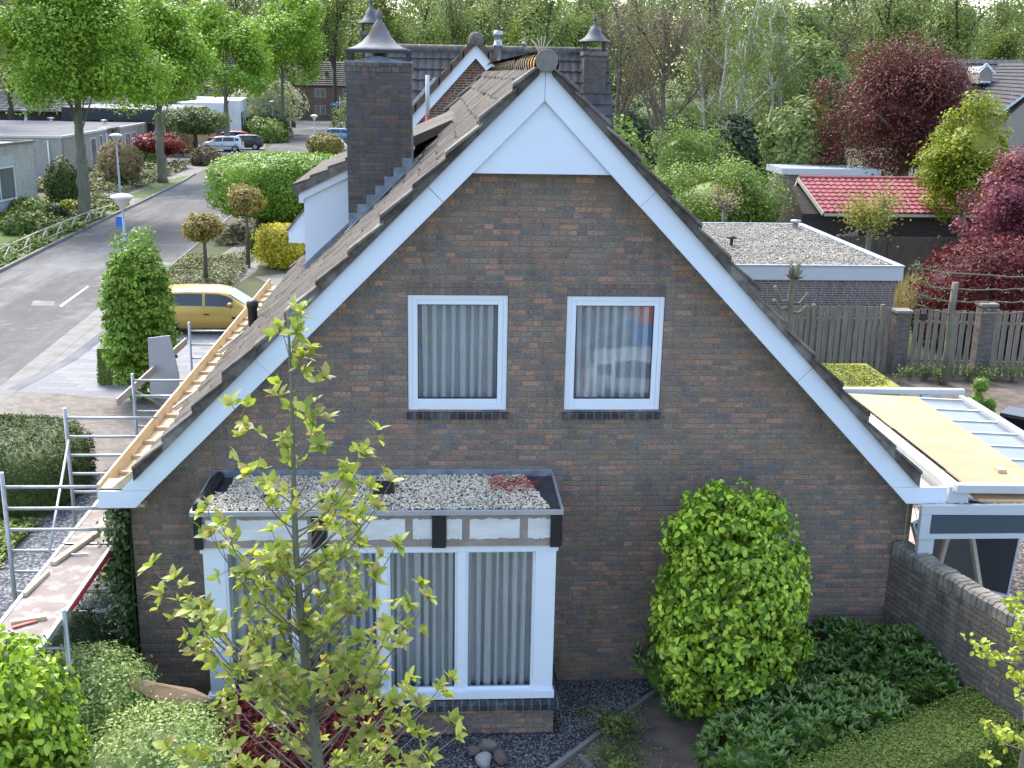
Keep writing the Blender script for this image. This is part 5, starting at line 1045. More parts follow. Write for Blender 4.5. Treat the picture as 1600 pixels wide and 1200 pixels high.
# lamp head heights from the photo: distance chosen where the pole meets the verge
def lamp_at(label,u,vtop,y,ground=0):
    p=at(u,vtop,y=y); return lamp(label,p[0],p[1],p[2])
l1=lamp_at('nearest street lamp with a blue sign on its pole, behind the driveway hornbeam',190,305,24.5)
q=MB(); q.box(-.22,-.03,-.01,.01,0,0.001) if False else q.box(-.30,-.05,-.012,.012,-.17,.17); o=q.build('blue_sign',flat('blue_sign',(.02,.15,.55),.4),l1,(0,0,(at(187,347,y=24.5)[2]))); o.rotation_euler=(0,0,-.4)
lamp_at('street lamp standing between the big street tree and the pale bungalow',181,210,52.5)
lamp_at('street lamp in the middle distance just left of the chimney',491,180,98)
lamp_at('farthest street lamp in front of the white blossom shrub',425,158,128)
t=thing('street_sign','blue street-name sign on a pole at the end of the road, left of the chimney','sign',tuple(np.array([-13.9,146,0])))
q=MB(); q.tube([(0,0,0),(0,0,4.3)],.07,8); q.build('pole',M_pole,t); q=MB(); q.box(-1.25,-.05,-.03,.03,3.2,3.5); q.build('sign_panel',flat('sign_blue',(.05,.3,.75),.4),t)
# ------------------------------------------------------------ generic house helpers
def win(par,x0,x1,z0,z1,y,face='y',off=.0,frame=M_pvc,mull=0,curtain=True,name='window'):
    q=MB(); t_=.07
    def m3(a0,a1,b0,b1,d0,d1): 
        if face=='y': q.box(a0,a1,y-d1,y-d0,b0,b1)
        else: q.box(y+d0,y+d1,a0,a1,b0,b1)
    m3(x0,x0+t_,z0,z1,.0,.04); m3(x1-t_,x1,z0,z1,.0,.04); m3(x0+t_,x1-t_,z0,z0+t_,.0,.04); m3(x0+t_,x1-t_,z1-t_,z1,.0,.04)
    for k in range(mull): xm=x0+(x1-x0)*(k+1)/(mull+1); m3(xm-.035,xm+.035,z0+t_,z1-t_,.0,.04)
    F=q.build(name,frame,par)
    q=MB(); d=-.015
    if face=='y': q.add([(x0,y+d*1,z0),(x1,y+d,z0),(x1,y+d,z1),(x0,y+d,z1)],[(0,1,2,3)])
    else: q.add([(y-d,x0,z0),(y-d,x1,z0),(y-d,x1,z1),(y-d,x0,z1)],[(0,1,2,3)])
    q.build('pane',M_paneblue,F); return F
M_paneblue=NT('dark_pane'); M_paneblue=M_paneblue.fin(M_paneblue.mix(M_paneblue.noise(M_paneblue.scale(M_paneblue.obj(),3,3,.4),1.2,2),(.05,.065,.08),(.16,.19,.21)),.12,0,.7)
# ------------------------------------------------------------ neighbour house behind (semi with two chimneys)
NX,NY=1.2,24
nh=thing('brick_house','red brick neighbour house with grey tiles and cross gable, directly behind the main roof','house',(NX,NY,0))
def nb_(mb,name,mat,par=None): return ch(mb,name,mat,par or nh,(NX,NY,0))
def tilesheet(name,par,P00,P10,P01,P11,nu,nv,mat,lift=.04,off=(0,0,0),amp=.02):
    """stepped tile field between four corners: u along the eaves, v from eaves (P00,P10) to ridge (P01,P11)"""
    P00,P10,P01,P11=[np.array(p,float) for p in (P00,P10,P01,P11)]; nrm=np.cross(P10-P00,P01-P00); nrm/=np.linalg.norm(nrm)
    if nrm[2]<0: nrm=-nrm
    mb=MB(); m_=nu*4+1; u=np.linspace(0,1,m_)[:,None]; wv=(amp*np.abs(np.sin(np.linspace(0,nu*PI,m_))))[:,None]*nrm
    for k in range(nv):
        a_,b_=k/nv,min(1,(k+1.08)/nv); A=(P00*(1-u)+P10*u)*(1-a_)+(P01*(1-u)+P11*u)*a_; B=(P00*(1-u)+P10*u)*(1-b_)+(P01*(1-u)+P11*u)*b_
        V=np.concatenate([A+wv-nrm*.02,A+wv+nrm*lift,B+wv+nrm*.005]); i=np.arange(m_-1); mb.add(V,np.concatenate([np.stack([i,i+1,i+1+m_,i+m_],1),np.stack([i+m_,i+1+m_,i+1+2*m_,i+2*m_],1)]))
    return ch(mb,name,mat,par,off)
q=MB(); q.prism([(20.5,0),(27.5,0),(27.5,4.2),(24,8.2),(20.5,4.2)],-2.2,5.1,'x'); nb_(q,'wall',M_red)
tilesheet('roof',nh,(-2.4,20.1,3.9),(5.3,20.1,3.9),(-2.4,24,8.46),(5.3,24,8.46),32,14,M_tilefar,off=(NX,NY,0),amp=.03)
tilesheet('roof',nh,(-2.4,27.9,3.9),(5.3,27.9,3.9),(-2.4,24,8.46),(5.3,24,8.46),32,14,M_tilefar,off=(NX,NY,0),amp=.03)
q=MB(); q.tube([(-2.4,24,8.46),(5.3,24,8.46)],.13,8); nb_(q,'ridge_tiles',M_verge)
# cross gable facing us
gx,gz,gy=.93,8.55,19.2
q=MB(); q.prism([(gx-3.6,3.2),(gx+3.6,3.2),(gx+3.6,gz-4.0),(gx,gz-.3),(gx-3.6,gz-4.2)],gy,gy+4.5); nb_(q,'wall',M_red)
for s_ in (-1,1):
    q=MB(); q.prism([(gx,gz-.42),(gx+s_*3.9,gz-.42-4.3),(gx+s_*3.9,gz-4.3),(gx,gz)] if s_>0 else [(gx,gz-.42),(gx,gz),(gx+s_*3.9,gz-4.3),(gx+s_*3.9,gz-.42-4.3)],gy-.35,gy-.3); nb_(q,'barge_board',M_white)
    q=MB(); q.prism([(gx,gz),(gx+s_*3.95,gz-4.36),(gx+s_*3.95,gz-4.2),(gx,gz+.18)],gy-.42,gy-.36)
    for k in range(12): a_=k/12; xx=gx+s_*3.9*a_; zz_=gz-4.3*a_; q.prism([(xx,zz_-.06),(xx+s_*.36,zz_-.46+.02),(xx+s_*.36,zz_-.26),(xx,zz_+.2)],gy-.44,gy-.425)
    nb_(q,'verge_tiles',mottled('brown_verge',(.09,.06,.05),(.15,.105,.085),4))
    tilesheet('roof',nh,(gx+s_*3.9,gy-.3,gz-4.2),(gx+s_*3.9,gy+4.9,gz-4.2),(gx,gy-.3,gz+.1),(gx,gy+4.9,gz+.1),16,13,M_tile,off=(NX,NY,0),amp=.03)
q=MB(); q.lathe([(.2,-.1),(.2,.1),(.14,.22),(.001,.26)],(gx,gy-.3,gz+.02),10); nb_(q,'ridge_end_cap',M_verge)
q=MB()
for s_ in (-1,): q.bar((gx+s_*1.1,gy-.2,gz-.95),(gx+s_*3.3,gy-.2,gz-3.4),.05,.08)
nb_(q,'verge_strip',M_galv)
def chimney2(x0,x1,y0,y1,z0,z1,capz):
    q=MB(); q.box(x0,x1,y0,y1,z0,z1); c_=nb_(q,'chimney',M_chim); q=MB(); q.box(x0-.04,x1+.04,y0-.04,y1+.04,z1-.12,z1); nb_(q,'coping',M_verge,c_).location=(0,0,0)
    xm,ym=(x0+x1)/2,(y0+y1)/2; r_=(x1-x0)/2
    for sx in (-1,1):
        for sy in (-1,1): q=MB(); q.box(xm+sx*r_*.85-.03,xm+sx*r_*.85+.03,ym+sy*r_*.7-.03,ym+sy*r_*.7+.03,z1,capz); nb_(q,'leg',M_rubber,c_)
    q=MB(); q.lathe([(r_*1.4,0),(r_*1.36,.03),(r_*.9,.12),(r_*.55,.3),(r_*.35,.45),(.04,.48),(.025,.6),(.06,.64),(.07,.7),(.02,.74),(.015,.82),(.001,.83)],(xm,ym,capz),4 if False else 12); nb_(q,'cowl',M_tilefar if False else flat('grey_cowl',(.1,.11,.12),.6,.3,.1),c_).location=(0,0,0)
    q=MB(); q.box(x0-.02,x1+.04,y0-.015,y0-.003,z0+.0,z0+.22); nb_(q,'flashing',M_lead,c_).location=(0,0,0)
chimney2(4.42,5.12,22.9,23.7,7.0,8.45,8.75); chimney2(-2.55,-1.95,24.2,24.9,7.5,8.95,9.2)
q=MB(); q.lathe([(.13,-.3),(.13,.15),(.16,.17),(.16,.2),(.12,.22),(.12,.45),(.15,.47),(.13,.62),(.001,.63)],(1.75,23.4,8.4),12); q.lathe([(.06,0),(.06,.25),(.1,.27),(.001,.33)],(2.6,24,8.4),8); nb_(q,'flue_pipe',flat('steel_flue',(.4,.42,.44),.3,.5,.7))
q=MB(); p=at(668,180,y=15.2); t=thing('marker_pole','red and white pole standing up behind the ridge beside the chimney','pole',(p[0],15.2,p[2]-2.2)); q.tube([(0,0,0),(0,0,2.2)],.05,8); q.build('red_section',flat('red_tube',(.5,.06,.04),.5),t); q=MB(); q.tube([(0,0,2.2),(0,0,3.15)],.052,8); q.build('white_section',M_alu,t)
q=MB(); q.bar((.1,0,2.05),(.35,-.05,1.95),.05,.05); q.build('bracket',M_galv,t)
# ------------------------------------------------------------ garage, shed and fences behind the back garden
ga=thing('garage','flat-roofed brick garage with pale gravel roof and grey-white fascia','garage',(10,17.2,0))
def ga_(mb,name,mat): return ch(mb,name,mat,ga,(10,17.2,0))
q=MB(); q.box(7.5,12.75,17.3,26.4,0,2.35); ga_(q,'wall',M_garage)
q=MB(); q.box(7.4,12.9,17.2,17.26,2.34,2.72); q.box(12.84,12.9,17.26,26.5,2.34,2.72); q.box(7.4,12.84,26.44,26.5,2.5,2.72); ga_(q,'fascia',M_alu)
q=MB(); q.box(7.4,12.93,17.17,17.3,2.725,2.76); q.box(12.68,12.93,17.3,26.5,2.725,2.76); q.box(7.4,12.68,26.35,26.5,2.725,2.76); ga_(q,'roof_trim',flat('grey_roof_trim',(.3,.33,.36),.5))
q=MB(); q.box(7.5,12.7,17.28,26.4,2.4,2.70); ga_(q,'gravel_roof',M_whitegr)
q=MB(); pebble_field(q,rs(91),9000,lambda r,n:np.stack([r.uniform(7.6,12.65,n),r.uniform(17.35,26.3,n)],1),.045,2.72); o=ga_(q,'roof_gravel',leafmat('white_pebbles',[(.3,.28,.24),(.42,.4,.36),(.24,.21,.17),(.48,.46,.43),(.34,.3,.26)],.8,0,.2)); o['kind']='stuff'
p=at(1143,378,z=2.85); q=MB(); q.lathe([(.05,-.2),(.05,0),(.16,.01),(.17,.05),(.001,.1)],(p[0],p[1],2.95),10); ga_(q,'roof_vent',M_rubber)
p=at(1243,352,z=2.85); q=MB(); q.lathe([(.1,-.2),(.1,0),(.2,.01),(.18,.08),(.001,.1)],(p[0],p[1],2.95),10); ga_(q,'roof_vent',M_galv)
sh=thing('wooden_shed','dark wooden shed with pink-red metal tile roof behind the garage','shed',(18,34,0))
def sh_(mb,name,mat): return ch(mb,name,mat,sh,(18,34,0))
q=MB(); q.prism([(34.2,0),(38,0),(38,2.2),(36,3.2),(34.2,2.2)],15.4,27,'x'); sh_(q,'wall',M_darkwood)
o=tilesheet('roof',sh,(16.2,33.8,2.3),(28.0,33.8,2.3),(15.7,36.0,3.55),(28.0,36.0,3.55),42,9,M_redroof,off=(18,34,0),lift=.05,amp=.05)
o=tilesheet('roof',sh,(16.2,38.4,2.3),(28.0,38.4,2.3),(15.7,36.0,3.55),(28.0,36.0,3.55),42,9,M_redroof,off=(18,34,0),lift=.05,amp=.05)
q=MB(); q.bar((16.2,33.75,2.22),(28,33.75,2.22),.05,.12); q.bar((16.15,33.75,2.25),(15.65,36,3.5),.05,.16); q.bar((15.65,36,3.5),(16.15,38.4,2.25),.05,.16); sh_(q,'trim',M_rail)
q=MB(); q.tube([(15.7,36,3.6),(28,36,3.6)],.09,6); sh_(q,'ridge_cap',M_redroof)
def fence(name,label,A,B,h,mat,wd=.14,gap=.03,alt=True,z0=.0,posts=True,group=None,wob=.02,seed=1,tops=None,postmat=None):
    rg=rs(seed); A=np.array(A,float);B=np.array(B,float); L=np.linalg.norm(B-A); d=(B-A)/L; s_=np.array([-d[1],d[0]]); n=int(L/(wd+gap)); t=thing(name,label,'fence',(A[0],A[1],0),0,group)
    q=MB()
    for k in range(n):
        p=(wd+gap)*(k+.5); o_=s_*(.03 if (alt and k%2) else 0); a_=d*(p-wd/2)+o_; b_=d*(p+wd/2)+o_; hz=h+rg.uniform(-wob,wob)
        V=[(a_[0],a_[1],z0),(b_[0],b_[1],z0),(b_[0],b_[1],hz),(a_[0],a_[1],hz)]; V2=[(x+s_[0]*.02,y+s_[1]*.02,z) for x,y,z in V]; q.add(V+V2,[(0,1,2,3),(7,6,5,4),(0,4,5,1),(1,5,6,2),(2,6,7,3),(3,7,4,0)])
    for z in (h*.2,h*.8): q.bar((s_[0]*.06,s_[1]*.06,z),(d[0]*L+s_[0]*.06,d[1]*L+s_[1]*.06,z),.04,.08)
    q.build('boards',mat,t)
    if posts:
        k=0.
        while k<=L+.01: pq=MB(); p=d*k; pq.box(p[0]-.045,p[0]+.045,p[1]-.045,p[1]+.045,0,h+.06); pq.build('post',postmat or mat,t); k+=1.9
    return t
fence('board_fence','grey weathered board fence below the garage, left of the first brick pillar',(8.1,15.95),(12.2,15.95),1.85,M_fence,.13,.04,seed=2)
fence('board_fence','grey-green board fence between the two brick pillars',(12.75,15.85),(14.4,15.7),1.8,M_fence,.13,.05,seed=3,posts=False)
fence('board_fence','grey-green board fence right of the last brick pillar',(14.95,15.65),(19.5,15.2),1.8,M_fence,.13,.05,seed=4)
for i,(x,y,h_) in enumerate(((12.47,15.95,1.7),(14.68,15.7,1.95))):
    t=thing('brick_pillar',('brick pillar in the fence below the garage corner','brick pillar with pale capstone right of the espalier post')[i],'pillar',(x,y,0),0,'brick fence pillars')
    q=MB(); q.box(-.2,.2,-.15,.2,0,h_); q.build('pillar_shaft',M_pillar,t); q=MB(); q.box(-.24,.24,-.19,.24,h_,h_+.07); q.build('capstone',M_kerb,t)
q=MB(); q.box(-.08,.08,-.04,.04,-.1,.1); o=q.build('bird_box',M_rubber,None,tuple(at(1443,495,y=15.7))); tag(o,'small black box hung on the fence beside the espalier','box')
fence('board_fence','tall dark brown fence beneath the red shed roof',(15.2,28.8),(26,28.3),2.0,M_fence2,.16,.01,seed=5,alt=False)
fence('board_fence','low grey fence with pale top rail behind the garage roof',(9.0,30.5),(14.6,31.0),1.75,M_fence,.15,.02,seed=6,alt=False,postmat=M_rail)
fence('board_fence','weathered fence panels between gravel roof and shed',(13.9,27.6),(16.6,30.6),1.95,M_fence,.15,.02,seed=7,alt=False)
t=thing('trellis','wooden trellis panel standing by the yellow maple','trellis',(15.2,26.3,0),.9)
q=MB()
for k in range(7): q.box(-.5+k*.16,-.475+k*.16,-.01,.01,.2,1.9)
for k in range(11): q.box(-.52,.5,-.02,-.011,.22+k*.16,.245+k*.16)
q.box(-.56,-.5,-.03,.03,0,2); q.box(.5,.56,-.03,.03,0,2); q.build('lattice',M_fence,t)
# espalier
rg=rs(101); t=thing('espalier_tree','espaliered tree with upright mossy trunk and four levels of level branches by the fence','tree',(13.25,14.7,0)); O=np.array([13.25,14.7,0])
q=MB(); q.tube([(0,0,0),(.02,0,1.0),(-.02,0,2.0),(.0,0,2.75)],[.11,.1,.09,.085],9); q.build('trunk',M_barkg,t)
q=MB(); c=MB(); P=[]
for (v0,vl,vr,ul) in ((427,414,433,1432),(453,436,449,1432),(472,455,468,1425),(490,468,487,1420)):
    zc=at(1490,v0,y=14.7)[2]; l=at(ul,vl,y=14.6)-O; r=at(1640,vr,y=14.6)-O; pts=[l,(l+np.array([0,0,zc]))/2+np.array([0,0,-.08]),(0,0,zc),(r+np.array([0,0,zc]))/2+np.array([0,0,-.03]),r]
    pts=np.array([np.array([np.interp(s,np.linspace(0,1,5),[p[k] for p in pts]) for k in range(3)])+rg.normal(0,.012,3) for s in np.linspace(0,1,22)]); q.tube(pts,.02,5)
    for p in pts[::2]: P.append(p+rg.normal(0,.03,3))
    for k in range(5): P.append(l+rg.normal(0,.07,3))
q.build('branches',M_barkg,t); P=np.repeat(np.array(P),7,0); P=P+rg.normal(0,.045,P.shape); add_leaves(c,P,rg.normal(0,1,P.shape),rg,.05,.7); c.build('foliage',L_wood2,t)
# pollards
def pollard(label,u,v,y,h,mat,n,seed,ls=.25,leaf=.09,name='pollard_tree',r0=.1,arms=7,al=.7,asc=.6):
    rg=rs(seed); p=at(u,v,y=y); t=thing(name,label,'tree',(p[0],y,0)); hh=p[2]; q=MB(); q.tube([(0,0,0),(.03,0,hh*.5),(0,0,hh)],[r0,r0*.9,r0*.8],8); P=[]
    for k in range(arms):
        a_=k*2.4; L=al*rg.uniform(.7,1.1); e_=np.array([L*math.cos(a_),L*math.sin(a_),hh-asc*.4+asc*rg.uniform(.3,1.2)]); s0=np.array([0,0,hh-rg.uniform(0,asc)]); m_=(s0+e_)/2+np.array([0,0,.05]); q.tube([s0,m_,e_],[r0*.45,r0*.35,r0*.5],6); P.append(e_); P.append((m_+e_)/2)
        for j in range(5): f=e_+norm(rg.normal(0,1,3)+np.array([0,0,.8]))*.15; q.tube([e_,f],[.015,.006],3,caps=False); P.append(f)
    q.build('trunk',M_barkg,t)
    P=np.repeat(np.array(P+[np.array([0,0,hh+.1])]*3),max(1,n//(len(P)+3)),0); c=MB(); P=P+rg.normal(0,ls,P.shape); add_leaves(c,P,norm(rg.normal(0,.6,P.shape)+np.array([0,0,.7])),rg,leaf,.6); c.build('crown',mat,t); return t
rg=rs(111); p=at(1240,425,y=14.6); t=thing('pollard_tree','bare pollarded tree with knobbly top rising behind the right roof verge','tree',(p[0],14.6,0)); hh=p[2]; q=MB()
q.tube([(0,0,0),(.04,0,1),(-.02,0,hh-.6),(.03,0,hh-.25),(.0,0,hh-.08)],[.12,.1,.085,.09,.13],9); P=[]
for k in range(16): a_=rg.uniform(0,6.28); e_=rg.uniform(.1,1.3); d=np.array([math.cos(a_)*math.cos(e_),math.sin(a_)*math.cos(e_),math.sin(e_)]); q.tube([(0,0,hh-.15),np.array([0,0,hh-.15])+d*.2,np.array([0,0,hh-.12])+d*rg.uniform(.26,.38)],[.05,.045,.02],5); P.append(np.array([0,0,hh-.12])+d*.36)
for sx,z0,z1 in ((-1,.75,.35),(1,.8,.5),(-1,.95,.7),(1,1.05,.85)): 
    pts=[(0,0,hh-z0),(sx*.25,.05,hh-z0-.02),(sx*.45,.0,hh-z1-.02)]; q.tube(pts,[.05,.035,.045],6); P.append(np.array(pts[-1]))
q.build('trunk',M_barkg,t); P=np.repeat(np.array(P),8,0)+rg.normal(0,.04,(len(P)*8,3)); c=MB(); add_leaves(c,P,rg.normal(0,1,P.shape),rg,.04,.6); c.build('crown',L_brown,t)
pollard('yellow-green globe maple standing behind the garage gravel roof',1360,340,26.6,2.6,leafmat('yellow_maple',G((.26,.27,.05),(.33,.32,.07),(.2,.22,.05),(.36,.3,.1)),.5,.35),2600,112,.28,.11,'globe_maple',al=.6,asc=.7)
pollard('small pale pink-budded pollard behind the low fence',1132,318,31.5,2.5,leafmat('pink_bud',G((.42,.24,.17),(.4,.3,.22),(.3,.22,.15))),420,113,.16,.09,al=.5,asc=.6)
# back garden plants
rg=rs(114); t=plant('clipped_hedge','block hedge with bright yellow top just beyond the right roof verge','hedge',(9.75,12.6,0)); q=MB(); box_cloud(q,rg,-.95,1.0,-1.25,1.1,0,.92,15000,.055,.025,round_=.5); q.build('foliage',leafmat('golden_top',G((.04,.075,.018),(.09,.14,.02),(.36,.36,.03),(.5,.47,.05)),.5,.2),t); stem(t,[(0,0,0),(0,0,.5)],.03,M_bark)
bush('red_maple_bush','large mounded dark red cut-leaf maple behind the espalier',(16.6,19.0,0),(2.35,1.7,1.7),1.5,L_red,15000,.16,115,2.3,0,.12,.35)
t=pollard
def lobed(q,rg,c,r,n,leaf,m_,fr,p=2.0,asp=.6,taper=.25,s0=.16,s1=.3):
    D=sphere_dirs(rg,m_); Rr=super_r(D,r,p)*fr(D)*rg.uniform(.45,.98,m_); ss=rg.uniform(s0,s1,m_); tot=(ss**2).sum()
    for k in range(m_):
        o_=D[k]*Rr[k]; tf=1-taper*o_[2]/r[2]; o_[:2]*=tf; s_=ss[k]*np.mean(r); shape_cloud(q,rg,np.array(c)+o_,(s_*1.15,s_*1.15,s_*.75),max(40,int(n*ss[k]**2/tot)),leaf,2,clump=5,cs=.22,inner=.3,up=.5,aspect=asp,zmin=.05,k=6)
def roundtree(name,label,loc,r,zc,mat,n,leaf,seed,amp=.16,p=2.1,tr=.12,bark=M_bark,corek=.62,k=26,kap=14,clump=8,cs=.06,inner=.14,cat='tree',asp=.6,lobes=0):
    rg=rs(seed); t=plant(name,label,cat,loc); q=MB(); zt_=zc+r[2]*.5; q.tube([(0,0,0),(tr*.3,0,zc*.5),(0,0,zt_)],[tr,tr*.85,tr*.3],8)
    for i in range(10):
        a_=rg.uniform(0,6.28); z0=max(.3*zc,zc-r[2]*.7)+rg.uniform(0,r[2]*.7); L=r[0]*rg.uniform(.5,.85); q.tube([(0,0,z0),(L*.5*math.cos(a_),L*.5*math.sin(a_),z0+r[2]*.25),(L*math.cos(a_),L*math.sin(a_),z0+r[2]*.45)],[tr*.45,tr*.3,tr*.1],5)
    q.build('trunk',bark,t); q=MB(); fr=bumpf(rg,k,kap,amp)
    if lobes: lobed(q,rg,(0,0,zc),r,n,leaf,lobes,fr,p,asp)
    else: shape_cloud(q,rg,(0,0,zc),r,n,leaf,p,fn=fr,clump=clump,cs=cs,inner=inner,aspect=asp,zmin=.05)
    if corek: core(q,(0,0,zc),r,p,corek,fr)
    q.build('crown',mat,t); return t
def fit(u0,u1,v0,v1,y):
    c_=at((u0+u1)/2,(v0+v1)/2,y=y); rx=(at(u1,(v0+v1)/2,y=y)[0]-at(u0,(v0+v1)/2,y=y)[0])/2; zt=at((u0+u1)/2,v0,y=y)[2]; zb=max(.1,at((u0+u1)/2,v1,y=y)[2]); return (c_[0],y,0),rx,(zt-zb)/2,(zt+zb)/2
def fitted(kind,name,label,box,y,mat,n,leaf,seed,ry=.85,**k):
    loc,rx,rz_,zc=fit(*box,y)
    if kind=='tree': return roundtree(name,label,loc,(rx,rx*ry,rz_),zc,mat,n,leaf,seed,**k)
    return bush(name,label,loc,(rx,rx*ry,rz_),zc,mat,n,leaf,seed,**k)
fitted('tree','pink_leaf_tree','purple-pink leaved tree cut by the right edge above the red maple',(1500,1680,232,405),27,L_pink,20000,.14,116,amp=.2,corek=.5,lobes=80)
fitted('tree','golden_tree','tall yellow-green tree right of the red shed roof',(1446,1580,150,365),33.2,L_acid,21000,.16,117,amp=.2,p=1.8,corek=.62,lobes=130)
bush('lime_maple_bush','broad lime-green spreading maple behind the low fence, left of the shed',(12.6,36.0,0),(4.2,2.8,1.95),2.2,L_lime,30000,.15,118,2.1,0,.2,.5,corek=.6,lobes=110)
bush('green_bush','round mid-green bush behind the lime maple, near the dark hedge',(14.7,54,0),(3.1,2.6,2.8),2.3,L_lime,16000,.18,119,2.1,0,.2,.4,corek=.66,lobes=90)
roundtree('young_green_tree','small fresh green tree just right of the neighbour chimney roof',(6.9,32,0),(1.2,1.2,2.2),4.2,L_lime,2400,.2,120,.2,1.9,.08,clump=6)
fitted('tree','copper_beech','huge dark copper-red beech behind the red shed roof',(1292,1548,56,285),54,L_beech,46000,.17,121,amp=.3,p=1.8,tr=.35,bark=M_bark,corek=.42,k=60,kap=28,lobes=150)
bush('dark_hedge_bush','clipped dark hedge block behind the house, left of the round green bush',(11.3,58,0),(2.6,1.2,1.7),1.0,L_woodd,2600,.2,122,6)
rg=rs(123); t=tag(None,None) if False else None
q=MB(); n=3000; P=np.stack([rg.uniform(15.6,18.6,n),rg.uniform(20.6,24.2,n),np.zeros(n)],1); 
for i in range(0,n,1):
    pass
d_=norm(rg.normal(0,.16,(n,3))+np.array([0,0,1.])); L=rg.uniform(.9,1.6,n)[:,None]; w_=np.stack([rg.uniform(.008,.016,n),np.zeros(n),np.zeros(n)],1); V=np.stack([P-w_,P+w_,P+d_*L+w_*.3,P+d_*L-w_*.3],1).reshape(-1,3); q.add(V,np.arange(n)[:,None]*4+np.array([[0,1,2,3]])); tag(q.build('dry_grass',L_straw),'tall straw-coloured dry grass between garage and red maple','grass',kind='stuff')
cone('dark_conifer','small dark columnar conifer beside the garage corner',(14.7,19.5,0),.5,1.9,L_woodd,2200,124)
for i,(u,v,s_,lb) in enumerate(((1533,602,.2,'topmost ball of clipped box by the planter gravel'),(1525,625,.19,'left ball of clipped box by the planter'),(1545,632,.17,'right ball of clipped box by the planter'),(1541,652,.19,'lowest ball of clipped box by the planter'))):
    p=at(u,v,y=11.8); rg=rs(130+i); t=plant('box_ball',lb,'topiary',(p[0],11.8,max(0,p[2]-s_)),'clipped box balls'); q=MB(); shape_cloud(q,rg,(0,0,s_),(s_,s_,s_),700,.04,2,amp=.03,clump=4,cs=.05); core(q,(0,0,s_),(s_,s_,s_),2,.85); q.build('foliage',L_hornd,t)
for i in range(15):
    u=1405+i*13.5; p=at(u,600-((i*7)%5)*3,z=0); rg=rs(150+i)
    twiggy('border_plant',('low leafy border plant number-less' if False else 'low rose plant growing along the fence foot'),(p[0],min(p[1],15.1),0),.5,.3,90,L_rose,150+i,.08,9,'border plant')['group']='rose plants along the fence foot'
t=thing('planter_box','dark open-sided garden box seat on brown gravel at the right edge','planter',(13.6,10.2,0),-.75)
q=MB(); q.box(-.9,.9,-.35,.35,.42,.48); q.box(-.9,.9,-.35,.35,.0,.06); q.box(-.9,-.84,-.35,.35,.06,.42); q.box(.84,.9,-.35,.35,.06,.42); q.box(-.84,.84,.29,.35,.06,.42); q.build('body',flat('anthracite',(.04,.045,.055),.5),t)
q=MB(); q.box(-.91,.91,-.36,.36,.483,.5); q.build('lid',flat('anthracite_top',(.11,.125,.145),.5),t)
# ------------------------------------------------------------ far right house, flat building behind beech
fh=thing('far_house','large house with dark grey tiled roof and white trimmed gables at the upper right','house',(56,90,0))
def fh_(mb,name,mat): return ch(mb,name,mat,fh,(56,90,0))
p1=at(1470,92,y=98); p2=at(1640,92,y=98); pe=at(1500,190,y=90)
q=MB(); q.box(p1[0]+1,p2[0],92,104,0,4.0); fh_(q,'wall',M_greyy if False else flat('beige_wall',(.33,.29,.25),.85))
tilesheet('roof',fh,(p1[0]-1,90,3.4),(p2[0]+4,90,3.4),(p1[0]+.5,98,p1[2]),(p2[0]+4,98,p1[2]),20,14,M_tilefar,off=(56,90,0),lift=.09,amp=.05)
a=at(1557,178,y=86); b=at(1600,146,y=86); r_=at(1660,100,y=86)
q=MB(); q.prism([(a[0]+1,0),(r_[0]+8,0),(r_[0]+8,3),(r_[0],r_[2]-.6),(a[0]+1,a[2]-.3)],86,92); fh_(q,'wall',flat('beige_wall2',(.32,.28,.25),.85))
q=MB(); q.bar((a[0],85.7,a[2]),(r_[0],85.7,r_[2]),.1,.3); fh_(q,'barge_board',M_white)
tilesheet('roof',fh,(a[0]-.3,85.5,a[2]-.1),(a[0]-.3,97.5,a[2]+.4),(r_[0],85.5,r_[2]+.1),(r_[0],97.5,r_[2]+.1),20,14,M_tilefar,off=(56,90,0),lift=.09,amp=.05)
d1=at(1541,100,y=93.5); d0=at(1528,110,y=93.5); d2=at(1554,114,y=93.5)
q=MB(); q.prism([(d0[0]+.2,d0[2]-1.2),(d2[0]-.2,d0[2]-1.2),(d2[0]-.2,d2[2]),(d1[0],d1[2]-.2),(d0[0]+.2,d0[2]-.2)],93.5,97); fh_(q,'dormer',flat('dormer_wall',(.3,.27,.24),.8))
q=MB(); q.bar((d0[0],93.4,d0[2]),(d1[0],93.4,d1[2]),.1,.18); q.bar((d1[0],93.4,d1[2]),(d2[0],93.4,d2[2]),.1,.18); q.box(d1[0]-.4,d1[0]+.5,93.2,93.4,d0[2]-1.1,d0[2]-.95); fh_(q,'dormer_trim',M_white)
fb=thing('flat_roof_shed','low brown building with pale blue-white roof edge under the copper beech','shed',(22.4,52,0))
q=MB(); q.box(-2.5,3,-.0,3,0,2.4); q.build('wall',flat('brown_wall',(.16,.13,.11),.8),fb); q=MB(); q.box(-2.7,3.2,-.15,3.1,2.4,2.75); q.build('roof_edge',M_alu,fb)
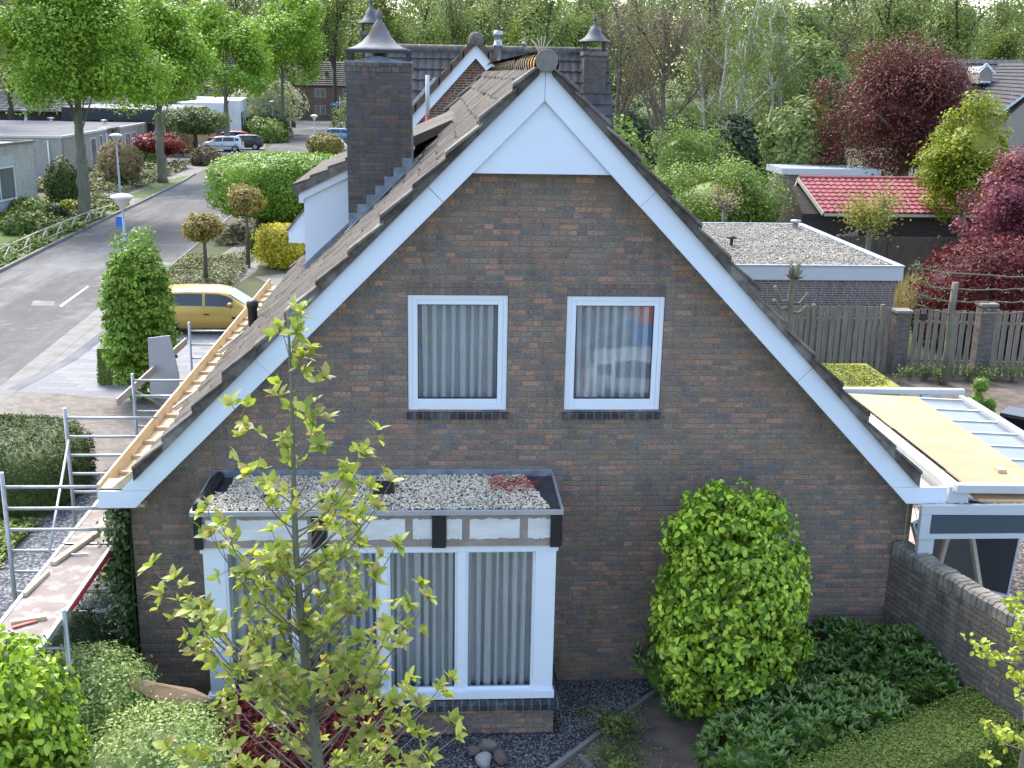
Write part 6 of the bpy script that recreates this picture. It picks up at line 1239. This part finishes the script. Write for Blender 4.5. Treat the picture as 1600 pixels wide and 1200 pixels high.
# ------------------------------------------------------------ bungalows left
ha=thing('pale_house','white-grey brick flat-roofed house cut by the left edge','house',(-23.0,50,0))
def ha_(mb,name,mat): return ch(mb,name,mat,ha,(-23.0,50,0))
a0=np.array([-23.9,44.0]); a1=np.array([-22.6,51.8]); hA=at(58,222,y=51.8)[2]
q=MB(); q.prism([(a0[0]-8,a0[1]),(a0[0],a0[1]),(a1[0],a1[1]),(a1[0]-8,a1[1]+.3)],0,hA,'z'); ha_(q,'wall',M_grey if False else brick('brick_white_side',1,.07,.22,[(.52,.52,.5),(.46,.46,.45),(.56,.55,.53)],(.5,.5,.48),.1,wob=.003,bump=.15))
q=MB(); q.bar((a0[0]+.02,a0[1],hA+.05),(a1[0]+.04,a1[1]+.05,hA+.05),.2,.12); q.bar((a1[0],a1[1]+.1,hA+.05),(a1[0]-8,a1[1]+.4,hA+.05),.2,.12); ha_(q,'roof_trim',M_kerb)
q=MB(); d=(a1-a0)/np.linalg.norm(a1-a0)
def onA(s,z,o=.03): return (a0[0]+d[0]*s+o,a0[1]+d[1]*s,z)
q.bar(onA(2.6,.8),onA(5.6,.8),.06,.1); q.bar(onA(2.6,2.5),onA(5.6,2.5),.06,.1)
for s_ in (2.6,4.1,5.6): q.bar(onA(s_,.8),onA(s_,2.5),.08,.06)
F=ha_(q,'window',M_pvc); q=MB(); q.add([onA(2.6,.8,.02),onA(5.6,.8,.02),onA(5.6,2.5,.02),onA(2.6,2.5,.02)],[(0,1,2,3)]); ha_(q,'pane',M_paneblue)
q=MB(); q.add([onA(2.6,2.6,.02),onA(5.7,2.6,.02),onA(5.7,3.1,.02),onA(2.6,3.1,.02)],[(0,1,2,3)]); q.add([onA(2.4,.1,.05),onA(5.8,.1,.05),onA(5.8,.65,.05),onA(2.4,.65,.05)],[(0,1,2,3)]); ha_(q,'panel',M_alu)
hbw=thing('grey_bungalow','long grey-beige brick bungalow with flat felt roof and tall windows','house',(-26.5,68.5,0))
def hb2(mb,name,mat): return ch(mb,name,mat,hbw,(-26.5,68.5,0))
q=MB(); q.box(-48,-26.55,68.6,69.0,0,2.9); hb2(q,'wall',M_grey)
q=MB(); q.box(-27.0,-26.5,69.0,79.5,0,2.9); hb2(q,'wall',M_greyy); q=MB(); q.box(-27.6,-27.1,79.5,83.2,0,2.9); hb2(q,'wall',M_greyy); q=MB(); q.box(-27.0,-26.4,83.2,91,0,2.9); hb2(q,'wall',M_greyy)
q=MB(); q.box(-48,-26.6,69,92,2.85,2.98); hb2(q,'flat_roof',M_felt)
q=MB(); q.box(-48,-26.45,68.5,68.65,2.86,3.02); q.box(-26.55,-26.42,68.65,79.5,2.86,3.02); q.box(-27.6,-26.42,79.5,79.6,2.86,3.02); q.box(-27.2,-27.08,79.6,83.2,2.86,3.02); q.box(-26.5,-26.34,83.2,91,2.86,3.02); hb2(q,'roof_trim',flat('pale_trim',(.55,.55,.54),.6))
for (a_,b_,z0,z1,m_) in ((71.6,73.4,.2,2.35,0),(75.2,76.6,.4,2.5,0),(77.6,78.3,.7,2.6,0),(80.0,82.6,.9,2.5,1),(84.5,86,.7,2.4,1),(86.6,88,.7,2.4,1)):
    win(hbw,a_-68.5,b_-68.5,z0,z1,(-26.5 if not 80<a_<83 else -27.1)+26.5+.0+(.1 if a_>84 else 0),'x',mull=m_)
for (x,y) in ((-27.4,68.5),(-26.4,79.2)): q=MB(); q.tube([(x,y,0),(x,y,2.7)],.06,6); hb2(q,'downpipe',M_pvc)
for (u,v) in ((41,190),(92,188),(120,196),(163,193)):
    q=MB(); p=at(u,v,z=3.0); q.lathe([(.14,-.1),(.14,.15),(.12,.2),(.12,.9 if u==41 else .22),(.3,.95 if u==41 else .25),(.3,1.05 if u==41 else .32),(.001,1.1 if u==41 else .36)],(p[0],min(p[1],91),2.98),10); hb2(q,'roof_vent',M_galv)
# big grey tiled roof behind
rh=thing('tiled_house','wide grey tiled roof rising behind the flat-roofed bungalow','house',(-44,98,0)); p1=at(0,142,y=112); p2=at(225,146,y=112)
q=MB(); q.box(-70,p2[0],100,122,0,3.6); ch(q,'wall',flat('dark_fascia',(.04,.042,.05),.6),rh,(-44,98,0))
tilesheet('roof',rh,(-75,99,3.5),(p2[0]+1.5,99,3.5),(-75,112,p1[2]),(p2[0]-1.0,112,p1[2]),60,13,mottled('grey_far_tile',(.17,.165,.16),(.24,.23,.22),2),off=(-44,98,0),lift=.14,amp=.03)
# dark canopy with glazed entrance
cn=thing('canopy_house','entrance wing with black canopy roof, white walls and tall slanted glazing','house',(-26,96,0)); 
def cn_(mb,name,mat): return ch(mb,name,mat,cn,(-26,96,0))
q=MB(); q.prism([(-34,3.1),(-25.0,3.1),(-24.2,3.2),(-24.2,4.0),(-26,4.1),(-34,4.2)],92.5,108); cn_(q,'canopy',flat('black_fascia',(.025,.03,.045),.5))
q=MB(); q.box(-30,-25.6,94.5,108,0,3.0); cn_(q,'wall',flat('cream_wall',(.5,.48,.42),.8)); q=MB(); q.box(-26.9,-26.4,91.3,91.8,0,3.0); cn_(q,'post',flat('tan_post',(.28,.2,.14),.8))
win(cn,-3.2+.4,-.9+.6,.3,2.9,94.5-96,'y',mull=1); 
q=MB(); q.box(-25.6,-25.55,95,97.5,.2,2.9); cn_(q,'window',M_pvc); q=MB(); q.box(-25.55,-25.53,95.2,97.3,.4,2.7); cn_(q,'pane',M_paneblue)
wh_=thing('white_house','white flat-roofed house with sand-coloured wall at the end of the court','house',(-24,112,0))
def wh(mb,name,mat): return ch(mb,name,mat,wh_,(-24,112,0))
a=at(283,165,y=112); b=at(350,176,y=112); c_=at(386,158,y=128)
q=MB(); q.box(a[0],b[0],112,122,0,at(300,178,y=112)[2]); wh(q,'wall',flat('sand_wall',(.5,.4,.24),.85))
q=MB(); q.box(a[0]-.3,b[0]+.2,111.5,122,at(300,177,y=111.5)[2],at(300,160,y=111.5)[2]); wh(q,'roof_edge',M_white)
z1=at(360,157,y=113)[2]; q=MB(); q.prism([(b[0]+.2,112.2),(b[0]+1.7,112.2),(c_[0],128),(c_[0]-6,128)],0,z1,'z'); wh(q,'wall',flat('white_wall',(.72,.75,.77),.8))
for s0,s1 in ((.05,.28),(.38,.5),(.7,.78)):
    A=np.array([b[0]+1.73,112.2]);B_=np.array([c_[0]+.03,128]); pa=A+(B_-A)*s0;pb=A+(B_-A)*s1; q=MB(); q.add([(pa[0],pa[1],.6),(pb[0],pb[1],.6),(pb[0],pb[1],z1*.72),(pa[0],pa[1],z1*.72)],[(0,1,2,3)]); wh(q,'window',M_paneblue)
q=MB(); q.box(b[0]-.9,b[0]-.1,111.9,112,.1,2.6); wh(q,'door',M_paneblue)
# brown houses in the wood
for i,(x,lb) in enumerate(((-25,'brown brick house under dark trees at the end of the street, left of the chimney'),)):
    t=thing('wood_house',lb,'house',(x,176,0)); q=MB(); q.prism([(0,0),(8,0),(8,5.6),(4,9),(0,5.6)],-12,14,'x'); q.build('wall',M_woodhouse,t)
    tilesheet('roof',t,(-13,-.5,5.4),(15,-.5,5.4),(-13,4,9.2),(15,4,9.2),30,12,mottled('wood_house_tile',(.1,.09,.08),(.14,.125,.11),1),lift=.14,amp=.06)
    for x0 in (-9,-4.5,0,4.5,9):
        for z0 in (.9,3.6): win(t,x0,x0+1.7,z0,z0+1.4,-.02,'y',frame=M_rail,mull=1)
# fence of pale poles, left garden
t=thing('pole_fence','low pale wooden pole fence with slanting struts along the left verge','fence',(-19.0,36,0)); q=MB()
fp=[at(-30,404,z=.62),at(0,389,z=.62),at(60,362,z=.62),at(128,335,z=.62),at(175,320,z=.62)]
fp=[np.array([p[0],p[1],.62]) for p in fp]
for a_,b_ in zip(fp[:-1],fp[1:]):
    q.tube([a_,b_],.03,6); q.tube([a_-np.array([0,0,.42]),b_-np.array([0,0,.42])],.022,5); n=max(2,int(np.linalg.norm(b_-a_)/1.7))
    for k in range(n): c0=a_+(b_-a_)*k/n; c1=a_+(b_-a_)*(k+.5)/n; q.tube([c0-np.array([0,0,.6]),c1],.026,5); q.tube([c1,c1-np.array([0,0,.62])],.022,5)
ch(q,'rails',M_rail,t,(-19,36,0))
# ground covers left
def cover(name,label,poly_fn,n,mat,seed,leaf,h=.2,kind='stuff',cat='ground cover'):
    rg=rs(seed); P=poly_fn(rg,n); P=np.concatenate([P,(h*(.5+.5*np.sin(P[:,0]*1.9+seed)*np.sin(P[:,1]*1.3))*rg.uniform(.3,1.1,len(P)))[:,None]+.02],1); q=MB(); add_leaves(q,P,np.tile([0,0,1.],(len(P),1)),rg,leaf,.65,0,.3); tag(q.build(name,mat),label,cat,kind=kind)
def between(l0,l1):
    l0=np.array(l0,float);l1=np.array(l1,float)
    def f(rg,n):
        y=rg.uniform(max(l0[0,1],l1[0,1]),min(l0[-1,1],l1[-1,1]),n); s=rg.rand(n); return np.stack([np.interp(y,l0[:,1],l0[:,0])*(1-s)+np.interp(y,l1[:,1],l1[:,0])*s,y],1)
    return f
cover('verge_cover','green ground cover on the left verge between pole fence and kerb',between([(-19.3,28),(-19.1,36.5),(-18.9,53)],[(-17.2,28),(-17.5,42.8),(-18,53)]),9000,L_ground,171,.2,.3)
cover('flower_bed_cover','mixed low planting in the garden behind the pole fence',between([(-23.3,42),(-22.5,56)],[(-19.3,42),(-19.1,56)]),8000,leafmat('mixed_bed_leaf',G((.06,.11,.02),(.12,.18,.03),(.2,.22,.06),(.16,.14,.06),(.04,.08,.02))),172,.2,.6)
cover('flower_bed_cover','mixed planting in front of the grey bungalow',between([(-26.2,60),(-26,80)],[(-20,60),(-20.2,80)]),9000,leafmat('mixed_bed_leaf2',G((.07,.11,.03),(.13,.17,.05),(.2,.18,.1),(.12,.1,.07))),173,.28,.7)
cover('bed_cover','purple-green heather and low plants in the bed beside the path, right of the road',between([(-10.6,25.5),(-10.7,35)],[(-7.4,25.5),(-8.0,35)]),8000,leafmat('heather_leaf',G((.08,.13,.05),(.13,.19,.05),(.14,.1,.08),(.18,.24,.06),(.16,.08,.08))),174,.13,.35)
cover('bed_cover','brown and green planting between the path and the box hedges',between([(-10.3,38),(-11,58)],[(-6.5,38),(-6.5,58)]),8000,leafmat('brown_bed_leaf',G((.1,.09,.05),(.14,.11,.07),(.12,.13,.05),(.09,.06,.05))),175,.2,.4)
for i,(u,v,y,r,m_,lb) in enumerate(((60,345,46,.9,L_ground,'rounded green shrub in the garden, left one by the pale house'),(40,335,49,.7,L_lime,'light green mound near the pale house window'),(85,345,47,.6,L_woodd,'small dark round shrub near the conifer'),(30,365,42,.8,L_ground,'low green mound at the left edge behind the pole fence'),(110,335,50,.6,L_gold,'yellow-green mound beside the big trunk'),(272,238,84,1.9,L_woodd,'dark dome-shaped evergreen left of the flat-topped tree'),(322,258,83,1.2,L_brown,'grey-brown low shrub under the flat-topped tree'),(232,262,76,1.3,L_ground,'green bush beside the tan entrance post'))):
    p=at(u,v,z=0); bush('garden_shrub',lb,(p[0],p[1],0),(r,r,r*.8),r*.45,m_,1800,.16 if r<1 else .25,180+i)['group']='shrubs in the gardens left of the road'
cone('conifer_shrub','bushy olive-green conifer in front of the grey bungalow wall',tuple(np.array([-21.6,53.0,0])),1.05,2.9,L_yew,4200,191,.16)
bush('pink_shrub','feathery pinkish shrub beside the second street lamp',(-21.6,65,0),(1.5,1.3,1.5),1.4,leafmat('pinkish',G((.35,.2,.14),(.3,.22,.12),(.22,.22,.08))),2600,.2,192,2,0,.2)
bush('red_acer_shrub','small deep red maple in front of the canopy entrance',(-22.6,80,0),(2.2,1.6,.8),1.9,leafmat('deep_red',G((.25,.03,.03),(.18,.03,.03),(.3,.06,.05))),2400,.24,193,2,0,.25)
t=roundtree('flat_topped_tree','small tree clipped to a flat umbrella top before the white car',(-21.5,88.5,0),(3.2,2.4,.95),3.35,leafmat('umbrella_leaf',G((.1,.15,.05),(.14,.19,.07),(.08,.11,.04))),6000,.26,194,.2,2.3,.2,M_barkd,.6)
bush('yellow_shrub','pale yellow weeping shrub under the flat-topped tree',(-23.4,92,0),(1.2,1,1.0),1.5,L_straw,1600,.24,195)
# globe maples by the road
for i,(u,vb_,vt,y,lb) in enumerate(((322,442,330,29.0,'round-headed bronze-green maple nearest the gold car'),(388,418,288,32.5,'round-headed bronze maple in front of the clipped umbrella hedge'))):
    p=at(u,vb_,z=0); y=p[1]; zt=at(u,vt,y=y)[2]; rr_=(.74,.72,.5) if i==0 else (.8,.75,.55)
    roundtree('globe_maple',lb,(p[0],y,0),rr_,zt-.6,L_globe,3200,.13,200+i,.34,2.0,.085,M_bark,.3,k=34,kap=20,clump=6,inner=.25)
UM=fit(333,570,243,335,42)
t=roundtree('umbrella_hedge_tree','wide flat clipped umbrella-shaped tree, fresh green, beside the road',*UM[0:1],(UM[1],2.2,UM[2]),UM[3],L_hornd,32000,.14,203,.06,4.2,.24,M_barkd,.82,clump=7,inner=.05,cs=.03)
for ch_ in t.children:
    if ch_.name.startswith('trunk'): ch_.location.x=at(410,360,y=42)[0]-UM[0][0]
bush('golden_shrub','bright yellow upright shrub beside the roof edge',(-6.3,32.6,0),(1.15,1.0,.95),.8,L_yel,4200,.13,204,2,0,.3,k=30,kap=18)
def boxh(label,x0,x1,y0,y1,h,seed,mat=L_box,n=4000):
    rg=rs(seed); t=plant('box_hedge',label,'hedge',((x0+x1)/2,(y0+y1)/2,0),'clipped box hedges beside the road'); q=MB(); a_,b_=(x1-x0)/2,(y1-y0)/2; box_cloud(q,rg,-a_,a_,-b_,b_,0,h,n,.12,.03); q.build('foliage',mat,t); stem(t,[(0,0,0),(0,0,h*.5)],.05,M_bark)
boxh('dark clipped box hedge block just behind the yellow shrub',-8.4,-6.6,35.5,36.7,.95,210)
boxh('dark clipped hedge, nearest of the rows left of the dormer wall',-8.2,-3.0,41.5,42.7,1.2,211)
boxh('dark clipped hedge, middle row left of the dormer wall',-8.0,-3.0,48.5,49.8,1.2,212)
boxh('dark clipped hedge, farthest row left of the dormer wall',-7.8,-3.0,56,57.5,1.2,213)
boxh('clipped hedge running along the road beyond the umbrella tree',-9.2,-8.2,43,60,.9,214,L_box,8000)
bush('ornamental_shrub','bronze shrub beside the parked white car by the chimney',(-10.6,93,0),(1.7,1.2,1.1),1.1,L_globe,1800,.26,215)
bush('roadside_bush','bright green bush at the far bend of the road, left side',(-19.6,116,0),(2.6,2.6,1.6),.9,L_lime,3600,.34,216)
bush('roadside_bush','dark low hedge behind the bright bush at the bend of the road',(-21.0,124,0),(3.2,5,1.5),.8,L_woodd,3600,.36,217)
roundtree('blossom_tree','small tree covered in white blossom behind the far street lamp',(-22.0,132,0),(4.6,3.4,3.2),4.0,L_white,5200,.4,218,.28,2.0,.2,M_barkd,.4)
# ------------------------------------------------------------ street trees (rounded, dense, knobbly trunks)
def street_tree(label,x,y,r,zc,h0,n,leaf,seed,tr=.26):
    rg=rs(seed); t=thing('street_tree',label,'tree',(x,y,0),0,'large trees along the road')
    q=MB(); z=np.linspace(0,h0,9); rad=tr*(1.25-.35*z/h0)+np.array([.08,0,.03,0,.05,0,.03,0,0]); q.tube(np.stack([rg.normal(0,.03,9),rg.normal(0,.03,9),z],1),rad,10)
    for k in range(6):
        a_=rg.uniform(0,6.28); zz_=rg.uniform(.35,.95)*h0; rr_=tr*1.05; q.lathe([(.001,-.1),(.12,-.05),(.14,0),(.1,.08),(.001,.1)],(rr_*.8*math.cos(a_),rr_*.8*math.sin(a_),zz_),8)
    tips=[]
    for k in range(14):
        a_=k*2.4+rg.uniform(-.3,.3); el=rg.uniform(.25,1.4); e_=np.array([math.cos(a_)*math.cos(el)*r[0]*.85,math.sin(a_)*math.cos(el)*r[1]*.85,zc-r[2]*.35+math.sin(el)*r[2]*1.1]); s0=np.array([0,0,h0-.2+rg.uniform(0,r[2]*.9)]); m_=(s0+e_)/2+np.array([0,0,r[2]*.12])+rg.normal(0,.2,3); q.tube([s0,m_,e_],[tr*.2,tr*.12,.02],6,caps=False)
        for j in range(3): f=m_+(e_-m_)*rg.uniform(.1,.9); g_=f+rg.normal(0,.9,3); q.tube([f,g_],[.06,.015],4,caps=False)
    q.tube([(0,0,h0-.05),(.1,.05,h0+r[2]*.6),(0,.1,h0+r[2]*1.2)],[tr*.9,tr*.5,tr*.15],8,caps=False); q.build('trunk',M_barkg,t)
    q=MB(); fr=bumpf(rg,60,26,.2)
    # clumps: sub-domes spread through the crown so that gaps and lobes read
    m_=72; D=sphere_dirs(rg,m_); D[:,2]=np.where(D[:,2]<-.55,-D[:,2],D[:,2]); Rr=super_r(D,r,2.2)*fr(D)*rg.uniform(.55,1.0,m_)
    for k in range(m_):
        c_=D[k]*Rr[k]+np.array([0,0,zc]); s_=rg.uniform(.2,.34)*np.mean(r); shape_cloud(q,rg,c_,(s_,s_,s_*.7),n//m_,leaf,2,clump=6,cs=.2,inner=.25,up=.5,aspect=.75)
    q.build('crown',L_plane,t); return t
def place(u,v): p=at(u,v,z=0); return p[0],p[1]
def st(label,ub,vb,uc,vt,vbot,half,n,leaf,seed,tr,dx=0):
    x,y=place(ub,vb); zt=at(uc,vt,y=y)[2]; zb=at(uc,vbot,y=y)[2]; w_=half*(y+13.2)/FPX; street_tree(label,x,y,(w_,w_,(zt-zb)/2),(zt+zb)/2,zb+.5,n,leaf,seed,tr)
st('largest green street tree, nearest on the left verge with knobbly trunk',134,343,130,-60,240,112,62000,.165,301,.27)
st('second large street tree, its trunk before the canopy entrance',254,285,258,5,222,72,26000,.24,302,.27)
st('third street tree rising beside the white parked car',356,236,352,15,182,64,20000,.28,303,.25)
st('farthest green street tree at the bend, left of the chimney',443,214,430,0,178,56,17000,.32,304,.25)
# ------------------------------------------------------------ wood behind
GW='trees of the wood behind the houses'
def proto(seed,h,leafm,barkm,leaf,ln,ls,**k):
    rg=rs(seed); T,Cm=tree_mesh(rg,h,leaf=leaf,ln=ln,ls=ls,**k); return (T,Cm,barkm,leafm)
protos=[]
spec=[('wood_tree','tall mid-green tree with dark trunk in the wood behind the houses',401,22,L_wood,M_barkd,.36,13,.9,dict(trunk=.55,r0=.36,spread=.8,levels=2,nb=7,upb=.55,ratio=.5,lowest=.22)),
('wood_tree','tall pale-green budding tree in the wood behind the houses',402,23,L_wood2,M_barkd,.32,9,.9,dict(trunk=.6,r0=.32,spread=.75,levels=2,nb=7,upb=.6,ratio=.45,lowest=.3)),
('wood_tree','tall forked thinly leafed tree in the wood behind the houses',403,24,L_wood,M_barkd,.32,7,.8,dict(trunk=.5,r0=.34,spread=.6,levels=3,nb=4,upb=.7,ratio=.55,lowest=.35)),
('wood_tree','dense fresh-green tree in the wood behind the houses',404,20,L_birch,M_barkd,.42,19,1.0,dict(trunk=.6,r0=.3,spread=.9,levels=2,nb=7,upb=.4,ratio=.45,lowest=.12)),
('brown_tree','brownish barely leafed tree standing before the wood',405,18,L_brown,M_bark,.18,2,.5,dict(trunk=.5,r0=.3,spread=.8,levels=3,nb=6,upb=.5,ratio=.58,lowest=.15))]
for nm,lb,sd_,h,lm,bm,lf_,ln,ls,k in spec:
    T,Cm,_,_=proto(sd_,h,lm,bm,lf_,ln,ls,**k); t=thing(nm,lb,'tree',(0,0,0),0,GW); T.build('trunk',bm,t); Cm.build('crown',lm,t); protos.append(t)
rg=rs(500); used=[False]*5
def put(k,x,y,s,rz):
    if not used[k]: protos[k].location=(x,y,0); protos[k].rotation_euler=(0,0,rz); protos[k].scale=(s,s,s); used[k]=True; return protos[k]
    return copy_tree(protos[k],(x,y,0),rz,s)
def px_x(u,y): return at(u,100,y=y)[0]
row=[]
for i in range(17): u=-60+i*108+rg.uniform(-30,30); y=rg.uniform(168,185); row.append((rg.choice([0,1,2,3]),u,y,rg.uniform(.95,1.2)))
for i in range(17): u=-20+i*104+rg.uniform(-30,30); y=rg.uniform(190,215); row.append((rg.choice([0,1,2,3]),u,y,rg.uniform(.95,1.15)))
for i in range(15): u=-40+i*116+rg.uniform(-30,30); y=rg.uniform(225,255); row.append((rg.choice([0,1,3]),u,y,rg.uniform(1.0,1.3)))
# nearer individual trees read off the photograph
row+=[(1,10,95,.9),(1,-30,82,.9),(3,610,120,.85),(2,520,155,1.0),(2,455,150,1.0),(0,655,140,.85),(2,700,125,.8),(3,770,130,.8),(0,850,118,.85),(3,905,125,.75),(3,820,150,.95),
(1,1290,110,.95),(3,1230,95,.75),(0,1380,120,1.0),(1,1430,135,1.05),(0,1495,128,1.0),(3,1560,140,.75),(1,1340,140,1.0),(3,1180,125,.8)]
for k,u,y,s_ in row:
    o=put(int(k),px_x(u,y),y,s_,rg.uniform(0,6.28))
for i,(u,y,s_,lb) in enumerate(((1042,62,.82,'large brownish leafless tree behind the dark hedge, centre right'),(965,78,.85,'brownish twiggy tree just right of the neighbour chimney'),(1100,85,.85,'brownish thin tree between the big bare tree and the birches'),(15,110,.9,'brown-green bare tree at the upper left edge'))):
    o=put(4,px_x(u,y),y,s_,rg.uniform(0,6.28)); o['label']=lb; o['group']='brown barely leafed trees'
# birches with several white stems and drooping veils
def birch(label,u,y,h,lean,seed,ns=3,leafm=L_birch):
    rg=rs(seed); x=px_x(u,y); t=thing('birch_tree',label,'tree',(x,y,0),0,'white-stemmed birches'); q=MB(); P=[]
    for s_ in range(ns):
        a_=rg.uniform(-.16,.2)+lean; top_=np.array([h*math.tan(a_),rg.uniform(-1.5,1.5),h*rg.uniform(.8,1)]); ss=np.linspace(0,1,8)[:,None]; pts=np.array([s_*.35-.3,0,0])*(1-ss)+top_*ss+np.array([0,0,0])+rg.normal(0,.12,(8,3))*ss; q.tube(pts,np.linspace(.15,.03,8),6)
        for j in range(16):
            f=rg.uniform(.25,1); p=np.array([np.interp(f,np.linspace(0,1,8),pts[:,k]) for k in range(3)]); a2=rg.uniform(0,6.28); L=rg.uniform(1.2,3.2)*(1.25-f); e_=p+np.array([math.cos(a2)*L,math.sin(a2)*L,L*.9]); g_=e_+np.array([math.cos(a2)*.7,math.sin(a2)*.7,-1.2]); q.tube([p,e_,g_],[.05,.025,.006],4,caps=False)
            for w_ in range(7): b_=p+(e_-p)*rg.uniform(.4,1.1); P.append(b_+np.stack([rg.normal(0,.35,14),rg.normal(0,.35,14),-rg.uniform(0,2.4,14)],1))
    q.build('trunk',M_barkw,t); P=np.concatenate(P); q=MB(); add_leaves(q,P,rg.normal(0,1,P.shape),rg,.22,.5,0,0); q.build('crown',leafm,t)
birch('multi-stemmed birch with white trunks, left of the pair behind the lime maple',1128,72,15.5,-.03,601,4)
birch('birch with two leaning white stems, right of the pair',1178,80,16.5,.05,602,3)
birch('tall veiled birch beside the copper beech',1228,78,15,.02,603,3)
# evergreen masses and understory that close the view
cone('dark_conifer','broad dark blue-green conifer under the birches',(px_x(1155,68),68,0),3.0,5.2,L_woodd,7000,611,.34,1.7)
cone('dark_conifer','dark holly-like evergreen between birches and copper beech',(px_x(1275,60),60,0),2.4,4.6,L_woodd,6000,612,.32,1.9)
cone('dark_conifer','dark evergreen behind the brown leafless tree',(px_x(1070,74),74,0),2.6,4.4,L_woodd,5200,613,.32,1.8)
roundtree('bamboo_clump','pale feathery green clump left of the copper beech',(px_x(1262,57),57,0),(2.4,2,3.3),3.6,L_birch,6000,.3,614,.25,1.9,.1,cat='plant')
roundtree('green_understorey_tree','leafy green tree between veiled birch and copper beech',(px_x(1262,84),84,0),(4.5,4,5),6.5,L_wood,9000,.42,615,.25)
for i,(u,y,rx,rz_) in enumerate(((30,118,8,6),(-60,120,9,6.5),(600,128,6,4.5),(700,112,5,4),(860,105,7,4.5),(960,108,6,4),(1080,112,8,6),(1200,118,9,7),(1330,128,9,6),(1460,150,10,6),(1600,150,12,5),(250,150,9,7),(120,140,10,7),(370,160,8,6))):
    bush('understorey_bush','leafy dark undergrowth bush at the foot of the wood',(px_x(u,y),y,0),(rx,4,rz_),1.0,[L_wood,L_woodd,L_birch,L_wood][i%4],9000,.34,620+i,2,0,.25,k=26,kap=14,corek=.75)['group']='undergrowth bushes at the foot of the wood'
rg=rs(700); n=130000; x=rg.uniform(-140,190,n); y=rg.uniform(262,275,n); z=rg.uniform(0,1,n)**.8*(27+3*np.sin(x*.13)+2*np.sin(x*.31+2)+2*np.sin(x*.7)); q=MB(); P=np.stack([x,y,z],1); add_leaves(q,P,norm(rg.normal(0,.5,(n,3))+np.array([0,-.8,.4])),rg,.9,.8); tag(q.build('distant_wood',L_wood),'far mass of woodland foliage closing the view','wood',kind='stuff')
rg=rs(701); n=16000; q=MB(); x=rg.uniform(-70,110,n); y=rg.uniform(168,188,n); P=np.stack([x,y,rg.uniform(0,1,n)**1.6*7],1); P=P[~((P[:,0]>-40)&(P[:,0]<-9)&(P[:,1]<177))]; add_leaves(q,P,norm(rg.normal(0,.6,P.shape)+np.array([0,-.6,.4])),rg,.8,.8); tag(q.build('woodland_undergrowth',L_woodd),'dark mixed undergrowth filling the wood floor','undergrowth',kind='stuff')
sheet('far_lawn',[(-24,150),(-60,160),(-60,186),(20,186),(20,165),(-10,163)][::-1],.002,M_lawn)
